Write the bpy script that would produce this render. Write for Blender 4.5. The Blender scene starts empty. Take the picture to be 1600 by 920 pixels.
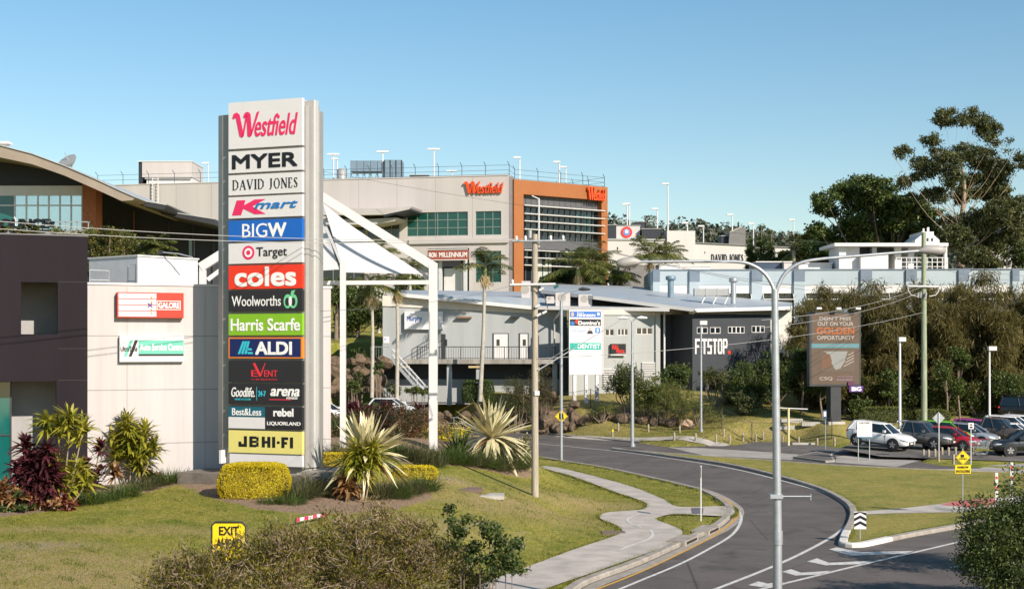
import bpy, math, random
import numpy as np
from mathutils import Vector, Matrix
from mathutils.geometry import tessellate_polygon
R = math.radians
random.seed(7)
rng = np.random.default_rng(11)
S = bpy.context.scene
COL = S.collection

# ---------------------------------------------------------------- camera, sky, sun, exposure
F, HY, CX, CH = 2222.0, 540.0, 800.0, 7.5      # focal length in photo pixels, horizon row, centre column, eye height
cam_d = bpy.data.cameras.new('camera')
cam = bpy.data.objects.new('camera', cam_d)
COL.objects.link(cam)
cam.location = (0, 0, CH)
cam.rotation_euler = (R(90), 0, 0)
cam_d.sensor_width = 36.0
cam_d.lens = 36.0 * F / 1600.0
cam_d.shift_y = (HY - 460.0) / 1600.0
cam_d.clip_start = 0.5
cam_d.clip_end = 12000
S.camera = cam

SUN_AZ, SUN_EL = R(40), R(31)                   # the sun stands behind the camera, to its right
w = bpy.data.worlds.new('World')
S.world = w
w.use_nodes = True
nt = w.node_tree
bg = nt.nodes['Background']
sky = nt.nodes.new('ShaderNodeTexSky')
sky.sky_type = 'NISHITA'
sky.sun_disc = False
sky.sun_elevation = SUN_EL
sky.sun_rotation = math.pi - SUN_AZ
sky.altitude = 30
sky.air_density = 1.0
sky.dust_density = 0.35
sky.ozone_density = 0.9
hs = nt.nodes.new('ShaderNodeHueSaturation'); hs.inputs['Saturation'].default_value = 1.0
tn = nt.nodes.new('ShaderNodeMix'); tn.data_type = 'RGBA'; tn.blend_type = 'MULTIPLY'; tn.inputs[0].default_value = 1.0; wc = nt.nodes.new('ShaderNodeTexCoord'); ws_ = nt.nodes.new('ShaderNodeSeparateXYZ'); wr_ = nt.nodes.new('ShaderNodeValToRGB')
wr_.color_ramp.elements[0].color = (.98, .96, .92, 1); wr_.color_ramp.elements[1].color = (.66, .93, 1.0, 1); wr_.color_ramp.elements[1].position = .26   # pale haze low down, clean cyan above
nt.links.new(wc.outputs['Generated'], ws_.inputs[0]); nt.links.new(ws_.outputs['Z'], wr_.inputs[0]); nt.links.new(wr_.outputs[0], tn.inputs[7])
nt.links.new(sky.outputs[0], hs.inputs['Color']); nt.links.new(hs.outputs[0], tn.inputs[6]); nt.links.new(tn.outputs[2], bg.inputs[0])
bg.inputs[1].default_value = 0.098
sun_d = bpy.data.lights.new('sun', 'SUN')
sun_d.energy = 5.0
sun_d.angle = R(0.53)
sun_d.color = (1.0, 0.895, 0.775)
sun = bpy.data.objects.new('sun', sun_d)
COL.objects.link(sun)
sdir = Vector((math.sin(SUN_AZ) * math.cos(SUN_EL), -math.cos(SUN_AZ) * math.cos(SUN_EL), math.sin(SUN_EL)))
sun.rotation_euler = sdir.to_track_quat('Z', 'Y').to_euler()
sun.location = (60, -60, 80)
S.view_settings.view_transform = 'Standard'
S.view_settings.look = 'None'
S.view_settings.exposure = 0.46
S.view_settings.gamma = 1.0
S.render.engine = 'CYCLES'
S.cycles.max_bounces = 6
S.cycles.transparent_max_bounces = 6

# ---------------------------------------------------------------- helpers
def G(px, py, z=0.0):
    """ground point of height z seen at a photo pixel"""
    d = (CH - z) * F / (py - HY)
    return Vector(((px - CX) * d / F, d, z))
def P(px, py, d):
    return Vector(((px - CX) * d / F, d, CH + (HY - py) * d / F))

def lin(c):
    if isinstance(c, str):
        c = c.lstrip('#')
        v = [int(c[i:i + 2], 16) / 255 for i in (0, 2, 4)]
        return tuple((x / 12.92 if x <= .04045 else ((x + .055) / 1.055) ** 2.4) for x in v)
    return tuple(c)

MATS = {}
def mat(name, c, rough=0.6, metal=0.0, var=0.12, scale=1.5, bump=0.0, bscale=40.0, spec=0.5, streak=False, coat=0.0, stretch=None):
    if name in MATS: return MATS[name]
    c = lin(c)
    m = bpy.data.materials.new(name); m.use_nodes = True
    t = m.node_tree; n = t.nodes; L = t.links
    b = n['Principled BSDF']
    b.inputs['Roughness'].default_value = rough
    b.inputs['Metallic'].default_value = metal
    b.inputs['Specular IOR Level'].default_value = spec
    if coat: b.inputs['Coat Weight'].default_value = coat; b.inputs['Coat Roughness'].default_value = 0.06
    tc = n.new('ShaderNodeTexCoord')
    if var:
        no = n.new('ShaderNodeTexNoise'); no.inputs['Scale'].default_value = scale
        no.inputs['Detail'].default_value = 6; no.inputs['Roughness'].default_value = .65
        if streak or stretch:
            mp = n.new('ShaderNodeMapping'); mp.inputs['Scale'].default_value = stretch or (1.6, 1.6, .09)
            L.new(tc.outputs['Object'], mp.inputs[0]); L.new(mp.outputs[0], no.inputs['Vector'])
        else:
            L.new(tc.outputs['Object'], no.inputs['Vector'])
        mr = n.new('ShaderNodeMapRange')
        mr.inputs[1].default_value = .3; mr.inputs[2].default_value = .7
        mr.inputs[3].default_value = 0; mr.inputs[4].default_value = 1
        L.new(no.outputs[0], mr.inputs[0])
        mx = n.new('ShaderNodeMix'); mx.data_type = 'RGBA'
        mx.inputs[6].default_value = tuple(x * (1 - var) for x in c) + (1,)
        mx.inputs[7].default_value = tuple(min(1, x * (1 + var)) for x in c) + (1,)
        L.new(mr.outputs[0], mx.inputs[0]); L.new(mx.outputs[2], b.inputs['Base Color'])
    else:
        b.inputs['Base Color'].default_value = c + (1,)
    if bump:
        nb = n.new('ShaderNodeTexNoise'); nb.inputs['Scale'].default_value = bscale; nb.inputs['Detail'].default_value = 4
        L.new(tc.outputs['Object'], nb.inputs['Vector'])
        bp = n.new('ShaderNodeBump'); bp.inputs['Strength'].default_value = bump; bp.inputs['Distance'].default_value = .05
        L.new(nb.outputs[0], bp.inputs['Height']); L.new(bp.outputs[0], b.inputs['Normal'])
    MATS[name] = m
    return m

def leafmat(name, cols, trans=0.3, rough=.5, pos=None):
    """leaf shader: every leaf takes its own tone out of the given colours"""
    if name in MATS: return MATS[name]
    m = bpy.data.materials.new(name); m.use_nodes = True
    t = m.node_tree; n = t.nodes; L = t.links
    b = n['Principled BSDF']; out = n['Material Output']
    b.inputs['Roughness'].default_value = rough
    b.inputs['Specular IOR Level'].default_value = .35
    ge = n.new('ShaderNodeNewGeometry')
    cr = n.new('ShaderNodeValToRGB')
    els = cr.color_ramp.elements
    cols = [lin(c) for c in cols]
    while len(els) < len(cols): els.new(.5)
    for i, c in enumerate(cols):
        els[i].position = i / max(1, len(cols) - 1); els[i].color = c + (1,)
    tc = n.new('ShaderNodeTexCoord')
    no = n.new('ShaderNodeTexNoise'); no.inputs['Scale'].default_value = .9; no.inputs['Detail'].default_value = 2
    L.new(tc.outputs['Object'], no.inputs['Vector'])
    ma = n.new('ShaderNodeMath'); ma.operation = 'MULTIPLY_ADD'; ma.inputs[1].default_value = 1.5; ma.inputs[2].default_value = -.75
    L.new(no.outputs[0], ma.inputs[0])
    ad = n.new('ShaderNodeMath'); ad.operation = 'ADD'; ad.use_clamp = True
    L.new(ma.outputs[0], ad.inputs[0]); L.new(ge.outputs['Random Per Island'], ad.inputs[1])
    L.new(ad.outputs[0], cr.inputs[0])
    L.new(cr.outputs[0], b.inputs['Base Color'])
    tr = n.new('ShaderNodeBsdfTranslucent'); L.new(cr.outputs[0], tr.inputs[0])
    mx = n.new('ShaderNodeMixShader'); mx.inputs[0].default_value = trans
    L.new(b.outputs[0], mx.inputs[1]); L.new(tr.outputs[0], mx.inputs[2]); L.new(mx.outputs[0], out.inputs[0])
    MATS[name] = m
    return m

def glassmat(name, c, rough=.06, spec=.9):
    if name in MATS: return MATS[name]
    m = mat(name, c, rough=rough, var=.25, scale=.35, spec=spec)
    return m

_txt = {}
def text_geo(s, offset=0.0, shear=0.0, space=1.0):
    key = (s, offset, shear, space)
    if key in _txt: return _txt[key]
    c = bpy.data.curves.new('lettering', 'FONT'); c.body = s; c.offset = offset; c.shear = shear; c.space_character = space
    c.resolution_u = 4; c.extrude = .01
    o = bpy.data.objects.new('lettering', c)
    m = o.to_mesh()
    V = [tuple(v.co) for v in m.vertices]; Fs = [tuple(p.vertices) for p in m.polygons]
    o.to_mesh_clear(); bpy.data.objects.remove(o); bpy.data.curves.remove(c)
    xs = [v[0] for v in V]; ys = [v[1] for v in V]
    x0, x1, y0, y1 = min(xs), max(xs), min(ys), max(ys)
    V = [((v[0] - x0) / (x1 - x0), (v[1] - y0) / (y1 - y0), v[2] / .01) for v in V]
    _txt[key] = (V, Fs)
    return _txt[key]

def origin_of(o):
    p = Vector((0, 0, 0))
    while o is not None:
        p += o.location; o = o.parent
    return p

class MB:
    """collects shapes, then links them as one mesh object"""
    def __init__(s, T=None):
        s.V = []; s.Fc = []; s.M = []; s.mats = []; s.np = []; s.T = T; s.n = 0; s.sm = []
        s.smooth = False
    def mi(s, m):
        if m not in s.mats: s.mats.append(m)
        return s.mats.index(m)
    def add(s, V, Fc, m, T=None):
        T = T if T is not None else s.T
        k = len(s.V); i = s.mi(m)
        if T is not None: s.V += [tuple(T @ Vector(v)) for v in V]
        else: s.V += [tuple(v) for v in V]
        for f in Fc:
            s.Fc.append(tuple(k + q for q in f)); s.M.append(i); s.sm.append(s.smooth)
        return s
    def box(s, x0, x1, y0, y1, z0, z1, m, T=None):
        if x0 > x1: x0, x1 = x1, x0
        if y0 > y1: y0, y1 = y1, y0
        if z0 > z1: z0, z1 = z1, z0
        V = [(x0, y0, z0), (x1, y0, z0), (x1, y1, z0), (x0, y1, z0), (x0, y0, z1), (x1, y0, z1), (x1, y1, z1), (x0, y1, z1)]
        return s.add(V, [(0, 3, 2, 1), (4, 5, 6, 7), (0, 1, 5, 4), (1, 2, 6, 5), (2, 3, 7, 6), (3, 0, 4, 7)], m, T)
    def prism(s, poly, y0, y1, m, T=None):
        """polygon in x,z pushed from y0 to y1"""
        n = len(poly)
        V = [(p[0], y0, p[1]) for p in poly] + [(p[0], y1, p[1]) for p in poly]
        Fs = [tuple(range(n)), tuple(range(2 * n - 1, n - 1, -1))] + [(i, n + i, n + (i + 1) % n, (i + 1) % n) for i in range(n)]
        return s.add(V, Fs, m, T)
    def slab(s, poly, z0, z1, m, T=None):
        """polygon in x,y pushed from z0 to z1"""
        n = len(poly)
        V = [(p[0], p[1], z0) for p in poly] + [(p[0], p[1], z1) for p in poly]
        Fs = [tuple(range(n - 1, -1, -1)), tuple(range(n, 2 * n))] + [(i, (i + 1) % n, n + (i + 1) % n, n + i) for i in range(n)]
        return s.add(V, Fs, m, T)
    def disc(s, cx, cz, r, y0, y1, m, T=None, seg=24, r2=None):
        return s.prism([(cx + r * math.cos(2 * math.pi * i / seg), cz + (r2 or r) * math.sin(2 * math.pi * i / seg)) for i in range(seg)], y0, y1, m, T)
    def tube(s, pts, r, m, seg=8, T=None, cap=True):
        pts = [Vector(p) for p in pts]; n = len(pts)
        rr = r if isinstance(r, (list, tuple)) else [r] * n
        V = []; Fs = []
        up = None
        for i in range(n):
            d = (pts[min(i + 1, n - 1)] - pts[max(i - 1, 0)])
            if d.length < 1e-9: d = Vector((0, 0, 1))
            d.normalize()
            if up is None:
                up = Vector((1, 0, 0)) if abs(d.x) < .8 else Vector((0, 1, 0))
            a = d.cross(up)
            if a.length < 1e-4: a = d.cross(Vector((0, 1, 0)))
            a.normalize(); b = d.cross(a); up = b.cross(d) if False else up
            for k in range(seg):
                t = 2 * math.pi * k / seg
                V.append(pts[i] + (a * math.cos(t) + b * math.sin(t)) * rr[i])
        for i in range(n - 1):
            for k in range(seg):
                k2 = (k + 1) % seg
                Fs.append((i * seg + k, i * seg + k2, (i + 1) * seg + k2, (i + 1) * seg + k))
        sm = s.smooth; s.smooth = True
        k0 = len(s.Fc)
        s.add(V, Fs, m, T)
        s.smooth = False
        if cap:
            s.add(V[:seg], [tuple(range(seg - 1, -1, -1))], m, T); s.add(V[-seg:], [tuple(range(seg))], m, T)
        s.smooth = sm
        return s
    def text(s, st, x0, x1, z0, z1, y, m, T=None, off=0.0, shear=0.0, space=1.0, th=.012):
        V, Fs = text_geo(st, 0, shear, space)
        e = off * (z1 - z0) * .8                       # bold: the same letters laid a hair apart
        sh = [(0, 0)] if e == 0 else [(-1, -1), (1, -1), (-1, 1), (1, 1), (0, 0), (0, 1), (0, -1)]
        x0 += e; x1 -= e; z0 += e; z1 -= e
        for k, (a, b) in enumerate(sh):
            s.add([(x0 + a * e + v[0] * (x1 - x0), y - k * .0007 - th * (v[2] + 1) / 2, z0 + b * e + v[1] * (z1 - z0)) for v in V], Fs, m, T)
        return s
    def quads(s, V, m):
        """V: (n,4,3) array of quads, or (n,3,3) of triangles"""
        s.np.append((np.asarray(V, dtype=np.float64), s.mi(m)))
        return s
    def build(s, name, parent=None, label=None, cat=None, group=None, kind=None, loc=None):
        me = bpy.data.meshes.new(name)
        base = Vector(loc) if loc is not None else Vector((0, 0, 0))
        off = base + (origin_of(parent) if parent is not None else Vector((0, 0, 0)))
        V = [np.array(s.V, dtype=np.float64).reshape(-1, 3)]
        nv = len(s.V)
        loops = [i for f in s.Fc for i in f]
        tot = [len(f) for f in s.Fc]
        LO = [np.array(loops, dtype=np.int64)]; TO = [np.array(tot, dtype=np.int64)]; MI = [np.array(s.M, dtype=np.int64)]
        SM = [np.array(s.sm, dtype=bool)]
        for A, i in s.np:
            k = A.shape[1]
            V.append(A.reshape(-1, 3))
            LO.append(np.arange(A.shape[0] * k) + nv); nv += A.shape[0] * k
            TO.append(np.full(A.shape[0], k)); MI.append(np.full(A.shape[0], i)); SM.append(np.zeros(A.shape[0], bool))
        V = np.concatenate(V) - np.array(off)
        LO = np.concatenate(LO); TO = np.concatenate(TO); MI = np.concatenate(MI); SM = np.concatenate(SM)
        me.vertices.add(len(V)); me.vertices.foreach_set('co', V.astype(np.float32).ravel())
        me.loops.add(len(LO)); me.loops.foreach_set('vertex_index', LO.astype(np.int32))
        me.polygons.add(len(TO))
        st = np.zeros(len(TO), dtype=np.int64); st[1:] = np.cumsum(TO)[:-1]
        me.polygons.foreach_set('loop_start', st.astype(np.int32))
        for m in s.mats: me.materials.append(m)
        me.polygons.foreach_set('material_index', MI.astype(np.int32))
        me.polygons.foreach_set('use_smooth', SM)
        me.update(calc_edges=True)
        o = bpy.data.objects.new(name, me)
        COL.objects.link(o)
        if parent is not None: o.parent = parent
        o.location = base
        tag(o, label, cat, group, kind)
        return o

def tag(o, label=None, cat=None, group=None, kind=None):
    if label: o['label'] = label
    if cat: o['category'] = cat
    if group: o['group'] = group
    if kind: o['kind'] = kind
    return o
def thing(name, label, cat, loc, group=None):
    o = bpy.data.objects.new(name, None); COL.objects.link(o)
    o.location = loc; o.empty_display_size = .3
    return tag(o, label, cat, group)
def copy_tree(o, parent=None):
    c = o.copy(); COL.objects.link(c); c.parent = parent
    for ch in list(o.children): copy_tree(ch, c)
    return c

class Fac:
    """a vertical wall plane in plan from A (left) to B (right); photo pixels turn into metres on that wall"""
    def __init__(s, A, B):
        s.A = Vector((A[0], A[1])); s.B = Vector((B[0], B[1]))
        s.ex = (s.B - s.A); s.L = s.ex.length; s.ex.normalize()
        s.ey = Vector((-s.ex.y, s.ex.x))
        s.T = Matrix(((s.ex.x, s.ey.x, 0, s.A.x), (s.ex.y, s.ey.y, 0, s.A.y), (0, 0, 1, 0), (0, 0, 0, 1)))
    def d(s, px, off=0.0):
        k = (px - CX) / F
        return (s.A.dot(s.ey) + off) / (k * s.ey.x + s.ey.y)
    def u(s, px, off=0.0):
        d = s.d(px, off)
        return (Vector(((px - CX) / F * d, d)) - s.A).dot(s.ex)
    def z(s, px, py, off=0.0):
        return CH + (HY - py) * s.d(px, off) / F
    def r(s, x0, y0, x1, y1, off=0.0):
        xm = (x0 + x1) / 2
        return s.u(x0, off), s.u(x1, off), s.z(xm, y1, off), s.z(xm, y0, off)
    def box(s, mb, x0, y0, x1, y1, o0, o1, m):
        a, b, c, d = s.r(x0, y0, x1, y1, min(o0, 0))
        return mb.box(a, b, o0, o1, c, d, m, s.T)
def fac_px(px0, d0, px1, d1):
    return Fac(((px0 - CX) * d0 / F, d0), ((px1 - CX) * d1 / F, d1))

def catmull(pts, n=8, closed=False):
    pts = [Vector(p) for p in pts]; out = []; N = len(pts)
    for i in range(N if closed else N - 1):
        p0 = pts[(i - 1) % N] if closed or i > 0 else pts[0] * 2 - pts[1]
        p1 = pts[i]; p2 = pts[(i + 1) % N]
        p3 = pts[(i + 2) % N] if closed or i + 2 < N else pts[-1] * 2 - pts[-2]
        for k in range(n):
            t = k / n
            out.append(.5 * ((2 * p1) + (p2 - p0) * t + (2 * p0 - 5 * p1 + 4 * p2 - p3) * t * t + (3 * p1 - p0 - 3 * p2 + p3) * t ** 3))
    if not closed: out.append(pts[-1])
    return out

# ---------------------------------------------------------------- shared materials
M_white = mat('white_paint', (.64, .62, .60), .45, var=.05)
M_whitemetal = mat('white_metal', (.62, .61, .60), .35, var=.06)
M_grey = mat('grey_metal', (.36, .36, .35), .42, metal=.25, var=.08)
M_galv = mat('galvanised_steel', (.44, .46, .48), .42, metal=.55, var=.15, scale=5)
M_dark = mat('dark_metal', (.03, .032, .036), .45, var=.2)
M_black = mat('black_paint', (.012, .012, .013), .4, var=.1)
M_conc = mat('concrete', (.40, .375, .33), .85, var=.2, scale=.8, bump=.2, bscale=25)
M_timber = mat('weathered_timber', (.36, .31, .24), .85, var=.3, scale=2.5, stretch=(8, 8, .5), bump=.3, bscale=20)
M_soil = mat('soil', (.17, .11, .07), .95, var=.3, scale=2, bump=.4, bscale=10)
M_glassdark = glassmat('dark_glass', (.012, .017, .02))
M_bark = mat('bark', (.20, .15, .11), .9, var=.35, scale=3, stretch=(4, 4, .7), bump=.4, bscale=15)
# ---------------------------------------------------------------- the ground: heights read at many spots, smoothed between them
K = []
for px, py, z in [(0, 920, 1.2), (0, 850, 1.4), (0, 800, 1.55), (150, 785, 1.55), (150, 870, 1.3), (300, 775, 1.6), (300, 880, 1.15), (450, 800, 1.45), (600, 790, 1.3),
                  (450, 900, .9), (600, 870, .85), (700, 850, .75), (700, 800, 1.0), (650, 755, 1.6), (760, 770, 1.15), (835, 775, .8), (750, 740, 1.55), (810, 745, 1.0),
                  (900, 775, .45), (900, 830, .35), (740, 890, .3), (678, 697, 2.5), (600, 702, 2.6), (770, 708, 2.0), (820, 725, .9), (843, 731, .2), (540, 706, 2.6),
                  (720, 694, 2.2), (930, 810, .2), (700, 900, .35)]:
    K.append(tuple(G(px, py, z)))
K += [(-18, 60.5, 1.6), (-14, 62, 1.9), (-8, 65, 2.6), (-22, 55, 1.6), (-11, 78, 2.3), (-12, 90, 1.6), (-8, 100, .4), (-8, 86, 1.2), (-4, 88, .5), (-20, 90, 2.6),
      (-10, 122, 1.3), (-15, 124, 2.4), (-25, 124, 3.6), (-14, 129, 6.2), (-14, 134, 7.0), (-25, 133, 7.2), (-25, 150, 7.4), (-8, 131, 2.8), (-8, 140, 6),
      (-4, 127.5, .8), (0, 127, .8), (-2, 130, 2.6), (3, 128, 2.4), (1, 135, 3.0), (6, 118, .9), (10, 117, .9), (14, 116, .9), (6, 123, 2.5), (12, 121, 2.3), (18, 114, 1.5), (8, 129, 3.1),
      (18, 120, 2.4), (21, 116, 2.0), (25, 112, 1.5), (25, 119, 1.9), (32, 117, 1.6), (42, 116, 1.6), (55, 112, 1.6), (20, 128, 3.3), (35, 128, 3.0), (50, 128, 3),
      (14, 104.5, .35), (10, 110, .3), (5, 116, .3), (18, 103, .35), (18, 108, .8),
      (-60, 140, 9), (-60, 60, 2.8), (-40, 40, 1.6), (0, 150, 7.5), (40, 150, 6), (80, 150, 6), (0, 170, 9.5), (20, 175, 9.5), (70, 120, 2.2), (60, 90, .5), (50, 60, .15), (60, 30, 0), (-40, 20, 1.2),
      (0, 10, .2), (30, 10, 0), (2, 25, .2), (-80, 200, 13), (0, 200, 13.2), (80, 200, 11), (150, 150, 6), (150, 60, 1), (-150, 100, 7), (0, 260, 16), (-150, 260, 16), (150, 260, 14)]
K = np.array(K)
def _phi(r2): return np.where(r2 > 0, .5 * r2 * np.log(np.maximum(r2, 1e-12)), 0)
_sc = 50.0
_Kx = K[:, :2] / _sc
_A = _phi(((_Kx[:, None] - _Kx[None]) ** 2).sum(-1)) + np.eye(len(K)) * 2e-4
_Pm = np.c_[np.ones(len(K)), _Kx]
_Wt = np.linalg.solve(np.r_[np.c_[_A, _Pm], np.c_[_Pm.T, np.zeros((3, 3))]], np.r_[K[:, 2], 0, 0, 0])
def tps(x, y):
    q = np.stack([np.clip(x, -150, 150), np.clip(y, 0, 260)], -1) / _sc
    out = np.zeros(q.shape[0])
    for i in range(0, len(q), 20000):
        qq = q[i:i + 20000]
        out[i:i + 20000] = _phi(((qq[:, None] - _Kx[None]) ** 2).sum(-1)) @ _Wt[:len(K)] + np.c_[np.ones(len(qq)), qq] @ _Wt[len(K):]
    return np.clip(out, -.2, 20)

def poly_sd(x, y, poly):
    """signed distance to a polygon, negative inside"""
    p = np.array([(v[0], v[1]) for v in poly]); q = np.roll(p, -1, 0)
    d2 = np.full(x.shape, 1e18); ins = np.zeros(x.shape, bool)
    for (ax, ay), (bx, by) in zip(p, q):
        ex, ey = bx - ax, by - ay
        t = np.clip(((x - ax) * ex + (y - ay) * ey) / max(ex * ex + ey * ey, 1e-12), 0, 1)
        d2 = np.minimum(d2, (x - ax - t * ex) ** 2 + (y - ay - t * ey) ** 2)
        if ay != by:
            ins ^= ((ay > y) != (by > y)) & (x < ex * (y - ay) / ey + ax)
    return np.where(ins, -1, 1) * np.sqrt(d2)

def gpx(lst, z=0.0): return [G(a, b, z) for a, b in lst]
# the road's edges, walked along in the photograph and laid on level ground
inner = [Vector((-14, 24, 0)), Vector((-5, 34, 0))] + gpx([(840, 950), (922, 911), (1000, 882), (1075, 848), (1126, 823), (1145, 803), (1138, 788), (1104, 769), (1060, 757.5), (1019, 748), (950, 733), (880, 721.5), (850, 716.5)]) + [Vector((-.5, 99, 0)), Vector((-6.5, 110, 0)), Vector((-16, 126, 0))]
inner_s = catmull(inner, 8)
median_top = [(960, 701.8), (1000, 706.5), (1100, 714.2), (1206, 721.5), (1300, 728.5), (1444, 735.5), (1553, 739.7), (1760, 748)]
median_low = [(960, 702.6), (1000, 707), (1100, 720.5), (1160, 731), (1220, 745.5), (1285, 765), (1325, 785), (1338, 800), (1337, 816), (1328, 836), (1323, 848)]
nose_edge = [(1323, 848), (1326, 852.5), (1345, 852), (1410, 838), (1520, 818), (1760, 772)]
m_top = catmull(gpx(median_top), 6); m_low = catmull(gpx(median_low), 8); m_nose = catmull(gpx(nose_edge), 6)
far_edge = gpx([(1760, 743), (1600, 733.5), (1470, 727), (1440, 722), (1436, 709), (1330, 702), (1240, 690.5), (1180, 690), (1150, 695), (1043, 698), (1000, 692), (900, 683), (830, 676)]) + [Vector((-6, 134, 0)), Vector((-14, 146, 0))]
road_poly = inner_s + [Vector((-20, 134, 0))] + far_edge[::-1] + [Vector((70, 85, 0)), Vector((70, 12, 0)), Vector((-14, 12, 0))]
island_poly = m_low[::-1] + m_top[1:] + m_nose[::-1][:-1]
path_l = catmull(gpx([(600, 985), (700, 934), (775, 903), (829, 883.5), (900, 857), (955, 839), (972, 830), (962, 820), (942, 812), (937, 806), (951, 800), (1000, 796), (1011, 790), (1004, 783), (960, 768), (900, 746), (862, 735), (838, 729)], .13), 6)
path_r = catmull(gpx([(852, 728), (875, 731), (930, 744), (990, 761), (1035, 779), (1062, 791.5), (1137, 791), (1140, 805.5), (1062, 803), (1036, 806), (1027, 812), (1058, 824), (1066, 833), (1050, 848), (1000, 868), (930, 893), (850, 921), (700, 985)], .13), 6)
path_poly = path_l + path_r
carpark_poly = [Vector(v) for v in ((22.5, 98, 0), (24.3, 93.6, 0), (33, 91.4, 0), (70, 84, 0), (70, 112, 0), (27, 108, 0))]
drive_poly = gpx([(1150, 695.5), (1180, 690), (1240, 690.5), (1300, 698), (1330, 702), (1437, 709), (1437, 718), (1330, 712), (1290, 707), (1206, 706.5)])
def zcar(y): return .42 * np.clip((y - 90.5) / 6.0, 0, 1)

xs = np.r_[-np.geomspace(2600, 46, 16), np.arange(-40, 50.01, .5), np.geomspace(55, 2800, 18)]
ys = np.r_[np.arange(-40, 25, 5.), np.arange(25, 140, .5), np.arange(140, 262, 4.), np.geomspace(270, 3600, 16)]
GX, GY = np.meshgrid(xs, ys)
gx_, gy_ = GX.ravel(), GY.ravel()
Z = tps(gx_, gy_)
def smst(t): t = np.clip(t, 0, 1); return t * t * (3 - 2 * t)
def flatten(Z, poly, zf, zin, rim, span):
    sd = poly_sd(gx_, gy_, poly)
    t = smst((sd - .3) / span)
    Zo = (zf + rim) * (1 - t) + Z * t
    return np.where(sd < .3, zf + zin, Zo), sd
Z, sd_path = flatten(Z, path_poly, .13, -.05, -.03, 3.0)
zc = zcar(gy_)
Z, sd_car = flatten(Z, carpark_poly, zc, -.06, -.02, 3.0)
Z, sd_road = flatten(Z, road_poly, 0, -.07, .11, 2.5)
Z = np.where((sd_path < .25) & (sd_road > .3), np.minimum(Z, .08), Z)
ZG = Z.reshape(GX.shape)
def gz(x, y):
    i = int(np.clip(np.searchsorted(xs, x) - 1, 0, len(xs) - 2)); j = int(np.clip(np.searchsorted(ys, y) - 1, 0, len(ys) - 2))
    a = (x - xs[i]) / (xs[i + 1] - xs[i]); b = (y - ys[j]) / (ys[j + 1] - ys[j])
    return float((ZG[j, i] * (1 - a) + ZG[j, i + 1] * a) * (1 - b) + (ZG[j + 1, i] * (1 - a) + ZG[j + 1, i + 1] * a) * b)
def gzv(x, y):
    i = np.clip(np.searchsorted(xs, x) - 1, 0, len(xs) - 2); j = np.clip(np.searchsorted(ys, y) - 1, 0, len(ys) - 2)
    a = (x - xs[i]) / (xs[i + 1] - xs[i]); b = (y - ys[j]) / (ys[j + 1] - ys[j])
    return (ZG[j, i] * (1 - a) + ZG[j, i + 1] * a) * (1 - b) + (ZG[j + 1, i] * (1 - a) + ZG[j + 1, i + 1] * a) * b
def GT(px, py, d0=20, d1=240):
    """where the sight line through a photo pixel meets the ground"""
    k = (py - HY) / F; kx = (px - CX) / F
    d = d0
    while d < d1:
        if CH - k * d <= gz(kx * d, d): break
        d += .25
    return Vector((kx * d, d, gz(kx * d, d)))

# mulch beds and worn ground, kept per vertex as a mask for the ground's shader
bed1 = [GT(*p) for p in ((296, 762), (330, 778), (400, 795), (470, 803), (540, 803), (620, 795), (678, 778), (668, 764), (610, 756), (540, 752))] + [Vector((-6.5, 66, 0)), Vector((-14, 63, 0))]
bed2 = [GT(*p) for p in ((-60, 830), (0, 808), (100, 795), (190, 776), (280, 757), (292, 765))] + [Vector((-13.5, 62.8, 0)), Vector((-30, 56, 0))]
bed3 = [GT(*p) for p in ((640, 727), (700, 727), (760, 735), (828, 747), (838, 731), (838, 722))] + [Vector((0, 82, 0)), Vector((-6, 95, 0)), Vector((-24, 100, 0)), Vector((-16, 66.5, 0)), Vector((-7, 66, 0))]
mul = np.zeros(len(gx_))
for b in (bed1, bed2, bed3):
    mul = np.maximum(mul, np.clip(.5 - poly_sd(gx_, gy_, b) / .8, 0, 1))
dry = np.zeros(len(gx_))
for px, py, rx, ry in ((60, 853, 2.0, 1.0), (690, 752, 1.6, 1.0), (930, 790, 4, 2.5), (640, 818, 3, 2), (1310, 750, 3, 2), (200, 900, 6, 2), (800, 790, 4, 3), (250, 830, 8, .8), (60, 905, 5, 2.5), (150, 880, 5, 2), (30, 870, 3, 1)):
    c = GT(px, py)
    dry = np.maximum(dry, np.exp(-((gx_ - c.x) / rx) ** 2 - ((gy_ - c.y) / ry) ** 2))
dry = np.maximum(dry, .55 * smst((gy_ - 104) / 6) * (gy_ < 135))
worn = np.zeros(len(gx_))
for px, py, rx, ry in ((62, 853, 1.3, .6), (700, 748, .8, .5), (730, 817, 1.0, .5), (1000, 905, .1, .1)):
    c = GT(px, py)
    worn = np.maximum(worn, 1.3 * np.exp(-((gx_ - c.x) / rx) ** 2 - ((gy_ - c.y) / ry) ** 2))

me = bpy.data.meshes.new('ground')
ny, nx = GX.shape
idx = np.arange(nx * ny).reshape(ny, nx)
q = np.stack([idx[:-1, :-1], idx[:-1, 1:], idx[1:, 1:], idx[1:, :-1]], -1).reshape(-1, 4)
me.vertices.add(nx * ny); me.vertices.foreach_set('co', np.c_[gx_, gy_, Z].astype(np.float32).ravel())
me.loops.add(q.size); me.loops.foreach_set('vertex_index', q.astype(np.int32).ravel())
me.polygons.add(len(q)); me.polygons.foreach_set('loop_start', np.arange(0, q.size, 4).astype(np.int32))
me.polygons.foreach_set('use_smooth', np.ones(len(q), bool))
at = me.attributes.new('cover', 'FLOAT_COLOR', 'POINT')
at.data.foreach_set('color', np.c_[mul, dry, worn, np.ones(len(mul))].astype(np.float32).ravel())
me.update(calc_edges=True)

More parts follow.
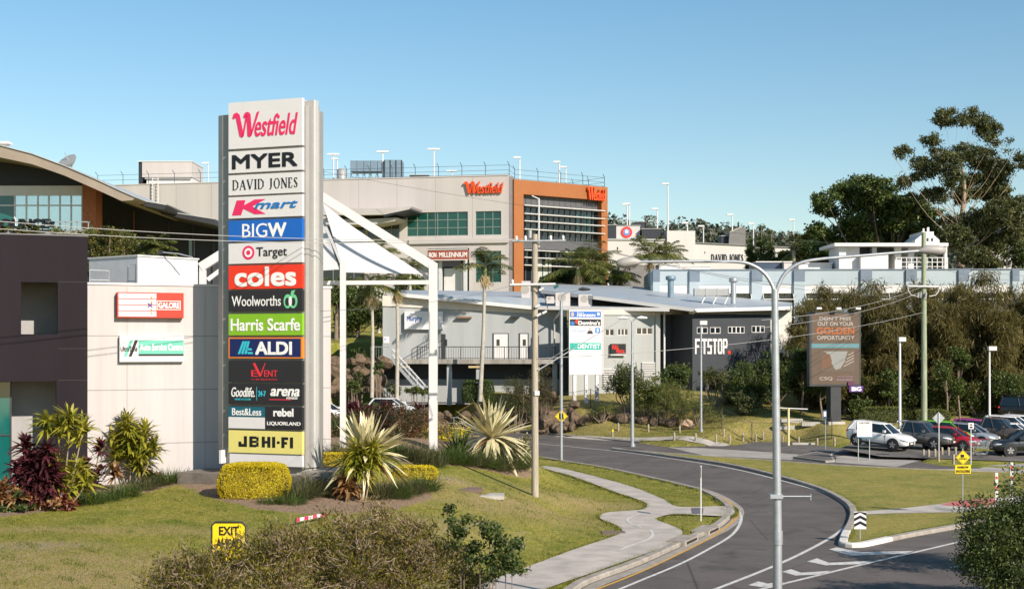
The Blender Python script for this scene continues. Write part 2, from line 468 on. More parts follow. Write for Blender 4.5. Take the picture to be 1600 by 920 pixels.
def ground_material():
    m = bpy.data.materials.new('lawn'); m.use_nodes = True
    t = m.node_tree; n = t.nodes; L = t.links; b = n['Principled BSDF']
    b.inputs['Roughness'].default_value = .9; b.inputs['Specular IOR Level'].default_value = .15
    tc = n.new('ShaderNodeTexCoord')
    def noise(sc, det=5, rough=.6, st=None):
        x = n.new('ShaderNodeTexNoise'); x.inputs['Scale'].default_value = sc; x.inputs['Detail'].default_value = det; x.inputs['Roughness'].default_value = rough
        L.new(tc.outputs['Object'], x.inputs['Vector']); return x.outputs[0]
    def rng_(v, a, b2, c=0., d=1.):
        r = n.new('ShaderNodeMapRange'); r.inputs[1].default_value = a; r.inputs[2].default_value = b2; r.inputs[3].default_value = c; r.inputs[4].default_value = d
        L.new(v, r.inputs[0]); return r.outputs[0]
    def mix(f, a, c, mode='MIX'):
        x = n.new('ShaderNodeMix'); x.data_type = 'RGBA'; x.blend_type = mode
        if isinstance(f, float): x.inputs[0].default_value = f
        else: L.new(f, x.inputs[0])
        for s_, v in ((6, a), (7, c)):
            if isinstance(v, tuple): x.inputs[s_].default_value = v + (1,)
            else: L.new(v, x.inputs[s_])
        return x.outputs[2]
    at = n.new('ShaderNodeVertexColor'); at.layer_name = 'cover'
    sp = n.new('ShaderNodeSeparateColor'); L.new(at.outputs[0], sp.inputs[0])
    g = mix(rng_(noise(.22, 5, .7), .42, .58), (.18, .213, .024), (.345, .308, .05))
    g = mix(rng_(noise(1.1, 6, .75), .42, .62, 0, .7), g, (.46, .35, .11))
    g = mix(rng_(noise(5.5, 6, .8), .42, .66, 0, .75), g, (.095, .12, .02))
    mm = n.new('ShaderNodeMath'); mm.operation = 'MULTIPLY'; mm.use_clamp = True
    L.new(sp.outputs[1], mm.inputs[0]); L.new(rng_(noise(.8, 5, .7), .3, .6, .25, 1.3), mm.inputs[1])
    g = mix(mm.outputs[0], g, (.38, .285, .13))
    wm = n.new('ShaderNodeMath'); wm.operation = 'MULTIPLY'; wm.use_clamp = True
    L.new(sp.outputs[2], wm.inputs[0]); L.new(rng_(noise(3.5, 5, .7), .42, .56, 0, 1), wm.inputs[1])
    g = mix(wm.outputs[0], g, (.36, .28, .21))
    mu = mix(rng_(noise(9, 6, .8), .35, .68), (.16, .10, .07), (.48, .34, .24))
    am = n.new('ShaderNodeMath'); am.operation = 'ADD'
    L.new(sp.outputs[0], am.inputs[0]); L.new(rng_(noise(2.2, 5, .7), .3, .7, -.3, .3), am.inputs[1])
    g = mix(rng_(am.outputs[0], .4, .6), g, mu)
    fine = n.new('ShaderNodeTexNoise'); fine.inputs['Scale'].default_value = 13; fine.inputs['Detail'].default_value = 5
    L.new(tc.outputs['Object'], fine.inputs['Vector'])
    g = mix(rng_(fine.outputs[0], .42, .68, .0, .75), g, mix(1.0, g, (.45, .5, .4), 'MULTIPLY'))
    L.new(g, b.inputs['Base Color'])
    bp = n.new('ShaderNodeBump'); bp.inputs['Strength'].default_value = .7; bp.inputs['Distance'].default_value = .07
    L.new(noise(14, 6, .8), bp.inputs['Height']); L.new(bp.outputs[0], b.inputs['Normal'])
    return m
M_lawn = ground_material()
me.materials.append(M_lawn)
o = bpy.data.objects.new('ground', me); COL.objects.link(o); tag(o, kind='structure')

def sheet(name, poly, z, m, zf=None, parent=None):
    mb = MB()
    pts = [Vector((p[0], p[1], 0)) for p in poly]
    tris = tessellate_polygon([pts])
    V = [(p.x, p.y, (zf(p.y) if zf else 0) + z) for p in pts]
    Fs = []
    for a, b, c in tris:
        n_ = (pts[b] - pts[a]).cross(pts[c] - pts[a])
        Fs.append((a, b, c) if n_.z > 0 else (a, c, b))
    mb.add(V, Fs, m)
    return mb.build(name, kind='structure')
def side(path, off):
    out = []
    for i, p in enumerate(path):
        d = path[min(i + 1, len(path) - 1)] - path[max(i - 1, 0)]
        d = Vector((d.x, d.y, 0)).normalized()
        out.append(Vector((p.x - d.y * off, p.y + d.x * off, p.z)))
    return out
def ribbon(name, path, w, z, m, kind='structure', mb=None):
    a, b = side(path, w / 2), side(path, -w / 2); n = len(path)
    own = mb is None
    mb = mb or MB()
    V = [(p.x, p.y, z) for p in a] + [(p.x, p.y, z) for p in b]
    mb.add(V, [(n + i, n + i + 1, i + 1, i) for i in range(n - 1)], m)
    if own: return mb.build(name, kind=kind)
def kerb(name, path, w, z0, z1, m, bev=.04, mb=None):
    own = mb is None
    mb = mb or MB()
    prof = [(-w / 2, z0), (-w / 2, z1 - bev), (-w / 2 + bev, z1), (w / 2 - bev, z1), (w / 2, z1 - bev), (w / 2, z0)]
    rows = [[Vector((p.x, p.y, z)) for p in side(path, o_)] for o_, z in prof]
    n = len(path); V = [v for r_ in rows for v in r_]
    Fs = [(k * n + i, k * n + i + 1, (k + 1) * n + i + 1, (k + 1) * n + i) for k in range(len(prof) - 1) for i in range(n - 1)]
    mb.add(V, Fs, m)
    if own: return mb.build(name, kind='structure')

def asphalt(name, c, patch=.25):
    m = mat(name, c, .82, var=patch, scale=.35, spec=.35, bump=.35, bscale=55)
    t = m.node_tree; n = t.nodes; L = t.links; b = n['Principled BSDF']; src = b.inputs['Base Color'].links[0].from_socket
    tc = n.new('ShaderNodeTexCoord')
    def ov(node, out, lo, hi, col, amt, src):
        L.new(tc.outputs['Object'], node.inputs['Vector']); r = n.new('ShaderNodeMapRange'); r.inputs[1].default_value = lo; r.inputs[2].default_value = hi; r.inputs[4].default_value = amt
        L.new(node.outputs[out], r.inputs[0]); x = n.new('ShaderNodeMix'); x.data_type = 'RGBA'; L.new(r.outputs[0], x.inputs[0]); L.new(src, x.inputs[6]); x.inputs[7].default_value = col + (1,); return x.outputs[2]
    a = n.new('ShaderNodeTexNoise'); a.inputs['Scale'].default_value = 11; a.inputs['Detail'].default_value = 6; a.inputs['Roughness'].default_value = .8
    src = ov(a, 0, .5, .72, (.165, .143, .12), .5, src)                       # worn stone showing
    a = n.new('ShaderNodeTexNoise'); a.inputs['Scale'].default_value = .55; a.inputs['Detail'].default_value = 5; a.inputs['Distortion'].default_value = 1.2
    src = ov(a, 0, .56, .7, (.035, .032, .031), .5, src)                      # oil and patch stains
    a = n.new('ShaderNodeTexVoronoi'); a.feature = 'DISTANCE_TO_EDGE'; a.inputs['Scale'].default_value = .16
    src = ov(a, 'Distance', .006, .0, (.025, .023, .022), .7, src)            # long cracks
    L.new(src, b.inputs['Base Color'])
    return m
M_asph = asphalt('asphalt', (.112, .096, .086))
M_asph2 = asphalt('asphalt_old', (.13, .118, .11), .3)
M_path = mat('path_concrete', (.42, .375, .33), .85, var=.24, scale=.9, bump=.15, bscale=30)
M_apron = mat('apron_concrete', (.33, .30, .265), .88, var=.22, scale=.5, bump=.15)
M_kerb = mat('kerb_concrete', (.30, .265, .225), .88, var=.3, scale=2.5, bump=.2)
M_line = mat('white_line_paint', (.56, .54, .50), .6, var=.32, scale=5)
M_yel = mat('yellow_line_paint', (.55, .30, .04), .6, var=.15, scale=4)
sheet('road', road_poly, 0.0, M_asph)
sheet('car_park', carpark_poly, .004, M_asph2, zf=lambda y: float(zcar(y)))
sheet('driveway', drive_poly, .008, M_asph2, zf=lambda y: float(zcar(y)) * .0 + .0)
for pl in ([(1043, 698.6), (1100, 700), (1206, 706.5), (1248, 710), (1237, 718.5), (1100, 711.5)], [(1306, 713), (1325, 711), (1437, 719.5), (1400, 729.5), (1306, 722.5)],
           [(1450, 733), (1530, 732), (1545, 727), (1640, 722), (1640, 738), (1530, 738)]):
    sheet('driveway_apron', gpx(pl), .016, M_apron)
mb = MB(); ip = gpx([(1239, 715.5), (1276, 707.5), (1298, 712), (1305, 721.5), (1290, 722.5)])
mb.slab(ip, 0, .12, M_kerb); 
cen = sum(ip, Vector()) / len(ip)
mb.slab([cen + (p - cen) * .88 for p in ip], .1, .126, M_asph2); mb.build('traffic_island', kind='structure')
sheet('footpath', path_poly, .145, M_path)
# median island, its path, its red crossing pad
mb = MB()
mb.slab([v for v in island_poly], -.02, .12, M_lawn)
o = mb.build('median_island', kind='structure')
at = o.data.attributes.new('cover', 'FLOAT_COLOR', 'POINT')
iv = np.array([v.co[:] for v in o.data.vertices])
at.data.foreach_set('color', np.c_[np.zeros(len(iv)), np.full(len(iv), .25), np.zeros(len(iv)), np.ones(len(iv))].astype(np.float32).ravel())
sheet('footpath', gpx([(1338, 799), (1400, 795), (1470, 787), (1505, 781), (1600, 775), (1600, 785), (1500, 800), (1400, 801.5), (1340, 804)], .12), .132, M_path)
sheet('tactile_pad', gpx([(1470, 788), (1500, 781.5), (1560, 778), (1560, 788), (1520, 793)], .13), .142, mat('red_paint', (.50, .13, .12), .7, var=.15))
kerb('kerb', side(inner_s, .18), .34, -.05, .15, M_kerb)
mlk = side(m_low[:-5] + m_nose[3:], -.15)
kerb('kerb', mlk[:len(m_low) - 9], .34, -.05, .15, M_kerb)
kerb('kerb', side(m_top, -.12), .26, -.05, .15, M_kerb)
M_kerbw = mat('white_kerb_paint', (.62, .59, .54), .7, var=.15, scale=3)
kerb('kerb', mlk[len(m_low) - 10:len(m_low) + 9], .34, -.05, .16, M_kerbw)
kerb('kerb', mlk[len(m_low) + 8:], .34, -.05, .15, M_kerb)
fe = catmull([p for p in far_edge[::-1]][1:5], 6)
kerb('kerb', side(fe, .15), .3, -.05, .14, M_kerb)
# gutter strip and stormwater inlets along the inner kerb
ribbon('gutter', side(inner_s, -.28), .42, .005, M_kerb)
for px, py in ((1080, 846), (1118, 829)):
    c = G(px, py, .1); k = min(range(len(inner_s)), key=lambda i: (inner_s[i] - c).length)
    d = (inner_s[k + 1] - inner_s[k - 1]).normalized(); a = math.atan2(d.y, d.x)
    T = Matrix.Translation((inner_s[k].x - d.y * .35, inner_s[k].y + d.x * .35, 0)) @ Matrix.Rotation(a, 4, 'Z')
    mb = MB(T); mb.box(-.95, .95, -.5, .2, 0, .19, M_kerb); mb.box(-.7, .7, -.512, -.45, .045, .14, M_black)
    mb.build('stormwater_inlet', label='concrete stormwater inlet with dark slot in the kerb, ' + ('beside the main path' if px == 1080 else 'near the side path'), cat='drain')
# painted lines
ribbon('road_marking', catmull(gpx([(905, 930), (937, 918.6), (1000, 893.5), (1060, 865.5), (1116, 836), (1152, 806), (1142, 786.5), (1104, 768.5), (1019, 748.2)]), 8), .11, .012, M_yel)
ribbon('road_marking', catmull(gpx([(950, 928), (1000, 907), (1060, 882), (1104, 859.5), (1144, 835), (1158, 812), (1153, 797), (1140, 787.5)]), 8), .13, .012, M_line)
ribbon('road_marking', catmull(gpx([(1085, 932), (1120, 919.5), (1228, 876), (1300, 838.5), (1329, 814), (1330, 801), (1317, 785.5), (1283, 768), (1215, 749), (1155, 734.3), (1095, 723.4), (1000, 709.3), (950, 703.5), (880, 696.5), (820, 690.6), (700, 676)]), 8), .16, .012, M_line)
ribbon('road_marking', gpx([(1150, 930), (1190.6, 920), (1340, 883.5), (1494, 847.5), (1640, 813)]), .16, .012, M_line)
ribbon('road_marking', gpx([(1484, 887), (1519, 879)]), .14, .012, M_line)
ribbon('road_marking', gpx([(1580, 864), (1615, 856)]), .14, .012, M_line)
for pl in ([(1295, 858), (1307, 855), (1345, 862.5), (1428, 860.5), (1415, 864.5), (1330, 868)], [(1261, 877), (1277, 872), (1295, 879), (1362, 876), (1350, 881), (1290, 883)],
           [(1222, 893), (1236, 889), (1252, 894.5), (1298, 891.5), (1284, 897), (1243, 899)], [(1169, 914), (1185, 908), (1199, 911.5), (1225, 909), (1210, 915), (1190, 917)]):
    sheet('road_marking', gpx(pl), .012, M_line)
for ln in ([(1272, 707.2), (1293, 704.8), (1312, 704.6), (1330, 705.5)], [(1298, 711.5), (1302, 707.5), (1310, 705.8)]):
    ribbon('road_marking', catmull(gpx(ln), 5), .16, .016, M_line)
pm = catmull(gpx([(1003, 824), (985, 817), (980, 811), (988, 806), (1000, 803)], .15), 6); ribbon('path_marking', pm, .09, .153, M_line)
pm = catmull(gpx([(967, 859), (990, 850), (1013, 842), (1020, 834), (1016, 827)], .15), 6); ribbon('path_marking', pm, .11, .153, M_line)
mb = MB(); mb.slab(gpx([(1080, 793), (1099, 793), (1098.5, 802), (1081, 802)], .15), .148, .152, mat('grey_tactile', (.12, .11, .125), .8, var=.2)); mb.build('tactile_pad', kind='structure')
# far footpath over the verge
fp = [Vector((-14, 128.5, 0)), Vector((-4, 124, 0)), Vector((2, 119.5, 0)), Vector((8, 113.2, 0)), Vector((14, 108, 0)), Vector((17, 106.5, 0))]
fps = catmull(fp, 10)
mb = MB(); a, b = side(fps, .7), side(fps, -.7)
V = [(p.x, p.y, gz(p.x, p.y) + .05) for p in a] + [(p.x, p.y, gz(p.x, p.y) + .05) for p in b]
mb.add(V, [(len(a) + i, len(a) + i + 1, i + 1, i) for i in range(len(a) - 1)], M_path); mb.build('footpath', kind='structure')
for px, py, r_ in ((1184, 771.5, .42), (1052, 742, .36)):
    g = G(px, py, 0); mb = MB(Matrix.Translation(g) @ Matrix.Rotation(math.pi / 2, 4, 'X')); mb.disc(0, 0, r_, -.012, -.001, mat('manhole_iron', (.028, .026, .026), .6, metal=.3), seg=24); mb.disc(0, 0, r_ * .8, -.016, -.0125, mat('manhole_iron', 0), seg=24)
    mb.build('manhole_cover', label='dark round manhole cover in the middle of the road bend' if px > 1100 else 'dark round manhole cover farther along the road, near the inner kerb', cat='manhole cover', loc=g)
# ---------------------------------------------------------------- far hills and the wood on them
mb = MB()
hx = np.linspace(-1500, 2200, 75); hy = np.linspace(700, 1900, 25)
def hz(x, y):
    t = smst((y - 700) / 700.0)
    return 14 + t * (97 + 9 * np.sin(x / 170.0 + 1) + 6 * np.sin(x / 63.0) + 10 * np.sin((x + y) / 330.0))
HX, HYY = np.meshgrid(hx, hy); HZ = hz(HX, HYY)
idx = np.arange(HX.size).reshape(HX.shape)
mb.add(np.c_[HX.ravel(), HYY.ravel(), HZ.ravel()].tolist(), np.stack([idx[:-1, :-1], idx[:-1, 1:], idx[1:, 1:], idx[1:, :-1]], -1).reshape(-1, 4).tolist(), mat('hill_ground', (.03, .038, .02), .9))
mb.build('hills', kind='structure')

def rand_dirs(n):
    v = rng.normal(size=(n, 3)); return v / np.linalg.norm(v, axis=1, keepdims=True)
def leaf_quads(C, L, W, D=None, N=None, fold=False):
    """leaf shaped quads at centres C, length L, width W, along D with normal near N"""
    n = len(C)
    D = rand_dirs(n) if D is None else D / np.linalg.norm(D, axis=1, keepdims=True)
    N = rand_dirs(n) if N is None else N
    S_ = np.cross(D, N); S_ /= np.maximum(np.linalg.norm(S_, axis=1, keepdims=True), 1e-6)
    L = np.broadcast_to(np.asarray(L, float), (n,))[:, None]; W = np.broadcast_to(np.asarray(W, float), (n,))[:, None]
    a = C - D * L * .5; b = C + S_ * W * .5; c = C + D * L * .5; d = C - S_ * W * .5
    return np.stack([a, b, c, d], 1)
def blob_points(blobs, n, shell=.55):
    """n points spread through ellipsoids (c, r, weight), denser near their skin"""
    wts = np.array([b[2] if len(b) > 2 else b[1][0] * b[1][1] * b[1][2] for b in blobs], float); wts /= wts.sum()
    k = rng.choice(len(blobs), n, p=wts)
    Cc = np.array([b[0] for b in blobs])[k]; Rr = np.array([b[1] for b in blobs])[k]
    d = rand_dirs(n); rad = shell + (1 - shell) * rng.random((n, 1)) ** .7
    return Cc + d * rad * Rr, d
mwood = leafmat('hazed_wood_leaf', [(.045, .055, .036), (.075, .085, .052), (.11, .115, .072)], .1)  # distance haze put into the leaf tones, lighter and greyer
mb = MB()
n = 1500
wx = rng.uniform(-150, 1300, n); wy = 800 + 680 * rng.random(n) ** .75
wb = [((x, y, float(hz(x, y)) + 5), (rng.uniform(4, 15), 8, rng.uniform(4, 13))) for x, y in zip(wx, wy)]
C, d = blob_points(wb, 75000, .8)
mb.quads(leaf_quads(C, rng.uniform(2.5, 5, 75000), 2.8, N=d), mwood)
mb.build('far_wood', kind='stuff', label='dark eucalypt wood covering the far hills on the skyline', cat='wood')

# ---------------------------------------------------------------- the tall tenant sign pylon
M_panelgrey = mat('pylon_grey', (.32, .308, .29), .4, metal=.2, var=.06)
M_panellight = mat('pylon_light', (.46, .45, .425), .4, metal=.1, var=.05)
M_panelwhite = mat('sign_white', (.70, .675, .668), .35, var=.03)
def ink(name, c): return mat('ink_' + name, c, .4, var=.04)
I_black = ink('black', (.010, .010, .012)); I_white = ink('white', (.84, .83, .81)); I_red = ink('red', (.72, .03, .05)); I_pink = ink('pink', (.74, .025, .12))
I_blue = ink('blue', (.01, .12, .48)); I_cyan = ink('cyan', (.04, .50, .62)); I_coles = ink('scarlet', (.78, .04, .015)); I_lime = ink('lime', (.22, .46, .02))
I_navy = ink('navy', (.008, .016, .10)); I_orange = ink('orange', (.80, .22, .02)); I_mint = ink('mint', (.16, .58, .28)); I_teal = ink('teal', (.01, .11, .16)); I_yellow = ink('yellow', (.74, .65, .20))
I_char = ink('charcoal', (.022, .02, .024)); I_kblue = ink('sky_blue', (.01, .17, .50)); I_tgreen = ink('turquoise', (.0, .36, .28)); I_dred = ink('dark_red', (.35, .03, .02)); I_or2 = ink('red_orange', (.72, .075, .01))

W_STROKES = [[(.0, .78), (.05, .95), (.17, 1.0), (.27, .90), (.42, .10), (.36, 0), (.27, .06), (.13, .80), (.06, .74)], [(.40, .80), (.46, .96), (.58, 1.0), (.67, .90), (.72, .12), (.64, 0), (.56, .06), (.53, .80), (.46, .75)],
             [(.36, .0), (.42, .05), (.56, .86), (.50, .86)], [(.64, 0), (.71, .06), (.98, .94), (1.0, 1.0), (.90, .95)]]
def script_logo(mb, x0, x1, z0, z1, y, m, T=None, th=.014):
    """a black-letter W followed by slanted rounded letters"""
    w_, h = x1 - x0, z1 - z0
    for s_ in W_STROKES:
        mb.prism([(x0 + p[0] * w_ * .42, z0 + h * .05 + p[1] * h * .92) for p in s_], y - th, y, m, T)
    mb.text('estfield', x0 + w_ * .345, x1, z0 + h * .06, z0 + h * .84, y, m, T, off=.014, shear=.3, th=th)

PYL = Fac((-11.82, 59.3), (-8.56, 58.0))
pz = lambda py: PYL.z(415, py)
PB, PTOP = 2.45, pz(158)
pyl = thing('sign_pylon', 'tall grey pylon sign stacked with fourteen coloured tenant panels on the lawn mound', 'pylon sign', (-10.2, 59.2, gz(-10.2, 59.2)))
PW = PYL.L
mb = MB(PYL.T); mb.box(.05, PW - .05, .18, 1.5, PB, PTOP - .06, M_panelgrey); mb.box(.1, PW - .1, .3, 1.4, PTOP - .06, PTOP, M_panellight); mb.build('core', pyl)
def plan_fin(poly, z0, z1, m, name='side_fin'):
    b_ = MB(PYL.T); b_.slab(poly, z0, z1, m); return b_.build(name, pyl)
plan_fin([(.046, .2), (-.45, .22), (-.72, .34), (-.80, .55), (-.78, .8), (-.6, 1.1), (-.3, 1.35), (.046, 1.5)][::-1], PB + .05, PTOP - .42, M_panelgrey)
plan_fin([(PW - .052, .2), (PW + .05, .2), (PW + .13, .34), (PW + .13, .60), (PW - .052, .60)], PB + .05, PTOP - .28, M_panelgrey)
plan_fin([(PW - .052, .603), (PW + .2, .603), (PW + .24, .68), (PW + .24, .92), (PW - .052, .92)], PB + .05, PTOP + .02, M_panellight)
plan_fin([(PW - .052, .923), (PW + .2, .923), (PW + .24, 1.0), (PW + .14, 1.5), (PW - .052, 1.55)], PB + .05, PTOP - .36, M_panelgrey)
mb = MB(PYL.T); mb.box(.02, PW - .02, .05, .178, PB + .1, pz(708) - .03, M_panelwhite); mb.build('skirt_panel', pyl)
mb = MB(PYL.T); mb.box(-.2, PW + .2, .3, 1.4, 1.5, PB, M_conc); mb.build('base', pyl)
ROWS = [(157, 230), (234, 268), (271.5, 303), (306, 339.5), (343, 376), (379, 411), (414, 451), (453.5, 486), (490, 523.5), (527, 559.5), (563, 597), (599.5, 632), (635.5, 670), (673, 708)]
def panel(i, m):
    a, b = ROWS[i]; z0, z1 = pz(b), pz(a)
    mb = MB(PYL.T); mb.box(0, PW, .0, .176, z0, z1, m)
    def tx(st, fx0, fx1, fz0, fz1, mm, **k):
        mb.text(st, fx0 * PW, fx1 * PW, z0 + fz0 * (z1 - z0), z0 + fz1 * (z1 - z0), -.003, mm, **k)
    def rc(fx0, fx1, fz0, fz1, mm, y=-.006): mb.box(fx0 * PW, fx1 * PW, y, -.0005, z0 + fz0 * (z1 - z0), z0 + fz1 * (z1 - z0), mm)
    def pg(pts, mm, y=-.012): mb.prism([(p[0] * PW, z0 + p[1] * (z1 - z0)) for p in pts], y, -.0005, mm)
    return mb, tx, rc, pg, z0, z1
mb, tx, rc, pg, z0, z1 = panel(0, M_panelwhite)
script_logo(mb, .055 * PW, .945 * PW, z0 + .2 * (z1 - z0), z0 + .80 * (z1 - z0), -.003, I_pink); mb.build('sign_panel', pyl)
mb, tx, rc, pg, z0, z1 = panel(1, M_panelwhite); tx('MYER', .05, .94, .17, .83, I_black, off=.055); mb.build('sign_panel', pyl)
# thin serif capitals drawn as strokes: each glyph a list of (x0,z0,x1,z1,thickness)
SER = {'D': [(.15, 0, .15, 1, .13), (.0, 0, .5, 0, .05), (.0, 1, .5, 1, .05), (.5, 1, .82, .75, .1), (.85, .78, .85, .22, .13), (.82, .25, .5, 0, .1)],
       'A': [(.08, 0, .48, 1, .06), (.48, 1, .86, 0, .14), (.22, .35, .7, .35, .05), (-.02, 0, .2, 0, .05), (.7, 0, 1, 0, .05)],
       'V': [(.1, 1, .5, 0, .14), (.5, 0, .88, 1, .06), (-.02, 1, .28, 1, .05), (.74, 1, 1, 1, .05)],
       'I': [(.5, 0, .5, 1, .16), (.3, 0, .7, 0, .05), (.3, 1, .7, 1, .05)],
       'J': [(.62, .15, .62, 1, .15), (.4, 1, .85, 1, .05), (.62, .15, .45, -.08, .1), (.45, -.08, .25, .0, .07)],
       'O': [(.12, .3, .12, .7, .13), (.88, .3, .88, .7, .13), (.12, .7, .35, 1, .09), (.35, 1, .65, 1, .05), (.65, 1, .88, .7, .09), (.12, .3, .35, 0, .09), (.35, 0, .65, 0, .05), (.65, 0, .88, .3, .09)],
       'N': [(.14, 0, .14, 1, .06), (.14, 1, .84, 0, .14), (.84, 0, .84, 1, .06), (.0, 0, .28, 0, .05), (-.02, 1, .16, 1, .05), (.7, 1, .98, 1, .05)],
       'E': [(.18, 0, .18, 1, .14), (.02, 0, .8, 0, .05), (.02, 1, .76, 1, .05), (.18, .5, .6, .5, .05), (.8, 0, .84, .22, .05), (.76, 1, .78, .8, .05)],
       'S': [(.75, .8, .7, .96, .05), (.7, .97, .3, .97, .06), (.3, .97, .15, .75, .1), (.15, .75, .75, .3, .15), (.75, .3, .65, .05, .1), (.65, .04, .2, .04, .06), (.2, .04, .14, .24, .05)]}
def serif_text(mb, st, x0, x1, z0, z1, y, m, T=None, th=.012):
    adv = [(.55 if c == ' ' else (.55 if c == 'I' else (.75 if c == 'J' else (.8 if c in 'ES' else 1.12)))) for c in st]
    k = (x1 - x0) / sum(adv); x = x0; h = z1 - z0
    for c, a in zip(st, adv):
        gw = k * a * .86; g0 = x + (k * a - gw) / 2
        if c == 'I': gw, g0 = k * .9, x - k * .17
        for (ax, az, bx, bz, t) in SER.get(c, []):
            p, q = Vector((g0 + ax * gw, z0 + az * h)), Vector((g0 + bx * gw, z0 + bz * h))
            d = (q - p); d.normalize(); nn = Vector((-d.y, d.x)) * t * h * .5
            mb.prism([tuple(p - nn), tuple(q - nn), tuple(q + nn), tuple(p + nn)], y - th, y, m, T)
        x += k * a
mb, tx, rc, pg, z0, z1 = panel(2, M_panelwhite); serif_text(mb, 'DAVID JONES', .05 * PW, .955 * PW, z0 + .26 * (z1 - z0), z0 + .74 * (z1 - z0), -.003, I_black); mb.build('sign_panel', pyl)
mb, tx, rc, pg, z0, z1 = panel(3, M_panelwhite)
pg([(.05, .14), (.115, .84), (.235, .84), (.215, .60), (.36, .85), (.51, .85), (.33, .53), (.51, .16), (.36, .16), (.205, .44), (.175, .14)], I_pink)
tx('mart', .36, .945, .40, .72, I_kblue, off=.035, shear=.3, th=.026); mb.build('sign_panel', pyl)
mb, tx, rc, pg, z0, z1 = panel(4, I_blue); tx('BIG', .19, .53, .17, .83, I_white); tx('W', .54, .79, .17, .83, I_white, off=.045); mb.build('sign_panel', pyl)
mb, tx, rc, pg, z0, z1 = panel(5, M_panelwhite)
cx_, cz_ = .275 * PW, z0 + .53 * (z1 - z0)
mb.disc(cx_, cz_, .29, -.008, -.0005, I_pink); mb.disc(cx_, cz_, .19, -.012, -.0085, I_white); mb.disc(cx_, cz_, .10, -.016, -.0125, I_pink)
tx('Target', .385, .80, .20, .78, I_char, off=.012); mb.build('sign_panel', pyl)
mb, tx, rc, pg, z0, z1 = panel(6, I_coles); tx('coles', .085, .92, .1, .93, I_white, off=.05); mb.build('sign_panel', pyl)
mb, tx, rc, pg, z0, z1 = panel(7, I_char); tx('Woolworths', .045, .715, .25, .74, I_white)
gx0 = .845 * PW; gzc = z0 + .46 * (z1 - z0)
for dx_, r_ in ((-.13, .19), (.13, .19)):
    mb.disc(gx0 + dx_, gzc, r_, -.010 - (.004 if dx_ > 0 else 0), -.0005, I_mint, r2=.29); mb.disc(gx0 + dx_ * 1.1, gzc - .02, r_ * .5, -.018, -.0145, I_char, r2=.17)
mb.disc(gx0, gzc, .075, -.022, -.0185, I_white, r2=.2); mb.prism([(gx0, gzc + .25), (gx0 + .05, gzc + .42), (gx0 + .22, gzc + .46), (gx0 + .15, gzc + .3)], -.014, -.0005, I_mint); mb.build('sign_panel', pyl)
mb, tx, rc, pg, z0, z1 = panel(8, I_lime); tx('Harris Scarfe', .03, .97, .2, .78, I_white, off=.03); mb.build('sign_panel', pyl)
mb, tx, rc, pg, z0, z1 = panel(9, I_orange); rc(.018, .982, .06, .94, I_navy); 
for k in range(3): pg([(.13 + k * .045, .2), (.16 + k * .045, .2), (.225 + k * .035, .82), (.195 + k * .035, .82)], I_cyan, -.014)
pg([(.27, .2), (.34, .2), (.33, .3), (.26, .3)], I_cyan, -.014); pg([(.255, .38), (.325, .38), (.315, .48), (.25, .48)], I_cyan, -.014)
mb.text('ALDI', .37 * PW, .865 * PW, z0 + .17 * (z1 - z0), z0 + .8 * (z1 - z0), -.007, I_white, off=.055); mb.build('sign_panel', pyl)
mb, tx, rc, pg, z0, z1 = panel(10, I_char); tx('E', .315, .40, .26, .55, I_red); tx('ENT', .49, .67, .26, .55, I_red); tx('CINEMAS', .32, .67, .1, .16, I_red)
pg([(.335, .86), (.365, .89), (.44, .38), (.50, .89), (.505, .86), (.445, .26), (.425, .26)], I_red); mb.build('sign_panel', pyl)
mb, tx, rc, pg, z0, z1 = panel(11, I_char); tx('Goodlife.', .04, .36, .36, .82, I_white, shear=.25, off=.01); tx('HEALTH CLUBS', .09, .31, .2, .29, I_cyan); rc(.385, .39, .2, .85, I_cyan); tx('24-7', .41, .51, .4, .66, I_cyan, off=.03)
tx('arena', .575, .965, .42, .78, I_white, shear=.25, off=.055); rc(.56, .85, .235, .275, I_red); tx('FITNESS', .79, .94, .28, .39, I_white, shear=.2, off=.03); mb.build('sign_panel', pyl)
mb, tx, rc, pg, z0, z1 = panel(12, I_char); rc(.0, .5, .53, .995, I_teal); rc(.0, .5, .005, .52, M_panelwhite)
mb.text('Best&Less', .05 * PW, .45 * PW, z0 + .6 * (z1 - z0), z0 + .92 * (z1 - z0), -.0065, I_white, off=.01)
tx('rebel', .615, .885, .58, .95, I_white, off=.05); tx('LIQUORLAND', .53, .98, .16, .35, I_white, off=.03); mb.build('sign_panel', pyl)
mb, tx, rc, pg, z0, z1 = panel(13, I_yellow)
zz = lambda f: z0 + f * (z1 - z0)
def blk(*rs):
    for a, b, c, d in rs: rc(a, b, c, d, I_black, -.010)
blk((.215, .255, .27, .75), (.14, .215, .27, .40), (.14, .178, .395, .50), (.29, .33, .27, .75), (.33, .385, .27, .38), (.33, .385, .46, .56), (.33, .385, .64, .75), (.385, .415, .30, .50), (.385, .415, .53, .72),
    (.46, .50, .27, .75), (.50, .535, .45, .56), (.535, .575, .27, .75), (.60, .64, .27, .75), (.665, .70, .45, .56), (.725, .765, .27, .75), (.765, .815, .63, .75), (.765, .80, .43, .54), (.84, .88, .27, .75))
mb.build('sign_panel', pyl)
mb = MB(PYL.T); mb.box(-.36, -.26, -.15, .25, 2.6, 3.15, M_panelwhite); mb.build('meter_box', pyl)
mb = MB(PYL.T); mb.box(-2.2, PW + 1.7, -.5, 1.75, .9, 2.2, mat('old_concrete', (.17, .145, .12), .9, var=.35, scale=1.5, bump=.3)); mb.box(PW + .2, PW + 1.5, -.46, 1.9, 2.202, 2.4, M_kerb)
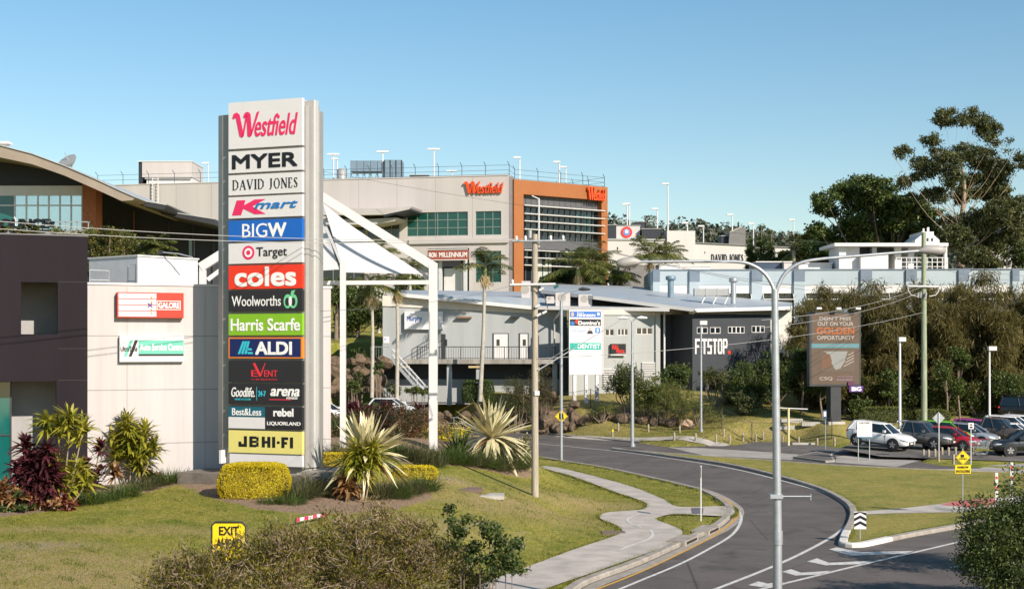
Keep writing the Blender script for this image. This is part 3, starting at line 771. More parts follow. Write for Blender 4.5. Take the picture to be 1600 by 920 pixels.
mb.build('concrete_plinth', label='low concrete plinth under the tall tenant pylon sign', cat='plinth', loc=(-10.2, 59.2, .9))

# ---------------------------------------------------------------- dark building and white building at the left
M_plum = mat('dark_render', (.019, .0145, .018), .85, spec=.15, var=.12, scale=.6, streak=True)
M_plumin = mat('grey_render', (.34, .33, .325), .8, var=.1)
M_tealglass = glassmat('teal_glass', (.008, .10, .09), .08)
ex = Vector((1, .4)).normalized()
Bc = Vector((-17.46, 58.5)); DK = Fac(tuple(Bc - ex * 24), tuple(Bc))
dk = thing('dark_building', 'two storey dark plum rendered building with deep recessed openings', 'building', (Bc.x - 6, Bc.y, gz(Bc.x - 6, Bc.y)))
u0, u1 = 0, DK.L; ztop = DK.z(137, 370)
o1 = DK.r(33, 441, 90, 522); o2 = DK.r(-70, 596, 88, 760); zb = 1.0
mb = MB(DK.T)
th = .32
mb.box(u0, u1, 0, th, o1[3], ztop, M_plum)                       # top band
mb.box(u0, o1[0], 0, th, o1[2], o1[3], M_plum); mb.box(o1[1], u1, 0, th, o1[2], o1[3], M_plum)
mb.box(u0, u1, 0, th, o2[3], o1[2], M_plum)
mb.box(u0, o2[0], 0, th, zb, o2[3], M_plum); mb.box(o2[1], u1, 0, th, zb, o2[3], M_plum)
mb.box(u1 - .32, u1, th, 12, zb, ztop, M_plum); mb.box(u0, u0 + .3, th, 12, zb, ztop, M_plum); mb.box(u0, u1, 12, 12.3, zb, ztop, M_plum)
jm = mat('joint_dark', (.03, .026, .03), .9)
for zj in (o1[3] + .02, o1[2] - .6, o2[3] + .02): mb.box(o1[1] + .02, u1, -.003, .0, zj, zj + .03, jm)
mb.build('wall', dk)
mb = MB(DK.T); mb.box(u0, u1 - .33, th, 12, ztop - .6, ztop - .3, M_conc); mb.box(u0 - .02, u1 + .02, -.03, th + .05, ztop, ztop + .06, mat('capping', (.12, .11, .12), .5)); mb.build('roof', dk)
mb = MB(DK.T); mb.box(u0 + .31, u1 - .33, 2.4, 2.6, zb, ztop - .62, M_plumin); mb.box(u0 + .31, u1 - .33, th + .001, 2.39, o2[3] + .05, o2[3] + .3, M_plumin)
mb.box(o1[1] + .35, o1[1] + .6, th + .002, 2.38, zb, o2[3], M_plumin); mb.box(o1[1] + .35, o1[1] + .6, th + .002, 2.38, o2[3] + .32, ztop - .62, M_plumin); mb.build('recess_wall', dk)
a, b, c, d = DK.r(-70, 597, 18, 760, 1.2); mb = MB(DK.T); mb.box(a, b, 1.1, 1.16, zb, d, M_tealglass)
for k in range(3): mb.box(b - .06 - k * 1.1, b - k * 1.1, 1.06, 1.18, zb, d, M_dark)
mb.box(a, b, 1.06, 1.18, d - 2.2, d - 2.14, M_dark); mb.build('window', dk)

M_wcream = mat('cream_render', (.49, .455, .445), .8, var=.08, scale=1.3, streak=True)
WHB = Fac((-17.9, 60.0), (-8.14, 63.9))
wh = thing('white_building', 'white rendered warehouse wall behind the tall pylon, with thin panel joints', 'building', (-14, 62.7, gz(-14, 62.7)))
WT = 10.08
mb = MB(WHB.T); mb.box(-.6, WHB.L, 0, .25, .9, WT, M_wcream); mb.box(WHB.L - .25, WHB.L, .251, 14, .9, WT, M_wcream); mb.box(-.6, -.35, .251, 14, .9, WT, M_wcream); mb.box(-.6, WHB.L, 14, 14.2, .9, WT, M_wcream)
jl = mat('joint_grey', (.27, .25, .24), .9)
for zj in (3.3, 5.6, 7.9): mb.box(-.5, WHB.L, -.002, 0, zj, zj + .035, jl)
for uj in (1.6, 4.9, 8.2): mb.box(uj, uj + .02, -.0025, 0, .9, WT - .1, jl)
mb.build('wall', wh)
mb = MB(WHB.T); mb.box(-.65, WHB.L + .05, -.05, .32, WT, WT + .09, M_white); mb.box(-.3, WHB.L - .3, .35, 13.8, WT - .5, WT - .3, M_conc); mb.build('coping', wh)
def wall_sign(f, px0, py0, px1, py1, out, th, m): 
    a, b, c, d = f.r(px0, py0, px1, py1, -out)
    mb = MB(f.T); mb.box(a, b, -out, -out + th, c, d, m)
    return mb, a, b, c, d
# furniture store sign: red frame, white strips, red block
mb, a, b, c, d = wall_sign(WHB, 183, 457, 287, 496.5, .3, .29, mat('red_sign_paint', (.46, .03, .012), .4, var=.06))
W_, H_ = b - a, d - c
for k in range(4):
    mb.box(a + .02 * W_, a + .585 * W_, -.318, -.302, c + (.05 + k * .235) * H_, c + (.255 + k * .235) * H_, M_white)
    mb.box(a + .02 * W_, a + .585 * W_, -.3195, -.3185, c + (.10 + k * .235) * H_, c + (.115 + k * .235) * H_, mat('strip_grey', (.5, .48, .45), .7))
mb.text('x', a + .45 * W_, a + .53 * W_, c + .42 * H_, c + .58 * H_, -.3198, ink('purple', (.10, .03, .25)), off=.05)
for k, fz in enumerate((.18, .32, .62, .8)): mb.disc(a + .51 * W_, c + fz * H_, .04, -.324, -.3198, I_orange, seg=8)
for q in ((.60, .95, .66, .685), (.60, .95, .32, .345)): mb.box(a + q[0] * W_, a + q[1] * W_, -.305, -.3005, c + q[2] * H_, c + q[3] * H_, I_white)
for q in (.595, .945): mb.box(a + q * W_, a + (q + .008) * W_, -.3055, -.3005, c + .33 * H_, c + .68 * H_, I_white)
mb.text('GALORE', a + .615 * W_, a + .935 * W_, c + .39 * H_, c + .62 * H_, -.302, I_white, off=.045)
mb.build('wall_sign', label='red framed sign with white strips and white lettering on the white wall', cat='sign', loc=tuple(WHB.T @ Vector(((a + b) / 2, -.15, c))))
mb, a, b, c, d = wall_sign(WHB, 187, 524.5, 287, 565, .22, .21, M_panelwhite)
W_, H_ = b - a, d - c
mb.box(a + .29 * W_, b - .003, -.226, -.2205, c + .30 * H_, c + .83 * H_, ink('sea_green', (.13, .50, .36))); mb.box(a + .29 * W_, b - .003, -.225, -.2205, c + .22 * H_, c + .30 * H_, I_black)
mb.text('Auto Service Centre', a + .31 * W_, a + .985 * W_, c + .43 * H_, c + .70 * H_, -.2265, I_white, off=.035)
mb.text('UltraTune', a + .015 * W_, a + .275 * W_, c + .40 * H_, c + .60 * H_, -.2285, I_black, off=.015)
for k, (m_, x_) in enumerate(((ink('sea_green', 0), .06), (I_black, .135))):
    mb.prism([(a + x_ * W_, c + .2 * H_), (a + (x_ + .05) * W_, c + .2 * H_), (a + (x_ + .15) * W_, c + .84 * H_), (a + (x_ + .10) * W_, c + .84 * H_)], -.224, -.2205, m_)
mb.build('wall_sign', label='white and sea green car workshop sign, lower of the two on the white wall', cat='sign', loc=tuple(WHB.T @ Vector(((a + b) / 2, -.1, c))))

# plant room on the white roof
M_plant = mat('pale_panel', (.56, .57, .58), .5, var=.08)
f = fac_px(215, 71, 309, 74)
a, b, c, d = f.r(215, 403, 309, 446)
pr = thing('plant_room', 'pale panelled plant room standing on the white warehouse roof', 'plant room', tuple(f.T @ Vector(((a + b) / 2, 1, c))))
mb = MB(f.T); mb.box(a, b, 0, 4, WT - .4, d, M_plant); mb.box(a - .05, b + .05, -.06, 4.1, d, d + .07, M_white)
for k in range(1, 5): mb.box(a + k * (b - a) / 5, a + k * (b - a) / 5 + .02, -.002, 0, WT - .3, d, jl)
mb.build('body', pr)
mb = MB(f.T); mb.box(b - .75, b - .1, -.02, 0.001, WT - .3, d - .35, M_white); mb.build('door', pr)
fl = MB(); p0 = P(301, 402, 72); fl.tube([p0, p0 + Vector((-.7, 0, .18)), p0 + Vector((-1.5, 0, .25))], .03, M_galv, 6); fl.tube([p0 + Vector((-1.5, 0, .27)), p0 + Vector((-1.75, 0, .22))], .09, M_dark, 8)
fl.build('floodlight', label='small floodlight on a thin arm above the pale plant room', cat='light', loc=p0)
rl = [P(*q) for q in ((140, 430, 66.5), (170, 430, 67), (200, 420, 68), (212, 420, 68))]
for i, h_, lb in ((0, .95, 'thin galvanised guard rail at the left edge of the white roof'), (2, 1.3, 'small galvanised rail frame against the pale plant room')):
    mb = MB()
    for p_ in rl[i:i + 2]: mb.tube([(p_.x, p_.y, WT - .4), (p_.x, p_.y, WT + h_)], .025, M_galv, 6)
    for k in (.5, h_): mb.tube([(rl[i].x, rl[i].y, WT + k), (rl[i + 1].x, rl[i + 1].y, WT + k)], .02, M_galv, 6)
    mb.build('guard_rail', label=lb, cat='railing', loc=(rl[i].x, rl[i].y, WT))

# ---------------------------------------------------------------- curved roof building behind
M_tan = mat('tan_fascia', (.30, .245, .19), .5, var=.1, scale=.6)
M_navy = mat('dark_cladding_and_shade', (.018, .022, .03), .6, var=.15, scale=.5)  # dark cladding; also painted shade under the curved roof and in its undercroft
M_paleglass = mat('pale_glass', (.66, .78, .80), .08, metal=.85, var=.06, scale=.5)
M_brick = mat('orange_brick', (.38, .13, .055), .85, var=.2, scale=6)
def ring(pts, d): return [(P(a, b, d).x, P(a, b, d).z) for a, b in pts]
cb = thing('curved_roof_building', 'dark building with a tan curved roof edge, glazed front and white band', 'building', P(0, 440, 105))
top = [(-260, 214), (-130, 217), (-60, 221), (0, 228), (50, 241), (100, 259.5), (150, 281), (190, 299.5), (212, 309)]
bot = [(207, 313), (190, 314), (150, 296), (100, 274), (50, 256.5), (0, 246), (-60, 238), (-130, 235), (-260, 232)]
mb = MB(); mb.prism(ring(top + bot, 101), 101, 130, M_tan); mb.prism(ring([(a, b - 1.6) for a, b in top] + [(a, b - .2) for a, b in top[::-1]], 101), 100.9, 130, mat('roof_sheet', (.5, .5, .48), .4, metal=.3)); mb.build('roof', cb)
f = fac_px(-260, 105, 150, 105)
mb = MB(f.T)
def fp(pts, f=f): return [(f.u(a), f.z(a, b)) for a, b in pts]
mb.prism(fp([(-260, 232), (-60, 239), (0, 247), (50, 257.5), (100, 274.5), (129, 287), (129, 290), (-260, 290)]), 0, .3, M_navy)  # overhang's shadow put into the wall colour, near-black
f.box(mb, -260, 358.5, 150, 440, 0, .3, M_navy); mb.build('wall', cb)
mb = MB(f.T); f.box(mb, -260, 290.3, 128.5, 305.5, -.06, .2, M_white); mb.build('white_band', cb)
a, b, c, d = f.r(-260, 306, 128.5, 358)
mb = MB(f.T); mb.box(a, f.u(23), .05, .1, c, d, M_tealglass); mb.box(f.u(23) + .01, b, .05, .1, c, d, M_paleglass)
mm = mat('white_frame', (.62, .6, .6), .4)
for px in (-200, -140, -80, -30, 23, 41, 59, 76, 93.5, 111, 128.2): mb.box(f.u(px) - .05, f.u(px) + .05, -.02, .045, c, d, mm)
mb.box(a, b, -.015, .045, f.z(60, 321) - .05, f.z(60, 321) + .05, mm); mb.build('window', cb)
mb = MB(f.T); f.box(mb, 128.8, 287, 150, 362, -.4, 1.2, M_brick); mb.build('brick_pier', cb)
f2 = fac_px(150, 116, 352, 118)
mb = MB(f2.T); mb.prism([(f2.u(a), f2.z(a, b)) for a, b in ((146, 445), (146, 290), (204, 318), (280, 331), (282, 341), (356, 352), (356, 445))], 0, .4, M_navy)  # dark sheet stands for the shade inside the open undercroft
for px in (168, 208, 262, 300, 332): f2.box(mb, px, 345, px + 3, 445, -.2, -.01, M_dark)
f2.box(mb, 295, 374, 304, 402, -.06, -.01, M_tealglass); f2.box(mb, 208, 330, 210, 385, -.5, -.3, mat('rust_pipe', (.2, .08, .04), .8)); mb.build('undercroft_wall', cb)
mb = MB()
mb.prism(ring([(204, 316), (280, 329), (276, 336), (204, 321)], 108), 104, 117, mat('black_fascia', (.03, .03, .033), .5))
mb.prism(ring([(268, 337), (352, 350), (352, 358), (272, 342)], 112), 108, 118, mat('black_fascia', 0)); 
mb.prism(ring([(204, 314.3), (281, 327.4), (280, 328.8), (204, 315.8)], 108), 103.95, 117, mat('roof_sheet', 0)); mb.prism(ring([(268, 335.5), (352, 348.3), (352, 349.8), (268, 336.8)], 112), 107.95, 118, mat('roof_sheet', 0))
mb.build('awning_roof', cb)
mb = MB(); fq = fac_px(-60, 99, 150, 99)
mb.T = fq.T; fq.box(mb, -260, 358.5, 140, 372, 0, .5, mat('grey_wall', (.22, .22, .23), .8)); 
for px in range(-60, 140, 18): mb.box(fq.u(px) - .03, fq.u(px) + .03, .0, .08, fq.z(60, 360), fq.z(60, 346), M_galv)
mb.box(fq.u(-260), fq.u(140), .0, .08, fq.z(60, 347.5), fq.z(60, 346), M_galv); mb.build('terrace', cb)
mb = MB(fq.T); mb.text('BOUNCE', fq.u(-8), fq.u(78), fq.z(40, 357.8), fq.z(40, 342.5), -.16, I_black, off=.06, th=.25); mb.text('inc', fq.u(80), fq.u(87), fq.z(40, 356), fq.z(40, 343), -.16, I_black, off=.03, th=.25)
for q in (-4, 20, 40, 60, 80): mb.box(fq.u(q), fq.u(q) + .06, -.2, .001, fq.z(40, 359.5), fq.z(40, 357.5), M_dark)
mb.build('lettering', cb)
def small(name, label, cat, mbf, loc, group=None):
    mb = MB(); mbf(mb); return mb.build(name, label=label, cat=cat, loc=loc, group=group)
p = P(110, 253, 112)
small('satellite_dish', 'satellite dish tilted up on the tan curved roof', 'dish', lambda mb: (mb.tube([p + Vector((0, 0, -1.4)), p + Vector((.15, 0, -.25))], .07, M_galv, 6),
      mb.tube([p + Vector((.0, .0, -.35)), p + Vector((-.05, -.08, -.22)), p + Vector((-.13, -.2, -.05)), p + Vector((-.19, -.3, .07))], [.12, .45, .72, .8], M_grey, 14), mb.tube([p + Vector((.0, 0, -.3)), p + Vector((-.3, -.5, .7))], .03, M_galv, 5)), p + Vector((0, 0, -1.4)))
p_ = P(6, 226, 108)
small('roof_vent', 'low white roof vent at the crest of the curved roof', 'vent', lambda mb: (mb.tube([p_ + Vector((0, 0, -.6)), p_], .35, M_white, 10), mb.box(p_.x - .9, p_.x + .5, p_.y - .5, p_.y + .5, p_.z, p_.z + .18, M_white)), p_ + Vector((0, 0, -.6)))

# ---------------------------------------------------------------- shopping centre on the hill
M_mall = mat('mall_panel', (.47, .435, .415), .75, var=.07, scale=.25, streak=True)
M_mallg = glassmat('green_glass', (.004, .055, .042), .1)
M_rust = mat('orange_cladding', (.31, .105, .026), .5, var=.08, scale=.3)
M_fin = mat('pale_fin', (.60, .58, .56), .5)
ROOFZ = 32.0
WM = fac_px(150, 218.5, 795, 205)
OR = Fac((.28, 205.2), (14.5, 215.6))
mall = thing('shopping_centre', 'large cream shopping centre block with an orange framed glazed corner', 'building', (-10, 210, gz(-10, 210)))
mb = MB(WM.T); gl = []
zb = 12.0
w1 = WM.r(636, 331.5, 731, 368.5); w2 = WM.r(743, 330, 783, 367); w3 = WM.r(743, 392, 783, 441); ent = WM.r(668, 388, 733, 455)
TH = .5
def holes_wall(mb, u0, u1, z0, z1, hs, t0, t1, m, T=None):
    us = sorted(set([u0, u1] + [h[0] for h in hs] + [h[1] for h in hs])); zs = sorted(set([z0, z1] + [h[2] for h in hs] + [h[3] for h in hs]))
    for zi in range(len(zs) - 1):
        run = None
        for ui in range(len(us) - 1):
            um, zm = (us[ui] + us[ui + 1]) / 2, (zs[zi] + zs[zi + 1]) / 2
            solid = not any(h[0] < um < h[1] and h[2] < zm < h[3] for h in hs)
            if solid and run is None: run = us[ui]
            if run is not None and (not solid or ui == len(us) - 2):
                mb.box(run, us[ui + 1] if solid else us[ui], t0, t1, zs[zi], zs[zi + 1], m, T); run = None
holes_wall(mb, 0, WM.L, zb, ROOFZ, [w1, w2, w3, ent], 0, TH, M_mall)
mb.box(0, WM.L - .02, TH, 30, ROOFZ - .8, ROOFZ - .5, M_conc); mb.box(0, .5, TH, 30, zb, ROOFZ, M_mall)
band = WM.z(700, 377); mb.box(WM.u(640), WM.L, -.35, -.002, band - .35, band + .35, M_mall)
for px in (560, 620, 680, 738): mb.box(WM.u(px), WM.u(px) + .05, -.004, 0, band, ROOFZ - .1, jl)
for px in (250, 275, 330): mb.box(WM.u(px), WM.u(px) + .05, -.004, 0, band, ROOFZ - .1, jl)
mb.box(0, WM.L, -.08, TH + .1, ROOFZ, ROOFZ + .15, M_mall)
mb.build('wall', mall)
def glazing(T, r_, nx_, nz_, m, y0=.22, parent=None, bar=.09, fm=None):
    a, b, c, d = r_; mb = MB(T); mb.box(a, b, y0, y0 + .06, c, d, m); fm = fm or M_dark
    for k in range(nx_ + 1): x = a + (b - a) * k / nx_; mb.box(x - bar / 2, x + bar / 2, y0 - .08, y0 - .002, c, d, fm)
    for k in range(nz_ + 1): z_ = c + (d - c) * k / nz_; mb.box(a, b, y0 - .085, y0 - .003, z_ - bar / 2, z_ + bar / 2, fm)
    return mb.build('window', parent)
fgl = mat('green_frame', (.16, .22, .19), .4)
glazing(WM.T, w1, 6, 3, M_mallg, parent=mall, fm=fgl, bar=.12); glazing(WM.T, w2, 3, 3, M_mallg, parent=mall, fm=fgl, bar=.12); glazing(WM.T, w3, 3, 3, M_mallg, parent=mall, fm=fgl, bar=.12)
# entrance under the cinema sign
mb = MB(WM.T); mb.box(ent[0], ent[1], 1.2, 1.4, ent[2], ent[3], M_dark); WM.box(mb, 692, 419, 720, 455, .6, .9, M_white); WM.box(mb, 685, 405, 690, 455, -.6, -.1, M_plant); WM.box(mb, 724, 405, 729, 455, -.6, -.1, M_plant); WM.box(mb, 690, 380, 727, 391, .1, .5, M_dark); mb.build('entrance', mall)
mb, a, b, c, d = wall_sign(WM, 668, 390.5, 731, 405.5, 1.6, .5, mat('brick_red_sign', (.30, .075, .05), .5))
mb.text('MILLENNIUM', a + (b - a) * .29, b - .12, c + (d - c) * .25, d - (d - c) * .25, -1.605, I_white, off=.02, th=.03); mb.text('IRON', a + .2, a + (b - a) * .22, c + (d - c) * .25, d - (d - c) * .25, -1.605, I_white, off=.02, th=.03)
mb.box(a, b, -1.7, -1.602, d, d + .12, M_white); mb.box(a, b, -1.7, -1.602, c - .12, c, M_white)
mb.build('shop_sign', label='brick red shop sign with white capitals over the mall entrance', cat='sign', loc=tuple(WM.T @ Vector(((a + b) / 2, -1.3, c))))
# two swooping awnings at the left of the wall
mb = MB(WM.T)
def wz(pts, off): return [(WM.u(a, off), WM.z(a, b, off)) for a, b in pts]
mb.prism(wz([(500, 324), (552, 325.5), (590, 326), (643, 322.5), (640, 327), (600, 335.5), (560, 336), (500, 336)], -6), -6, -.05, M_mall)
mb.prism(wz([(500, 341), (560, 342), (617, 339), (614, 344), (580, 350), (500, 350)], -6), -5, -.05, M_mall)
mb.prism(wz([(598, 336.5), (641, 325), (642, 328.5), (600, 339)], -6), -5.9, -.1, M_navy); mb.build('awning', mall)
glazing(WM.T, WM.r(575, 346, 624.5, 372), 4, 2, M_glassdark, -.12, mall, fm=mat('grey_frame', (.22, .22, .22), .5))
glazing(WM.T, WM.r(505, 346, 570, 440), 4, 4, M_glassdark, -.12, mall, fm=mat('grey_frame', 0))
mb = MB(WM.T); a, b, c, d = WM.r(725, 282.5, 787, 304); script_logo(mb, a, b, c, d, -.12, I_or2, th=.25)
for k in (.2, .5, .8): mb.box(a + k * (b - a), a + k * (b - a) + .1, -.2, -.001, (c + d) / 2 - .05, (c + d) / 2 + .05, M_dark)
mb.build('lettering', mall)
# grey joint strip with small windows, then the orange frame
mb = MB()
A, B = WM.B, OR.A
mb.slab([(A.x + .002, A.y), (B.x, B.y + .4), (B.x, B.y + 8), (A.x + .002, A.y + 8)], zb, ROOFZ - .1, mat('strip_cladding', (.16, .14, .145), .6)); mb.build('joint_wall', mall)
ORz = lambda px, py: OR.z(px, py)
OTOP = OR.z(803, 280)
mb = MB(OR.T); op = (OR.u(818), OR.u(940), 12.0, OR.z(818, 303.5))
holes_wall(mb, 0, OR.L, 12, OTOP, [op], 0, 1.3, M_rust); mb.box(OR.L - .3, OR.L, 1.3, 26, 12, OTOP, M_rust); mb.box(0, OR.L - .31, 1.31, 26, OTOP - .9, OTOP - .6, M_conc); mb.build('frame_wall', mall)
a, b, c, d = op
mb = MB(OR.T); mb.box(a, b, 1.0, 1.1, 14, d, M_glassdark)
mfin = mat('mullion', (.07, .075, .08), .5)
for k in range(15): x = a + (b - a) * k / 14; mb.box(x - .06, x + .06, .86, .998, 14, d, mfin)
sp = OR.z(818, 320.5); mb.box(a, b, .9, .99, sp + .1, d, mat('spandrel', (.085, .085, .09), .5)); zs1, zs0 = OR.z(818, 372), OR.z(818, 387.5); mb.box(a, b, .84, .985, zs0, zs1, mat('spandrel', 0))
for k in range(5):
    x0_ = a + (b - a) * (.72 + .05 * k); mb.box(x0_ + .1, x0_ + .45, .97, .9995, OR.z(818, 356), sp - .2, M_tealglass)
mb.box(a + (b - a) * .2, a + (b - a) * .4, .97, .9993, OR.z(818, 440), OR.z(818, 403), mat('blind', (.4, .42, .40), .7)); mb.build('window', mall)
mb = MB(OR.T)
for py in (320.5, 333.5, 345, 357.8, 390.4, 402, 414): mb.box(a + .02, b + .5, -.25, .7, OR.z(818, py) - .055, OR.z(818, py) + .055, M_fin)
for k in range(8): x = a + (b - a) * k / 7; mb.box(x - .04, x + .04, .3, .8, OR.z(818, 414), OR.z(818, 390) , M_dark)
mb.build('sun_louvre', mall)
mb = MB(OR.T); a, b, c, d = OR.r(915, 292.5, 943, 315); script_logo(mb, a, b, c, d, -.12, I_or2, th=.4)
for k in (.2, .5, .8): mb.box(a + k * (b - a), a + k * (b - a) + .1, -.2, -.001, (c + d) / 2 - .05, (c + d) / 2 + .05, M_dark)
mb.build('lettering', mall)
# ladder on the left part
mb = MB(WM.T); a = WM.u(240)
for s_ in (0, .9): mb.box(a + s_, a + s_ + .1, -.5, -.4, WM.z(240, 322), ROOFZ + 1, M_white)
for k in range(10): mb.box(a + .1, a + .9, -.5, -.42, WM.z(240, 322) + k * .5, WM.z(240, 322) + k * .5 + .08, M_white)
mb.build('ladder', mall)
# roof fence round the car park on top
def run_pts(a, b, step):
    n_ = max(1, int((b - a).length / step)); return [a.lerp(b, i / n_) for i in range(n_ + 1)]
M_fence = mat('fence_steel', (.06, .09, .12), .6)
def fence3(name, label, pts, h, m, step=3.0, rails=(.05, .5, .95), arm=True, r=.05, cat='fence', loc=None, mesh=None):
    t = thing(name, label, cat, pts[0])
    for k in range(len(pts) - 1):
        a, b = pts[k], pts[k + 1]
        for i, p in enumerate(run_pts(a, b, step)):
            if k and i == 0: continue
            mb = MB(); mb.tube([p, p + Vector((0, 0, h))] + ([p + Vector((-.25, -.35, h + .45))] if arm else []), r, m, 5); mb.build('post', t)
    mb = MB()
    for k in range(len(pts) - 1):
        a, b = pts[k], pts[k + 1]
        for f_ in rails: mb.tube([a + Vector((0, 0, h * f_)), b + Vector((0, 0, h * f_))], r * .5, m, 4)
    mb.build('rail', t)
    if mesh:
        mb = MB()
        for k in range(len(pts) - 1):
            a, b = pts[k], pts[k + 1]; n_ = int((b - a).length / .22)
            for i in range(n_):
                p, q = a.lerp(b, i / n_), a.lerp(b, min(1, (i + 3) / n_))
                mb.tube([p + Vector((0, 0, .05)), q + Vector((0, 0, h * .94))], mesh, m, 3, cap=False); mb.tube([q + Vector((0, 0, .05)), p + Vector((0, 0, h * .94))], mesh, m, 3, cap=False)
        mb.build('mesh_infill', t)
    return t
w3d = lambda f, u, y, z: f.T @ Vector((u, y, z))
fence3('roof_fence', 'dark wire security fence with cranked posts along the shopping centre roof', [w3d(WM, WM.u(505), .3, ROOFZ + .1), w3d(WM, WM.L, .3, ROOFZ + .1), w3d(OR, .5, .5, OTOP), w3d(OR, OR.L - .2, .5, OTOP), w3d(OR, OR.L - .2, 12, OTOP)], 1.5, M_fence, 3.4, (.1, .5, .98))
# plant on the roof
def roof_light(px, py, d, zbase, label, h=None, double=False, grp='lamp posts on the mall roof car park'):
    p = P(px, py, d); z0_ = zbase
    t = thing('roof_lamp', label, 'lamp post', (p.x, p.y, z0_), grp)
    mb = MB(); mb.tube([(p.x, p.y, z0_), (p.x, p.y, p.z)], [.14, .1], M_whitemetal, 7); mb.build('pole', t)
    mb = MB(); mb.box(p.x - .95, p.x + .15, p.y - .25, p.y + .2, p.z - .05, p.z + .22, M_whitemetal)
    if double: mb.box(p.x + .15, p.x + .95, p.y - .25, p.y + .2, p.z - .05, p.z + .22, M_whitemetal)
    mb.build('lamp_head', t)
for px, py, d, dbl, lb in ((325, 256, 232, 0, 'white roof lamp post left of the tall pylon sign'), (521, 242, 225, 1, 'white roof lamp post beside the round tank'), (527, 249, 240, 0, 'shorter white roof lamp post just behind the one by the tank'),
                      (598, 238, 226, 1, 'white roof lamp post in front of the lattice cooling tower'), (678, 234, 224, 1, 'tallest white roof lamp post above the green windows'), (706, 268, 260, 1, 'small distant roof lamp above the red script lettering'),
                      (812, 247, 222, 0, 'white roof lamp post over the left end of the orange frame'), (874, 254, 226, 0, 'white roof lamp post over the middle of the orange frame'), (884, 262, 240, 0, 'thin roof lamp post behind the one over the orange frame')):
    roof_light(px, py, d, ROOFZ - .5, lb, double=dbl)
p1_ = P(534, 265, 223)
small('roof_tank', 'round grey metal tank on the mall roof', 'tank', lambda mb: (mb.tube([(p1_.x, p1_.y, ROOFZ - .5), (p1_.x, p1_.y, p1_.z), (p1_.x, p1_.y, p1_.z + .15)], [.75, .75, .3], M_grey, 14)), (p1_.x, p1_.y, ROOFZ - .5))
a_, b_ = P(547, 251, 226), P(628, 280, 226)
M_bluepanel = mat('blue_grey_panel', (.17, .24, .30), .45, metal=.2, var=.15)
ct = thing('cooling_tower', 'blue grey panelled cooling tower on lattice legs on the mall roof', 'cooling tower', (a_.x + 4, 227, ROOFZ - .5))
mb = MB(); n_ = 5
for k in range(n_):
    x0_ = a_.x + (b_.x - a_.x) * .66 * k / n_; mb.box(x0_ + .03, a_.x + (b_.x - a_.x) * .66 * (k + 1) / n_ - .03, 226, 229, a_.z - 1.7, a_.z, M_bluepanel)
mb.box(a_.x + (b_.x - a_.x) * .665, b_.x, 225.5, 230, ROOFZ - .5, a_.z + .05, M_bluepanel)
for k in range(4): mb.box(a_.x + (b_.x - a_.x) * (.665 + .11 * k), a_.x + (b_.x - a_.x) * (.665 + .11 * k) + .12, 225.4, 225.499, ROOFZ - .4, a_.z, M_dark)
mb.build('body', ct)
mb = MB()
for k in range(6):
    x0_ = a_.x + (b_.x - a_.x) * .64 * k / 5; mb.tube([(x0_, 227, ROOFZ - .5), (x0_, 227, a_.z - 1.7)], .06, M_galv, 5)
    if k < 5: mb.tube([(x0_, 227, ROOFZ - .5), (x0_ + 1, 227, a_.z - 1.7)], .04, M_galv, 4); mb.tube([(x0_ + 1, 227.1, ROOFZ - .5), (x0_, 227.1, a_.z - 1.7)], .04, M_galv, 4)
mb.build('lattice_frame', ct)
a1 = P(640, 274, 222)
small('air_handler', 'flat dark air handler box on the mall roof edge', 'roof unit', lambda mb: (mb.box(a1.x, a1.x + 3, 222, 224, ROOFZ - .3, a1.z, M_dark), mb.box(a1.x - .05, a1.x + 3.05, 221.9, 224.1, a1.z, a1.z + .1, M_grey)), (a1.x, 222, ROOFZ - .5))
a2, b2 = P(216, 253, 222), P(300, 288, 222)
sb = thing('stair_tower', 'white rooftop stair tower with a dark left side on the mall roof', 'rooftop box', ((a2.x + b2.x) / 2, 224, ROOFZ - .5))
mb = MB(); mb.box(a2.x + .6, b2.x, 222, 230, a2.z - 2.4, a2.z, M_mall); mb.box(a2.x, a2.x + .6, 222.2, 230, ROOFZ - .5, a2.z - .05, M_navy); mb.box(a2.x + 1.2, b2.x - .1, 222.4, 229, ROOFZ - .5, a2.z - 2.41, M_white); mb.build('body', sb)
mb = MB(); mb.box(a2.x + 1.0, b2.x - .2, 222.1, 222.39, a2.z - 2.7, a2.z - 2.42, M_grey); mb.box(a2.x - .1, b2.x + .1, 221.9, 230.1, a2.z, a2.z + .12, M_white); mb.build('trim', sb)
fence3('roof_fence', 'dark wire fence along the mall roof left of the tall pylon sign', [w3d(WM, WM.u(150), .5, ROOFZ + .1), w3d(WM, WM.u(352), .5, ROOFZ + .1)], 1.6, M_fence, 4.2, (.5, .98))

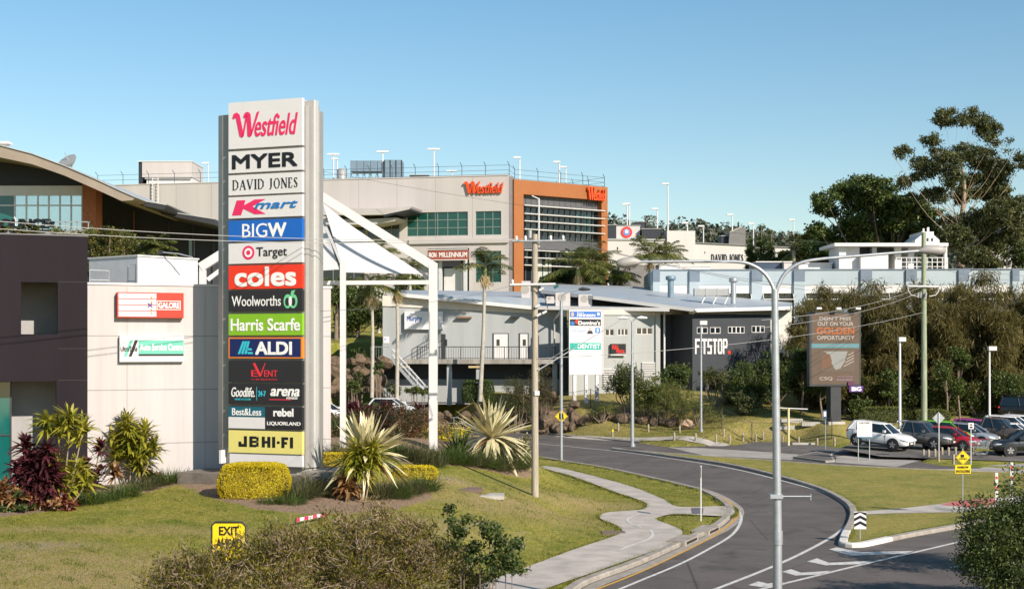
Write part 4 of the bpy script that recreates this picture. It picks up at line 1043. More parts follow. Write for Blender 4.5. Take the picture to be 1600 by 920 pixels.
# lower white wing at the right
wing = thing('mall_wing', 'long low white wing of the shopping centre behind the palms', 'building', P(1100, 415, 236))
M_wing = mat('wing_white', (.52, .50, .48), .75, var=.05, scale=.3, streak=True)
f = fac_px(948, 236, 1330, 240); mb = MB(f.T)
f.box(mb, 948, 375.5, 1041, 470, 0, .5, M_wing); a, b, c, d = f.r(1041, 361, 1085, 470); mb.box(a + .01, b, -.6, 6, c, d, M_wing)
mb.prism([(f.u(1085), f.z(1085, 380)), (f.u(1292), f.z(1292, 390)), (f.u(1292), f.z(1292, 470)), (f.u(1085), f.z(1085, 470))], .05, .5, M_wing); f.box(mb, 1292, 392, 1330, 470, .05, .5, M_wing); mb.build('wall', wing)
mb = MB(f.T); f.box(mb, 948, 373, 1041, 375.4, -.2, 8, M_grey); mb.prism([(f.u(1085.5), f.z(1085, 378.5)), (f.u(1292), f.z(1292, 388.5)), (f.u(1292), f.z(1292, 390)), (f.u(1085.5), f.z(1085, 379.9))], -.2, 8, mat('wing_cap', (.2, .2, .2), .5)); mb.build('coping', wing)
mb = MB(f.T); serif_text(mb, 'DAVID JONES', f.u(1111), f.u(1162), f.z(1136, 408.5), f.z(1136, 397.5), .04, I_black, th=.09); f.box(mb, 1101, 393, 1102, 396, -.02, .049, M_dark); f.box(mb, 964, 386, 966, 390, -.05, -.001, M_dark); mb.build('lettering', wing)
def rbox(name, label, px0, py0, px1, py1, d, dep, m, m2=None, zbot=None):
    a, b = P(px0, py0, d), P(px1, py1, d)
    t = thing(name, label, 'rooftop box', ((a.x + b.x) / 2, d + dep / 2, b.z))
    mb = MB(); mb.box(a.x, b.x, d, d + dep, b.z - 1.5, a.z, m); mb.build('body', t)
    mb = MB(); mb.box(a.x - .08, b.x + .08, d - .1, d + dep, a.z, a.z + .12, m2 or M_grey); mb.build('cap', t); return t
rbox('lift_overrun', 'white rooftop box with a round badge beside the orange block', 963, 353, 1000, 374, 240, 6, M_wing)
cp = P(979, 363, 239.95)
small('badge', 'round red and blue badge on the white rooftop box', 'sign', lambda mb: (mb.disc(cp.x, cp.z, .95, 239.9, 239.99, I_coles), mb.disc(cp.x, cp.z, .6, 239.87, 239.895, ink('badge_blue', (.15, .2, .45))), mb.disc(cp.x, cp.z + .1, .3, 239.84, 239.865, I_white)), (cp.x, 239.9, cp.z - 1))
rbox('plant_box', 'black rooftop plant box left of the badge box', 950, 352, 963, 374, 238, 5, M_navy)
rbox('plant_box', 'tall black rooftop plant box right of the badge box', 993, 347, 1010, 374, 242, 5, M_dark)
rbox('plant_box', 'wide dark rooftop plant box below the tall black one', 1003, 358, 1032, 374, 239, 5, M_navy)
rbox('plant_box', 'dark rooftop plant box beside the sloping cowl', 1127, 369, 1139, 382, 244, 4, M_navy)
cpx = [P(a, b, 243) for a, b in ((1138, 383), (1165, 385), (1165, 356), (1160, 355), (1140, 364))]
small('roof_cowl', 'sloping topped concrete cowl on the white wing roof', 'rooftop box', lambda mb: (mb.prism([(q.x, q.z - (1 if i < 2 else 0)) for i, q in enumerate(cpx)], 243, 248, mat('cowl_grey', (.17, .16, .15), .8)), mb.prism([(cpx[4].x, cpx[4].z + .02), (cpx[3].x, cpx[3].z + .02), (cpx[3].x, cpx[3].z + .2), (cpx[4].x, cpx[4].z + .2)], 242.9, 248, M_conc)), cpx[0])
cpx2 = [P(a, b, 246) for a, b in ((1250, 376), (1270, 378), (1270, 364), (1266, 363), (1252, 370))]
small('roof_cowl', 'small sloping cowl behind the fan palm on the far roof', 'rooftop box', lambda mb: mb.prism([(q.x, q.z) for q in cpx2], 246, 250, M_conc), cpx2[0])
for px, py, d, zb_, lb in ((980, 320, 244, 25, 'white lamp post standing over the badge box'), (983.5, 319, 250, 25, 'thin white lamp post behind the one over the badge box'), (1027, 327, 246, 25, 'white lamp post between the badge box and the tall central one'),
                          (1043.5, 288, 238, 26, 'tallest white lamp post on the low white wing'), (1074, 349, 242, 26, 'short white lamp stub on the white tower block'), (1099, 354, 250, 23, 'short white lamp post right of the white tower block'), (1144, 336, 247, 24, 'white lamp post above the sloping cowl'),
                          (1177, 350, 250, 23, 'white lamp post in front of the wooded hill by the dark pines'), (1240, 344, 252, 23, 'white lamp post above the fan palm')):
    roof_light(px, py, d, zb_, lb)
# concrete retaining wall below the palms
f = fac_px(968, 172, 1022, 174)
mb = MB(f.T); f.box(mb, 968, 414, 1022, 470, 0, .6, mat('dark_concrete', (.17, .16, .15), .85, var=.25, scale=.6)); f.box(mb, 968, 412, 1022, 414, -.1, .7, M_conc)
mb.build('retaining_wall', label='weathered grey concrete retaining wall between palms and blue offices', cat='wall', loc=P(995, 460, 173))

# ---------------------------------------------------------------- pale blue office building
M_blue = mat('pale_blue_render', (.36, .42, .455), .7, var=.06, scale=.4)
M_bluedk = mat('slate_blue', (.15, .19, .24), .7, var=.15, scale=1.2)
of = thing('office_building', 'long flat roofed pale blue office block with white bands and slate blue pilasters', 'building', P(1300, 490, 152))
f = fac_px(1017, 152, 1760, 150)
mb = MB(f.T)
zt, zf1, zw1, zw0, zl = f.z(1300, 422), f.z(1300, 445), f.z(1300, 458), f.z(1300, 484), 4.0
mb.box(0, f.L, 0, .5, zf1, zt, M_blue); mb.box(0, f.L, .05, .5, zw1, zf1 - .001, M_white)
mb.box(0, f.L, .1, .5, zl, zw0, M_blue); mb.box(0, .4, .501, 14, zl, zt, M_blue); mb.box(0, f.L, 14, 14.4, zl, zt, M_blue); mb.box(.4, f.L, .51, 14, zt - .6, zt - .4, M_conc)
mb.box(-.06, f.L, -.1, .6, zt, zt + .12, M_bluedk); mb.build('wall', of)
mb = MB(f.T); mb.box(.3, f.L, .4, .46, zw0, zw1, M_glassdark)
for k in range(60): mb.box(.6 + k * .85, .66 + k * .85, .33, .398, zw0, zw1, M_dark)
mb.build('window', of)
for x0_, x1_ in ((1020, 1031), (1077, 1093), (1174, 1191), (1240, 1257), (1344, 1362), (1415, 1432), (1497, 1513), (1581, 1592)):
    mb = MB(f.T); a, b = f.u(x0_), f.u(x1_); mb.box(a, b, -.25, -.002, f.z(1300, 440), zt - .02, M_bluedk); mb.box(a, b, -.24, -.002, zl, f.z(1300, 440) - .002, M_blue); mb.build('pilaster', of)
aw = [(1032, 1076), (1094, 1173), (1192, 1239), (1258, 1343), (1363, 1414), (1433, 1496), (1514, 1580), (1593, 1660)]
for x0_, x1_ in aw:
    mb = MB(f.T); a, b = f.u(x0_), f.u(x1_); zz0 = f.z(1300, 468.5)
    mb.box(a, b, -.75, -.68, zz0, zz0 + .1, M_whitemetal); n_ = max(2, int((b - a) / 1.6))
    for k in range(n_ + 1):
        x = a + (b - a) * k / n_; mb.tube([(x, -.05, zw1 + .05), (x, -.7, zz0)], .045, M_whitemetal, 5); mb.tube([(x, -.1, zz0), (x, -.7, zz0)], .04, M_whitemetal, 4)
    mb.build('awning', of)
# roof top pavilion and smaller roof pieces
pv = thing('roof_pavilion', 'white flat roofed plant pavilion with railings on the blue office roof', 'rooftop pavilion', P(1390, 420, 158))
f3 = fac_px(1300, 158, 1485, 158); mb = MB(f3.T)
f3.box(mb, 1304, 379.5, 1482, 384.5, -.8, 7, M_white); mb.build('roof', pv)
mb = MB(f3.T); f3.box(mb, 1311, 384.6, 1322, 424, 0, 5, M_plant); f3.box(mb, 1322, 385, 1345, 424, .6, 5, M_plant); f3.box(mb, 1345, 398, 1388, 424, -.3, 5, M_white); f3.box(mb, 1345, 386, 1400, 396, 1.5, 5, M_navy)
f3.box(mb, 1402, 385, 1412, 424, 1, 5, M_white); f3.box(mb, 1425, 385, 1434, 424, 1.5, 5, M_plant); f3.box(mb, 1476, 384.6, 1480, 424, -.3, .3, M_white); f3.box(mb, 1364, 386, 1371, 398, .3, 1.4, M_grey); mb.build('wall', pv)
mb = MB(f3.T)
for px in range(1400, 1481, 8): f3.box(mb, px, 402, px + 1.2, 424, -.75, -.68, M_whitemetal)
for py in (402, 409, 416): f3.box(mb, 1400, py, 1481, py + 1, -.76, -.69, M_whitemetal)
mb.build('railing', pv)
f4 = fac_px(1428, 163, 1470, 163); mb = MB(f4.T)
mb.prism([(f4.u(a), f4.z(a, b)) for a, b in ((1430, 385), (1430, 375), (1440, 367), (1440, 362), (1459, 362), (1459, 367), (1468, 375), (1468, 385))], 0, 5, M_white); f4.box(mb, 1446, 356, 1448.5, 362, 1, 1.3, M_white); f4.box(mb, 1453, 354, 1456, 362, 1, 1.3, M_white); f4.box(mb, 1448, 372, 1451, 377, -.03, 0, M_dark); f4.box(mb, 1455, 372, 1458, 377, -.03, 0, M_dark)
mb.build('lift_house', pv)
rbox('roof_unit', 'low pale roof unit at the left end of the blue office roof', 1030, 414, 1063, 424, 157, 4, M_plant, M_white)
rbox('roof_unit', 'long low white roof unit beside the left end of the office roof', 1063, 417, 1110, 424, 159, 4, M_white, M_white)
rbox('roof_unit', 'navy glazed roof box under a white eave on the office roof', 1182, 410, 1224, 424, 158, 5, mat('navy_panel', (.04, .06, .10), .4), M_white)
rbox('roof_unit', 'cream roof box right of the navy glazed one', 1225, 410, 1237, 424, 157, 5, M_wcream, M_white)
rbox('roof_unit', 'white louvred roof unit left of the flat roofed pavilion', 1248, 412, 1300, 424, 160, 4, M_plant, M_white)
# house glimpsed through the gum tree
f5 = fac_px(1545, 205, 1625, 205); ho = thing('white_house', 'white house glimpsed between the gum tree leaves', 'house', P(1580, 440, 205))
mb = MB(f5.T); f5.box(mb, 1548, 388, 1640, 470, 0, 8, M_wing); f5.box(mb, 1570, 345, 1640, 388.4, 1, 8, M_wing); mb.build('wall', ho)
mb = MB(f5.T); f5.box(mb, 1582, 362, 1590, 372, .9, .998, M_glassdark); f5.box(mb, 1592, 398, 1604, 412, -.08, -.002, M_glassdark); mb.build('window', ho)
mb = MB(f5.T); f5.box(mb, 1566, 341, 1645, 344.8, .4, 9, M_grey); f5.box(mb, 1545, 385, 1569, 387.8, -.4, 9, M_grey); mb.build('roof', ho)
# ---------------------------------------------------------------- grey clinic building with the dark gym at its right end
M_clin = mat('clinic_grey', (.33, .345, .345), .75, var=.10, scale=.5, streak=True)
M_clinl = mat('clinic_light', (.38, .39, .375), .75, var=.08, scale=.5, streak=True)
M_cream = mat('cream_band', (.60, .56, .49), .75, var=.08)
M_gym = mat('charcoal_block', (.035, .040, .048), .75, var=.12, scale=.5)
M_roofm = mat('roof_metal', (.37, .405, .43), .45, metal=.15, var=.10, scale=.7)
M_conc2 = mat('stained_concrete', (.27, .25, .22), .9, var=.35, scale=1.2, streak=True)
M_rail = mat('rail_dark', (.04, .042, .045), .5, var=.1)
gb = thing('clinic_building', 'long grey clinic with a sloping metal roof, raised deck and charcoal gym end', 'building', (2, 134, gz(2, 134)))
DZ = 6.25
f1 = fac_px(596, 134, 882, 134)
def rz(px): return 468 + (px - 598) * (483 - 466) / 232.0
mb = MB(f1.T)
mb.prism([(f1.u(598), 2.0), (f1.u(882), 2.0), (f1.u(882), f1.z(882, 484)), (f1.u(829), f1.z(829, 482)), (f1.u(598), f1.z(598, 462))], 0, .4, M_clin)
f1.box(mb, 598, 561, 599, 462, .4, 14, M_clin); mb.box(f1.u(598), f1.u(598) + .4, .41, 14, 2, f1.z(598, 463), M_clin)
mb.prism([(f1.u(597.6), f1.z(598, 478)), (f1.u(840), f1.z(840, 490)), (f1.u(840), f1.z(840, 482)), (f1.u(598), f1.z(598, 461.5))], -.12, -.003, M_cream)
mb.build('wall', gb)
f2 = fac_px(880, 129.5, 1031, 130.5)
w2s = [f2.r(945.5, 514, 959.5, 524.3), f2.r(965, 513.6, 981, 523.8), f2.r(994.5, 512, 1019.5, 522.3)]
mb = MB(f2.T); holes_wall(mb, f2.u(889), f2.u(1031), 1.5, f2.z(950, 484), w2s, 0, .35, M_clinl)
mb.box(f2.u(880), f2.u(889), 1.2, 1.5, 1.5, f2.z(950, 484), M_gym); mb.box(f2.u(1024), f2.u(1031), -.2, -.002, 1.5, f2.z(950, 484), M_clinl)
f2.box(mb, 889, 484, 1031, 492, -.1, -.003, M_cream); mb.build('wall', gb)
for k, r_ in enumerate(w2s): glazing(f2.T, r_, (2, 3, 3)[k], 1, M_glassdark, .12, gb, .1, M_white)
mb = MB(f2.T)
for k in range(9): f2.box(mb, 943, 576 + k * 3.6, 975, 577.9 + k * 3.6, -.14, -.003, M_white)
for k in range(8): f2.box(mb, 1003, 566 + k * 2.8, 1024, 567.6 + k * 2.8, -.14, -.003, M_white)
mb.build('louvre', gb)
f3a = fac_px(1030, 132, 1083, 132); f3 = fac_px(1082, 128.5, 1240, 133)
mb = MB(f3a.T); f3a.box(mb, 1028, 491.5, 1083, 640, 0, .4, M_gym); f3a.box(mb, 1028, 482, 1083, 491.3, -.1, .4, M_cream); mb.build('wall', gb)
gw = [f3.r(1089, 511, 1106, 521), f3.r(1109.5, 511, 1126, 521), f3.r(1137.5, 510, 1163.5, 520.5), f3.r(1174.5, 509, 1195, 519.5)]
mb = MB(f3.T); holes_wall(mb, 0, f3.u(1204), 1.2, f3.z(1140, 491), gw, 0, .35, M_gym); f3.box(mb, 1082, 483, 1204, 490.8, .25, .6, M_cream)
f3.box(mb, 1204, 484, 1240, 600, .3, .6, M_cream); mb.box(0, .3, .36, 4, 1.2, f3.z(1140, 491), M_gym); mb.build('wall', gb)
for k, r_ in enumerate(gw): glazing(f3.T, r_, (2, 2, 4, 3)[k], 1, M_glassdark, .1, gb, .11, M_white)
mb = MB(f3.T)
def block_letters(mb, st, x0, x1, z0, z1, y, th, m, T=None):
    """tall condensed block capitals"""
    B = {'F': [(0, .3, 0, 1), (.3, .95, .83, 1), (.3, .8, .42, .58)], 'I': [(0, .3, 0, 1)], 'T': [(.3, .64, 0, .83), (0, .95, .83, 1)], 'S': [(0, .9, 0, .17), (.6, .9, .17, .42), (0, .9, .42, .58), (0, .3, .58, .83), (0, .9, .83, 1)],
         'O': [(0, .3, .1, .9), (.65, .95, .1, .9), (.1, .85, 0, .16), (.1, .85, .84, 1)], 'P': [(0, .3, 0, 1), (.3, .85, .84, 1), (.65, .95, .5, .9), (.3, .85, .38, .54)]}
    adv = [.38 if c == 'I' else 1.06 for c in st]; k = (x1 - x0) / sum(adv); x = x0
    for c, a in zip(st, adv):
        for j, (p, q, r_, s_) in enumerate(B[c]): mb.box(x + p * k, x + q * k, y - th - j * .004, y, z0 + r_ * (z1 - z0), z0 + s_ * (z1 - z0), m, T)
        x += a * k
block_letters(mb, 'FITSTOP', f3.u(1085.5), f3.u(1137), f3.z(1110, 553), f3.z(1110, 529), -.002, .06, M_white)
mb.disc(f3.u(1139), f3.z(1139, 550.5), .16, -.06, -.002, I_coles, seg=12); mb.build('lettering', gb)
def slab3(mb, pts, th, m, m2):
    n_ = len(pts); V = [tuple(p) for p in pts] + [(p.x, p.y, p.z - th) for p in pts]
    tr = tessellate_polygon([pts])
    mb.add(V, [t if (pts[t[1]] - pts[t[0]]).cross(pts[t[2]] - pts[t[0]]).z > 0 else t[::-1] for t in tr], m)
    mb.add(V, [tuple(n_ + i for i in (t if (pts[t[1]] - pts[t[0]]).cross(pts[t[2]] - pts[t[0]]).z < 0 else t[::-1])) for t in tr], m2)
    mb.add(V, [(i, n_ + i, n_ + (i + 1) % n_, (i + 1) % n_) for i in range(n_)], m2)
def roof(ptsd):
    mb = MB(); pts = [P(*q) for q in ptsd]; slab3(mb, pts, .32, M_roofm, M_white)
    return mb.build('roof', gb)
roof([(626, 458, 133.1), (829, 478, 133.1), (1046, 481, 128.6), (1046, 474, 138), (925, 466, 142), (850, 456, 152), (626, 453, 154)])
roof([(845, 453, 137), (927, 462, 132), (1089, 482, 127.6), (1238, 478.5, 131.6), (1238, 473, 150), (985, 447, 158), (845, 443, 158)])
for a in (((1038, 484, 130.5), (1038, 576, 130.5)), ((1088, 484, 127.5), (1078, 495, 129.5), (1078, 580, 131)), ((1212, 482, 131.5), (1206, 492, 132.5), (1206, 560, 132.5)), ((878, 482, 131), (866, 500, 133.5), (866, 560, 133.5))):
    mb = MB(); mb.tube([P(*q) for q in a], .1, M_white, 6); mb.build('downpipe', gb)
# deck, undercroft, rails
mb = MB(f1.T); mb.box(f1.u(584), f1.u(866), -2.8, -.005, DZ - .42, DZ, M_conc2); mb.build('deck', gb)
mb = MB(f1.T)
mb.box(f1.u(598), f1.u(882), -.15, -.004, 2.2, DZ - 1.9, M_clin)
for px in (700, 745, 835, 862): mb.box(f1.u(px), f1.u(px) + .45, -2.4, -1.9, 2, DZ - .421, M_clin)
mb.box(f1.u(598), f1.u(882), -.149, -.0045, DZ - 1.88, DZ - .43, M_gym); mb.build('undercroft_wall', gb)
def rail_run(a, b, h, m, parent, step=.22, r=.014, name='balustrade'):
    mb = MB(); n_ = max(1, int((b - a).length / step))
    mb.tube([a + Vector((0, 0, h)), b + Vector((0, 0, h))], .035, m, 6); mb.tube([a + Vector((0, 0, .12)), b + Vector((0, 0, .12))], .025, m, 5)
    for i in range(n_ + 1):
        p = a.lerp(b, i / n_); mb.tube([p, p + Vector((0, 0, h))], .04 if i % 9 == 0 else r, m, 4, cap=False)
    return mb.build(name, parent)
fw = lambda u, y, z: f1.T @ Vector((u, y, z))
rail_run(fw(f1.u(655), -2.72, DZ), fw(f1.u(866), -2.72, DZ), 1.15, M_rail, gb); rail_run(fw(f1.u(866), -2.72, DZ), fw(f1.u(866), -.1, DZ), 1.15, M_rail, gb)
rail_run(fw(f1.u(584), -2.72, DZ), fw(f1.u(612), -2.72, DZ), 1.15, M_galv, gb); rail_run(fw(f1.u(645), -1.2, DZ), fw(f1.u(690), -1.2, DZ + 1.6), .9, M_rail, gb)
for a, b, c, d, m_, nm in ((770, 518, 795, 558, M_white, 'door'), (811, 518, 826, 558, M_white, 'door'), (688, 512, 698, 558, M_dark, 'door')):
    mb = MB(f1.T); u_, v_, z0_, z1_ = f1.r(a, b, c, d); z0_ = DZ + .02; z1_ = DZ + 2.35
    mb.box(u_, v_, -.07, -.004, z0_, z1_ + .08, M_dark if m_ is M_white else M_clin); mb.box(u_ + .1, v_ - .1, -.11, -.072, z0_, z1_, m_); dr = mb.build(nm, gb)
    mb = MB(f1.T); mb.box(u_ + .35, u_ + .65, -.125, -.111, z1_ - 1.1, z1_ - .5, M_glassdark); mb.build('door_window', dr)
mb = MB(f1.T); f1.box(mb, 714, 494.5, 737, 497, -.5, -.01, mat('rust_light', (.2, .12, .07), .7)); mb.box(f1.u(798), f1.u(812), -.7, -.01, f1.z(805, 496), f1.z(805, 494), M_dark); mb.build('wall_light', gb)
mb = MB(f1.T)
for a_, b_ in ((732, 752), (624, 640)): f1.box(mb, a_, 571.5, b_, 574.5, -2.6, -2.5, mat('timber_beam', (.5, .38, .2), .7))
mb.build('timber_beam', gb)
# long stair down from the deck and the short steep stair
def stair(u0, z0, u1, z1, y0, y1, n_, m, mt, rails=True):
    mb = MB(f1.T)
    for k in range(n_):
        a = u0 + (u1 - u0) * k / n_; z_ = z0 + (z1 - z0) * (k + 1) / n_; mb.box(a, a + (u1 - u0) / n_ * 1.25, y0, y1, z_ - .05, z_, mt)
    for y_ in (y0 - .04, y1 + .04): mb.prism([(u0, z0 - .25), (u1, z1 - .25), (u1, z1 + .05), (u0, z0 + .05)], y_ - .04, y_ + .04, m)
    if rails:
        for y_ in (y0 - .04, y1 + .04):
            for h in (.45, .95): mb.tube([(u0, y_, z0 + h), (u1, y_, z1 + h)], .03, m, 5)
            for k in range(5):
                t = k / 4; mb.tube([(u0 + (u1 - u0) * t, y_, z0 + (z1 - z0) * t), (u0 + (u1 - u0) * t, y_, z0 + (z1 - z0) * t + .95)], .03, m, 5)
            for k in range(22):
                t = k / 21; mb.tube([(u0 + (u1 - u0) * t, y_, z0 + (z1 - z0) * t + .1), (u0 + (u1 - u0) * t, y_, z0 + (z1 - z0) * t + .95)], .012, m, 3, cap=False)
    return mb.build('stair', gb)
stair(f1.u(618), DZ, f1.u(668), 2.9, -3.9, -2.9, 15, M_galv, M_conc)
stair(f1.u(594), DZ - .7, f1.u(606), 3.0, -4.4, -3.0, 6, M_dark, M_white, False)
# clinic signs
mb, a, b, c, d = wall_sign(f1, 632, 486.5, 692, 514.5, .45, .43, M_panelwhite)
W_, H_ = b - a, d - c
mb.text('Murphy', a + .06 * W_, a + .46 * W_, c + .38 * H_, c + .75 * H_, -.452, ink('royal_blue', (.02, .13, .45)), off=.02); mb.text('Cr Ryan', a + .06 * W_, a + .27 * W_, c + .8 * H_, c + .93 * H_, -.452, ink('pale_blue', (.25, .4, .6)))
mb.text('2', a + .94 * W_, a + .97 * W_, c + .2 * H_, c + .35 * H_, -.452, ink('royal_blue', 0))
mb.build('wall_sign', label='white wall sign with blue lettering behind the white canopy post', cat='sign', loc=tuple(f1.T @ Vector(((a + b) / 2, -.2, c))))
mb, a, b, c, d = wall_sign(f1, 599, 526, 608, 536, .06, .055, M_panelwhite); mb.text('P', a + .12, a + .28, c + .2, d - .12, -.062, ink('royal_blue', 0)); mb.build('wall_sign', label='small white notice near the left corner of the grey clinic wall', cat='sign', loc=tuple(f1.T @ Vector((a, 0, c))))
mb, a, b, c, d = wall_sign(f2, 954.5, 537, 978, 553.5, .3, .28, M_black)
mb.text('FULL', a + .12, a + .75, c + .45, d - .12, -.303, ink('led_red', (.8, .03, .02)), off=.04); mb.text('MENTAL', a + .5, b - .1, c + .12, c + .42, -.303, ink('led_red', 0), off=.03); mb.box(a - .03, b + .03, -.34, -.29, c - .1, c, M_white)
mb.build('led_sign', label='small black LED sign with red letters on the pale clinic wall', cat='sign', loc=tuple(f2.T @ Vector((a, 0, c))))
# roof units
def ac(px0, py0, px1, py1, d, label, cowl=False):
    a, b = P(px0, py0, d), P(px1, py1, d); zb_ = b.z - .3
    t = thing('air_conditioner' if not cowl else 'roof_cowl', label, 'air conditioner' if not cowl else 'roof vent', ((a.x + b.x) / 2, d, zb_), 'units on the clinic roof')
    if cowl:
        mb = MB(); cx_ = (a.x + b.x) / 2; w_ = (b.x - a.x) / 2
        mb.tube([(cx_, d, zb_), (cx_, d, a.z - .45)], w_ * .62, M_bluepanel if cowl == 2 else M_galv, 10); mb.build('duct', t)
        mb = MB(); mb.tube([(cx_, d, a.z - .45), (cx_, d, a.z - .4), (cx_, d, a.z - .1), (cx_, d, a.z)], [w_ * .6, w_, w_, w_ * .75], M_bluepanel if cowl == 2 else M_galv, 12); mb.build('hood', t)
    else:
        mb = MB(); mb.box(a.x, b.x, d, d + .8, zb_, a.z, M_wcream); mb.build('casing', t)
        mb = MB(); mb.disc((a.x + b.x) / 2 - .1, (a.z + b.z) / 2, min(.42, (a.z - b.z) * .4), d - .015, d - .001, mat('fan_grille', (.33, .31, .27), .6), seg=18); mb.build('fan_grille', t)
for q in ((815, 439, 829, 466, 136, 'tall white air conditioner on the clinic roof left of the timber pole'), (868, 457, 891, 473, 133, 'squat white air conditioner on the clinic roof just right of the timber pole'), (904, 460, 925, 474, 132.5, 'white air conditioner on the clinic roof above the clinic pylon sign'), (854, 463, 866, 469, 133, 'low white box on the clinic roof beside the squat air conditioner')):
    ac(*q)
ac(1040, 431, 1056, 460, 141, 'blue grey cowl vent on the clinic roof', 2); ac(1139, 434, 1153, 470, 136, 'galvanised cowl vent at the right end of the roof duct', 1)
du = P(1086, 451, 136); dv = P(1139, 464, 136)
t = thing('roof_duct', 'grey panelled duct on slanted legs on the clinic roof', 'duct', ((du.x + dv.x) / 2, 136, dv.z - .7))
mb = MB(); mb.box(du.x, dv.x, 136, 137, dv.z + .15, du.z, M_grey)
for k in range(4): mb.box(du.x + k * (dv.x - du.x) / 3 - .04, du.x + k * (dv.x - du.x) / 3 + .04, 135.96, 137.04, dv.z + .1, du.z + .04, M_galv)
mb.build('casing', t)
mb = MB()
for k in range(3): x = du.x + 1 + k * 1.1; mb.tube([(x, 136.2, dv.z + .1), (x - .45, 135.6, dv.z - .7)], .07, M_whitemetal, 5)
mb.build('legs', t)

# ---------------------------------------------------------------- clinic pylon sign by the road
f = fac_px(889, 122.5, 945, 123.2)
a, b, c, d = f.r(889.5, 485, 940, 585)
cs = thing('tenant_sign', 'tall white tenant sign on three posts in front of the pale clinic wall', 'sign', tuple(f.T @ Vector(((a + b) / 2, .1, gz(6, 122.6)))))
mb = MB(f.T); mb.box(a, b, 0, .3, c, d, M_panelwhite); mb.box(b + .01, b + .2, .0, .32, c, d, M_wcream); W_, H_ = b - a, d - c
B = lambda x0_, x1_, z0_, z1_, m, y=-.008: mb.box(a + x0_ * W_, a + x1_ * W_, y, -.0005, c + z0_ * H_, c + z1_ * H_, m)
T_ = lambda st, x0_, x1_, z0_, z1_, m, **k: mb.text(st, a + x0_ * W_, a + x1_ * W_, c + z0_ * H_, c + z1_ * H_, -.0085, m, **k)
B(.02, .98, .895, .985, ink('royal_blue', 0)); T_('Steve', .24, .45, .952, .978, I_white); T_('MINNIKIN', .24, .8, .905, .945, I_white, off=.04); mb.disc(a + .1 * W_, c + .94 * H_, .13, -.016, -.009, ink('skin_ink', (.55, .35, .27)), seg=12, r2=.2); mb.disc(a + .9 * W_, c + .945 * H_, .13, -.014, -.009, I_white, seg=12)
B(.02, .98, .76, .865, I_black); T_("Domino's", .28, .95, .775, .84, I_white, off=.04)
for k, (dx_, m_) in enumerate(((-.07, I_kblue), (.07, I_coles))): 
    q = a + (.17 + dx_) * W_; zc = c + (.81 + (.0 if k else -.0)) * H_ + (.08 if k else -.08); mb.prism([(q - .22, zc), (q, zc - .22), (q + .22, zc), (q, zc + .22)], -.016 - .004 * k, -.009, m_)
T_('Murphy', .08, .5, .655, .705, ink('pale_blue', 0), off=.01); T_('Cr Ryan', .08, .3, .715, .735, ink('pale_blue', 0)); B(.8, .95, .65, .73, ink('sky_blue', 0)); B(.85, .9, .665, .715, I_white, -.012)
mb.disc(a + .64 * W_, c + .71 * H_, .1, -.012, -.0005, ink('skin_ink', 0), seg=12, r2=.14); mb.prism([(a + .54 * W_, c + .635 * H_), (a + .74 * W_, c + .635 * H_), (a + .7 * W_, c + .685 * H_), (a + .58 * W_, c + .685 * H_)], -.012, -.0005, I_char)
B(.02, .98, .385, .495, I_tgreen); T_('DENTIST', .26, .95, .405, .475, I_white, off=.03); T_('Carindale Family', .08, .92, .325, .365, ink('grey_green', (.45, .55, .52))); T_('Dentist', .3, .7, .265, .305, ink('grey_green', 0))
mb.build('panel', cs)
for px in (896, 914, 931): 
    mb = MB(f.T); mb.box(f.u(px), f.u(px) + .28, .05, .3, gz(f.T.translation.x + f.u(px), 122.6) - .3, c, M_white); mb.build('post', cs)

# ---------------------------------------------------------------- roadside billboard
f = fac_px(1265, 110.5, 1346, 111.5)
bx = P(1307, 664, 111.4); bz = gz(bx.x, bx.y)
bb = thing('billboard', 'dark framed portrait billboard on one square post before the brown trees', 'billboard', (bx.x, bx.y, bz))
a, b, c, d = f.r(1265, 487.5, 1345, 603)
mb = MB(f.T); mb.box(a, b, 0, .5, c, d, M_dark); mb.build('frame', bb)
M_poster = mat('poster_brown', (.085, .052, .030), .6, var=.1)
mb = MB(f.T); W_, H_ = b - a, d - c
mb.box(a + .035 * W_, b - .035 * W_, -.012, -.002, c + .025 * H_, d - .02 * H_, M_poster)
T_ = lambda st, x0_, x1_, z0_, z1_, m, **k: mb.text(st, a + x0_ * W_, a + x1_ * W_, c + z0_ * H_, c + z1_ * H_, -.0125, m, **k)
wh_ = ink('poster_white', (.36, .32, .29))
T_("DON'T MISS", .19, .80, .885, .935, wh_, off=.025); T_('OUT ON YOUR', .15, .85, .815, .868, wh_, off=.025); T_('GOLDEN', .13, .87, .70, .795, ink('poster_orange', (.34, .085, .015)), off=.05); T_('OPPORTUNITY', .14, .87, .625, .68, wh_, off=.025)
B = lambda x0_, x1_, z0_, z1_, m, y=-.017: mb.box(a + x0_ * W_, a + x1_ * W_, y, -.0125, c + z0_ * H_, c + z1_ * H_, m)
B(.035, .965, .515, .575, ink('poster_teal', (.07, .20, .23))); mb.text('constructionskillspathways.com.au', a + .09 * W_, a + .91 * W_, c + .533 * H_, c + .558 * H_, -.018, wh_)
B(.22, .88, .2, .485, ink('poster_photo', (.10, .07, .05)))
mb.prism([(a + q[0] * W_, c + q[1] * H_) for q in ((.28, .47), (.74, .47), (.68, .33), (.6, .24), (.5, .22), (.43, .3), (.41, .4))], -.02, -.0175, ink('poster_sky', (.22, .22, .21)))
mb.prism([(a + q[0] * W_, c + q[1] * H_) for q in ((.22, .25), (.24, .38), (.31, .44), (.39, .43), (.43, .34), (.4, .24))], -.024, -.0205, ink('poster_helmet', (.13, .06, .03)))
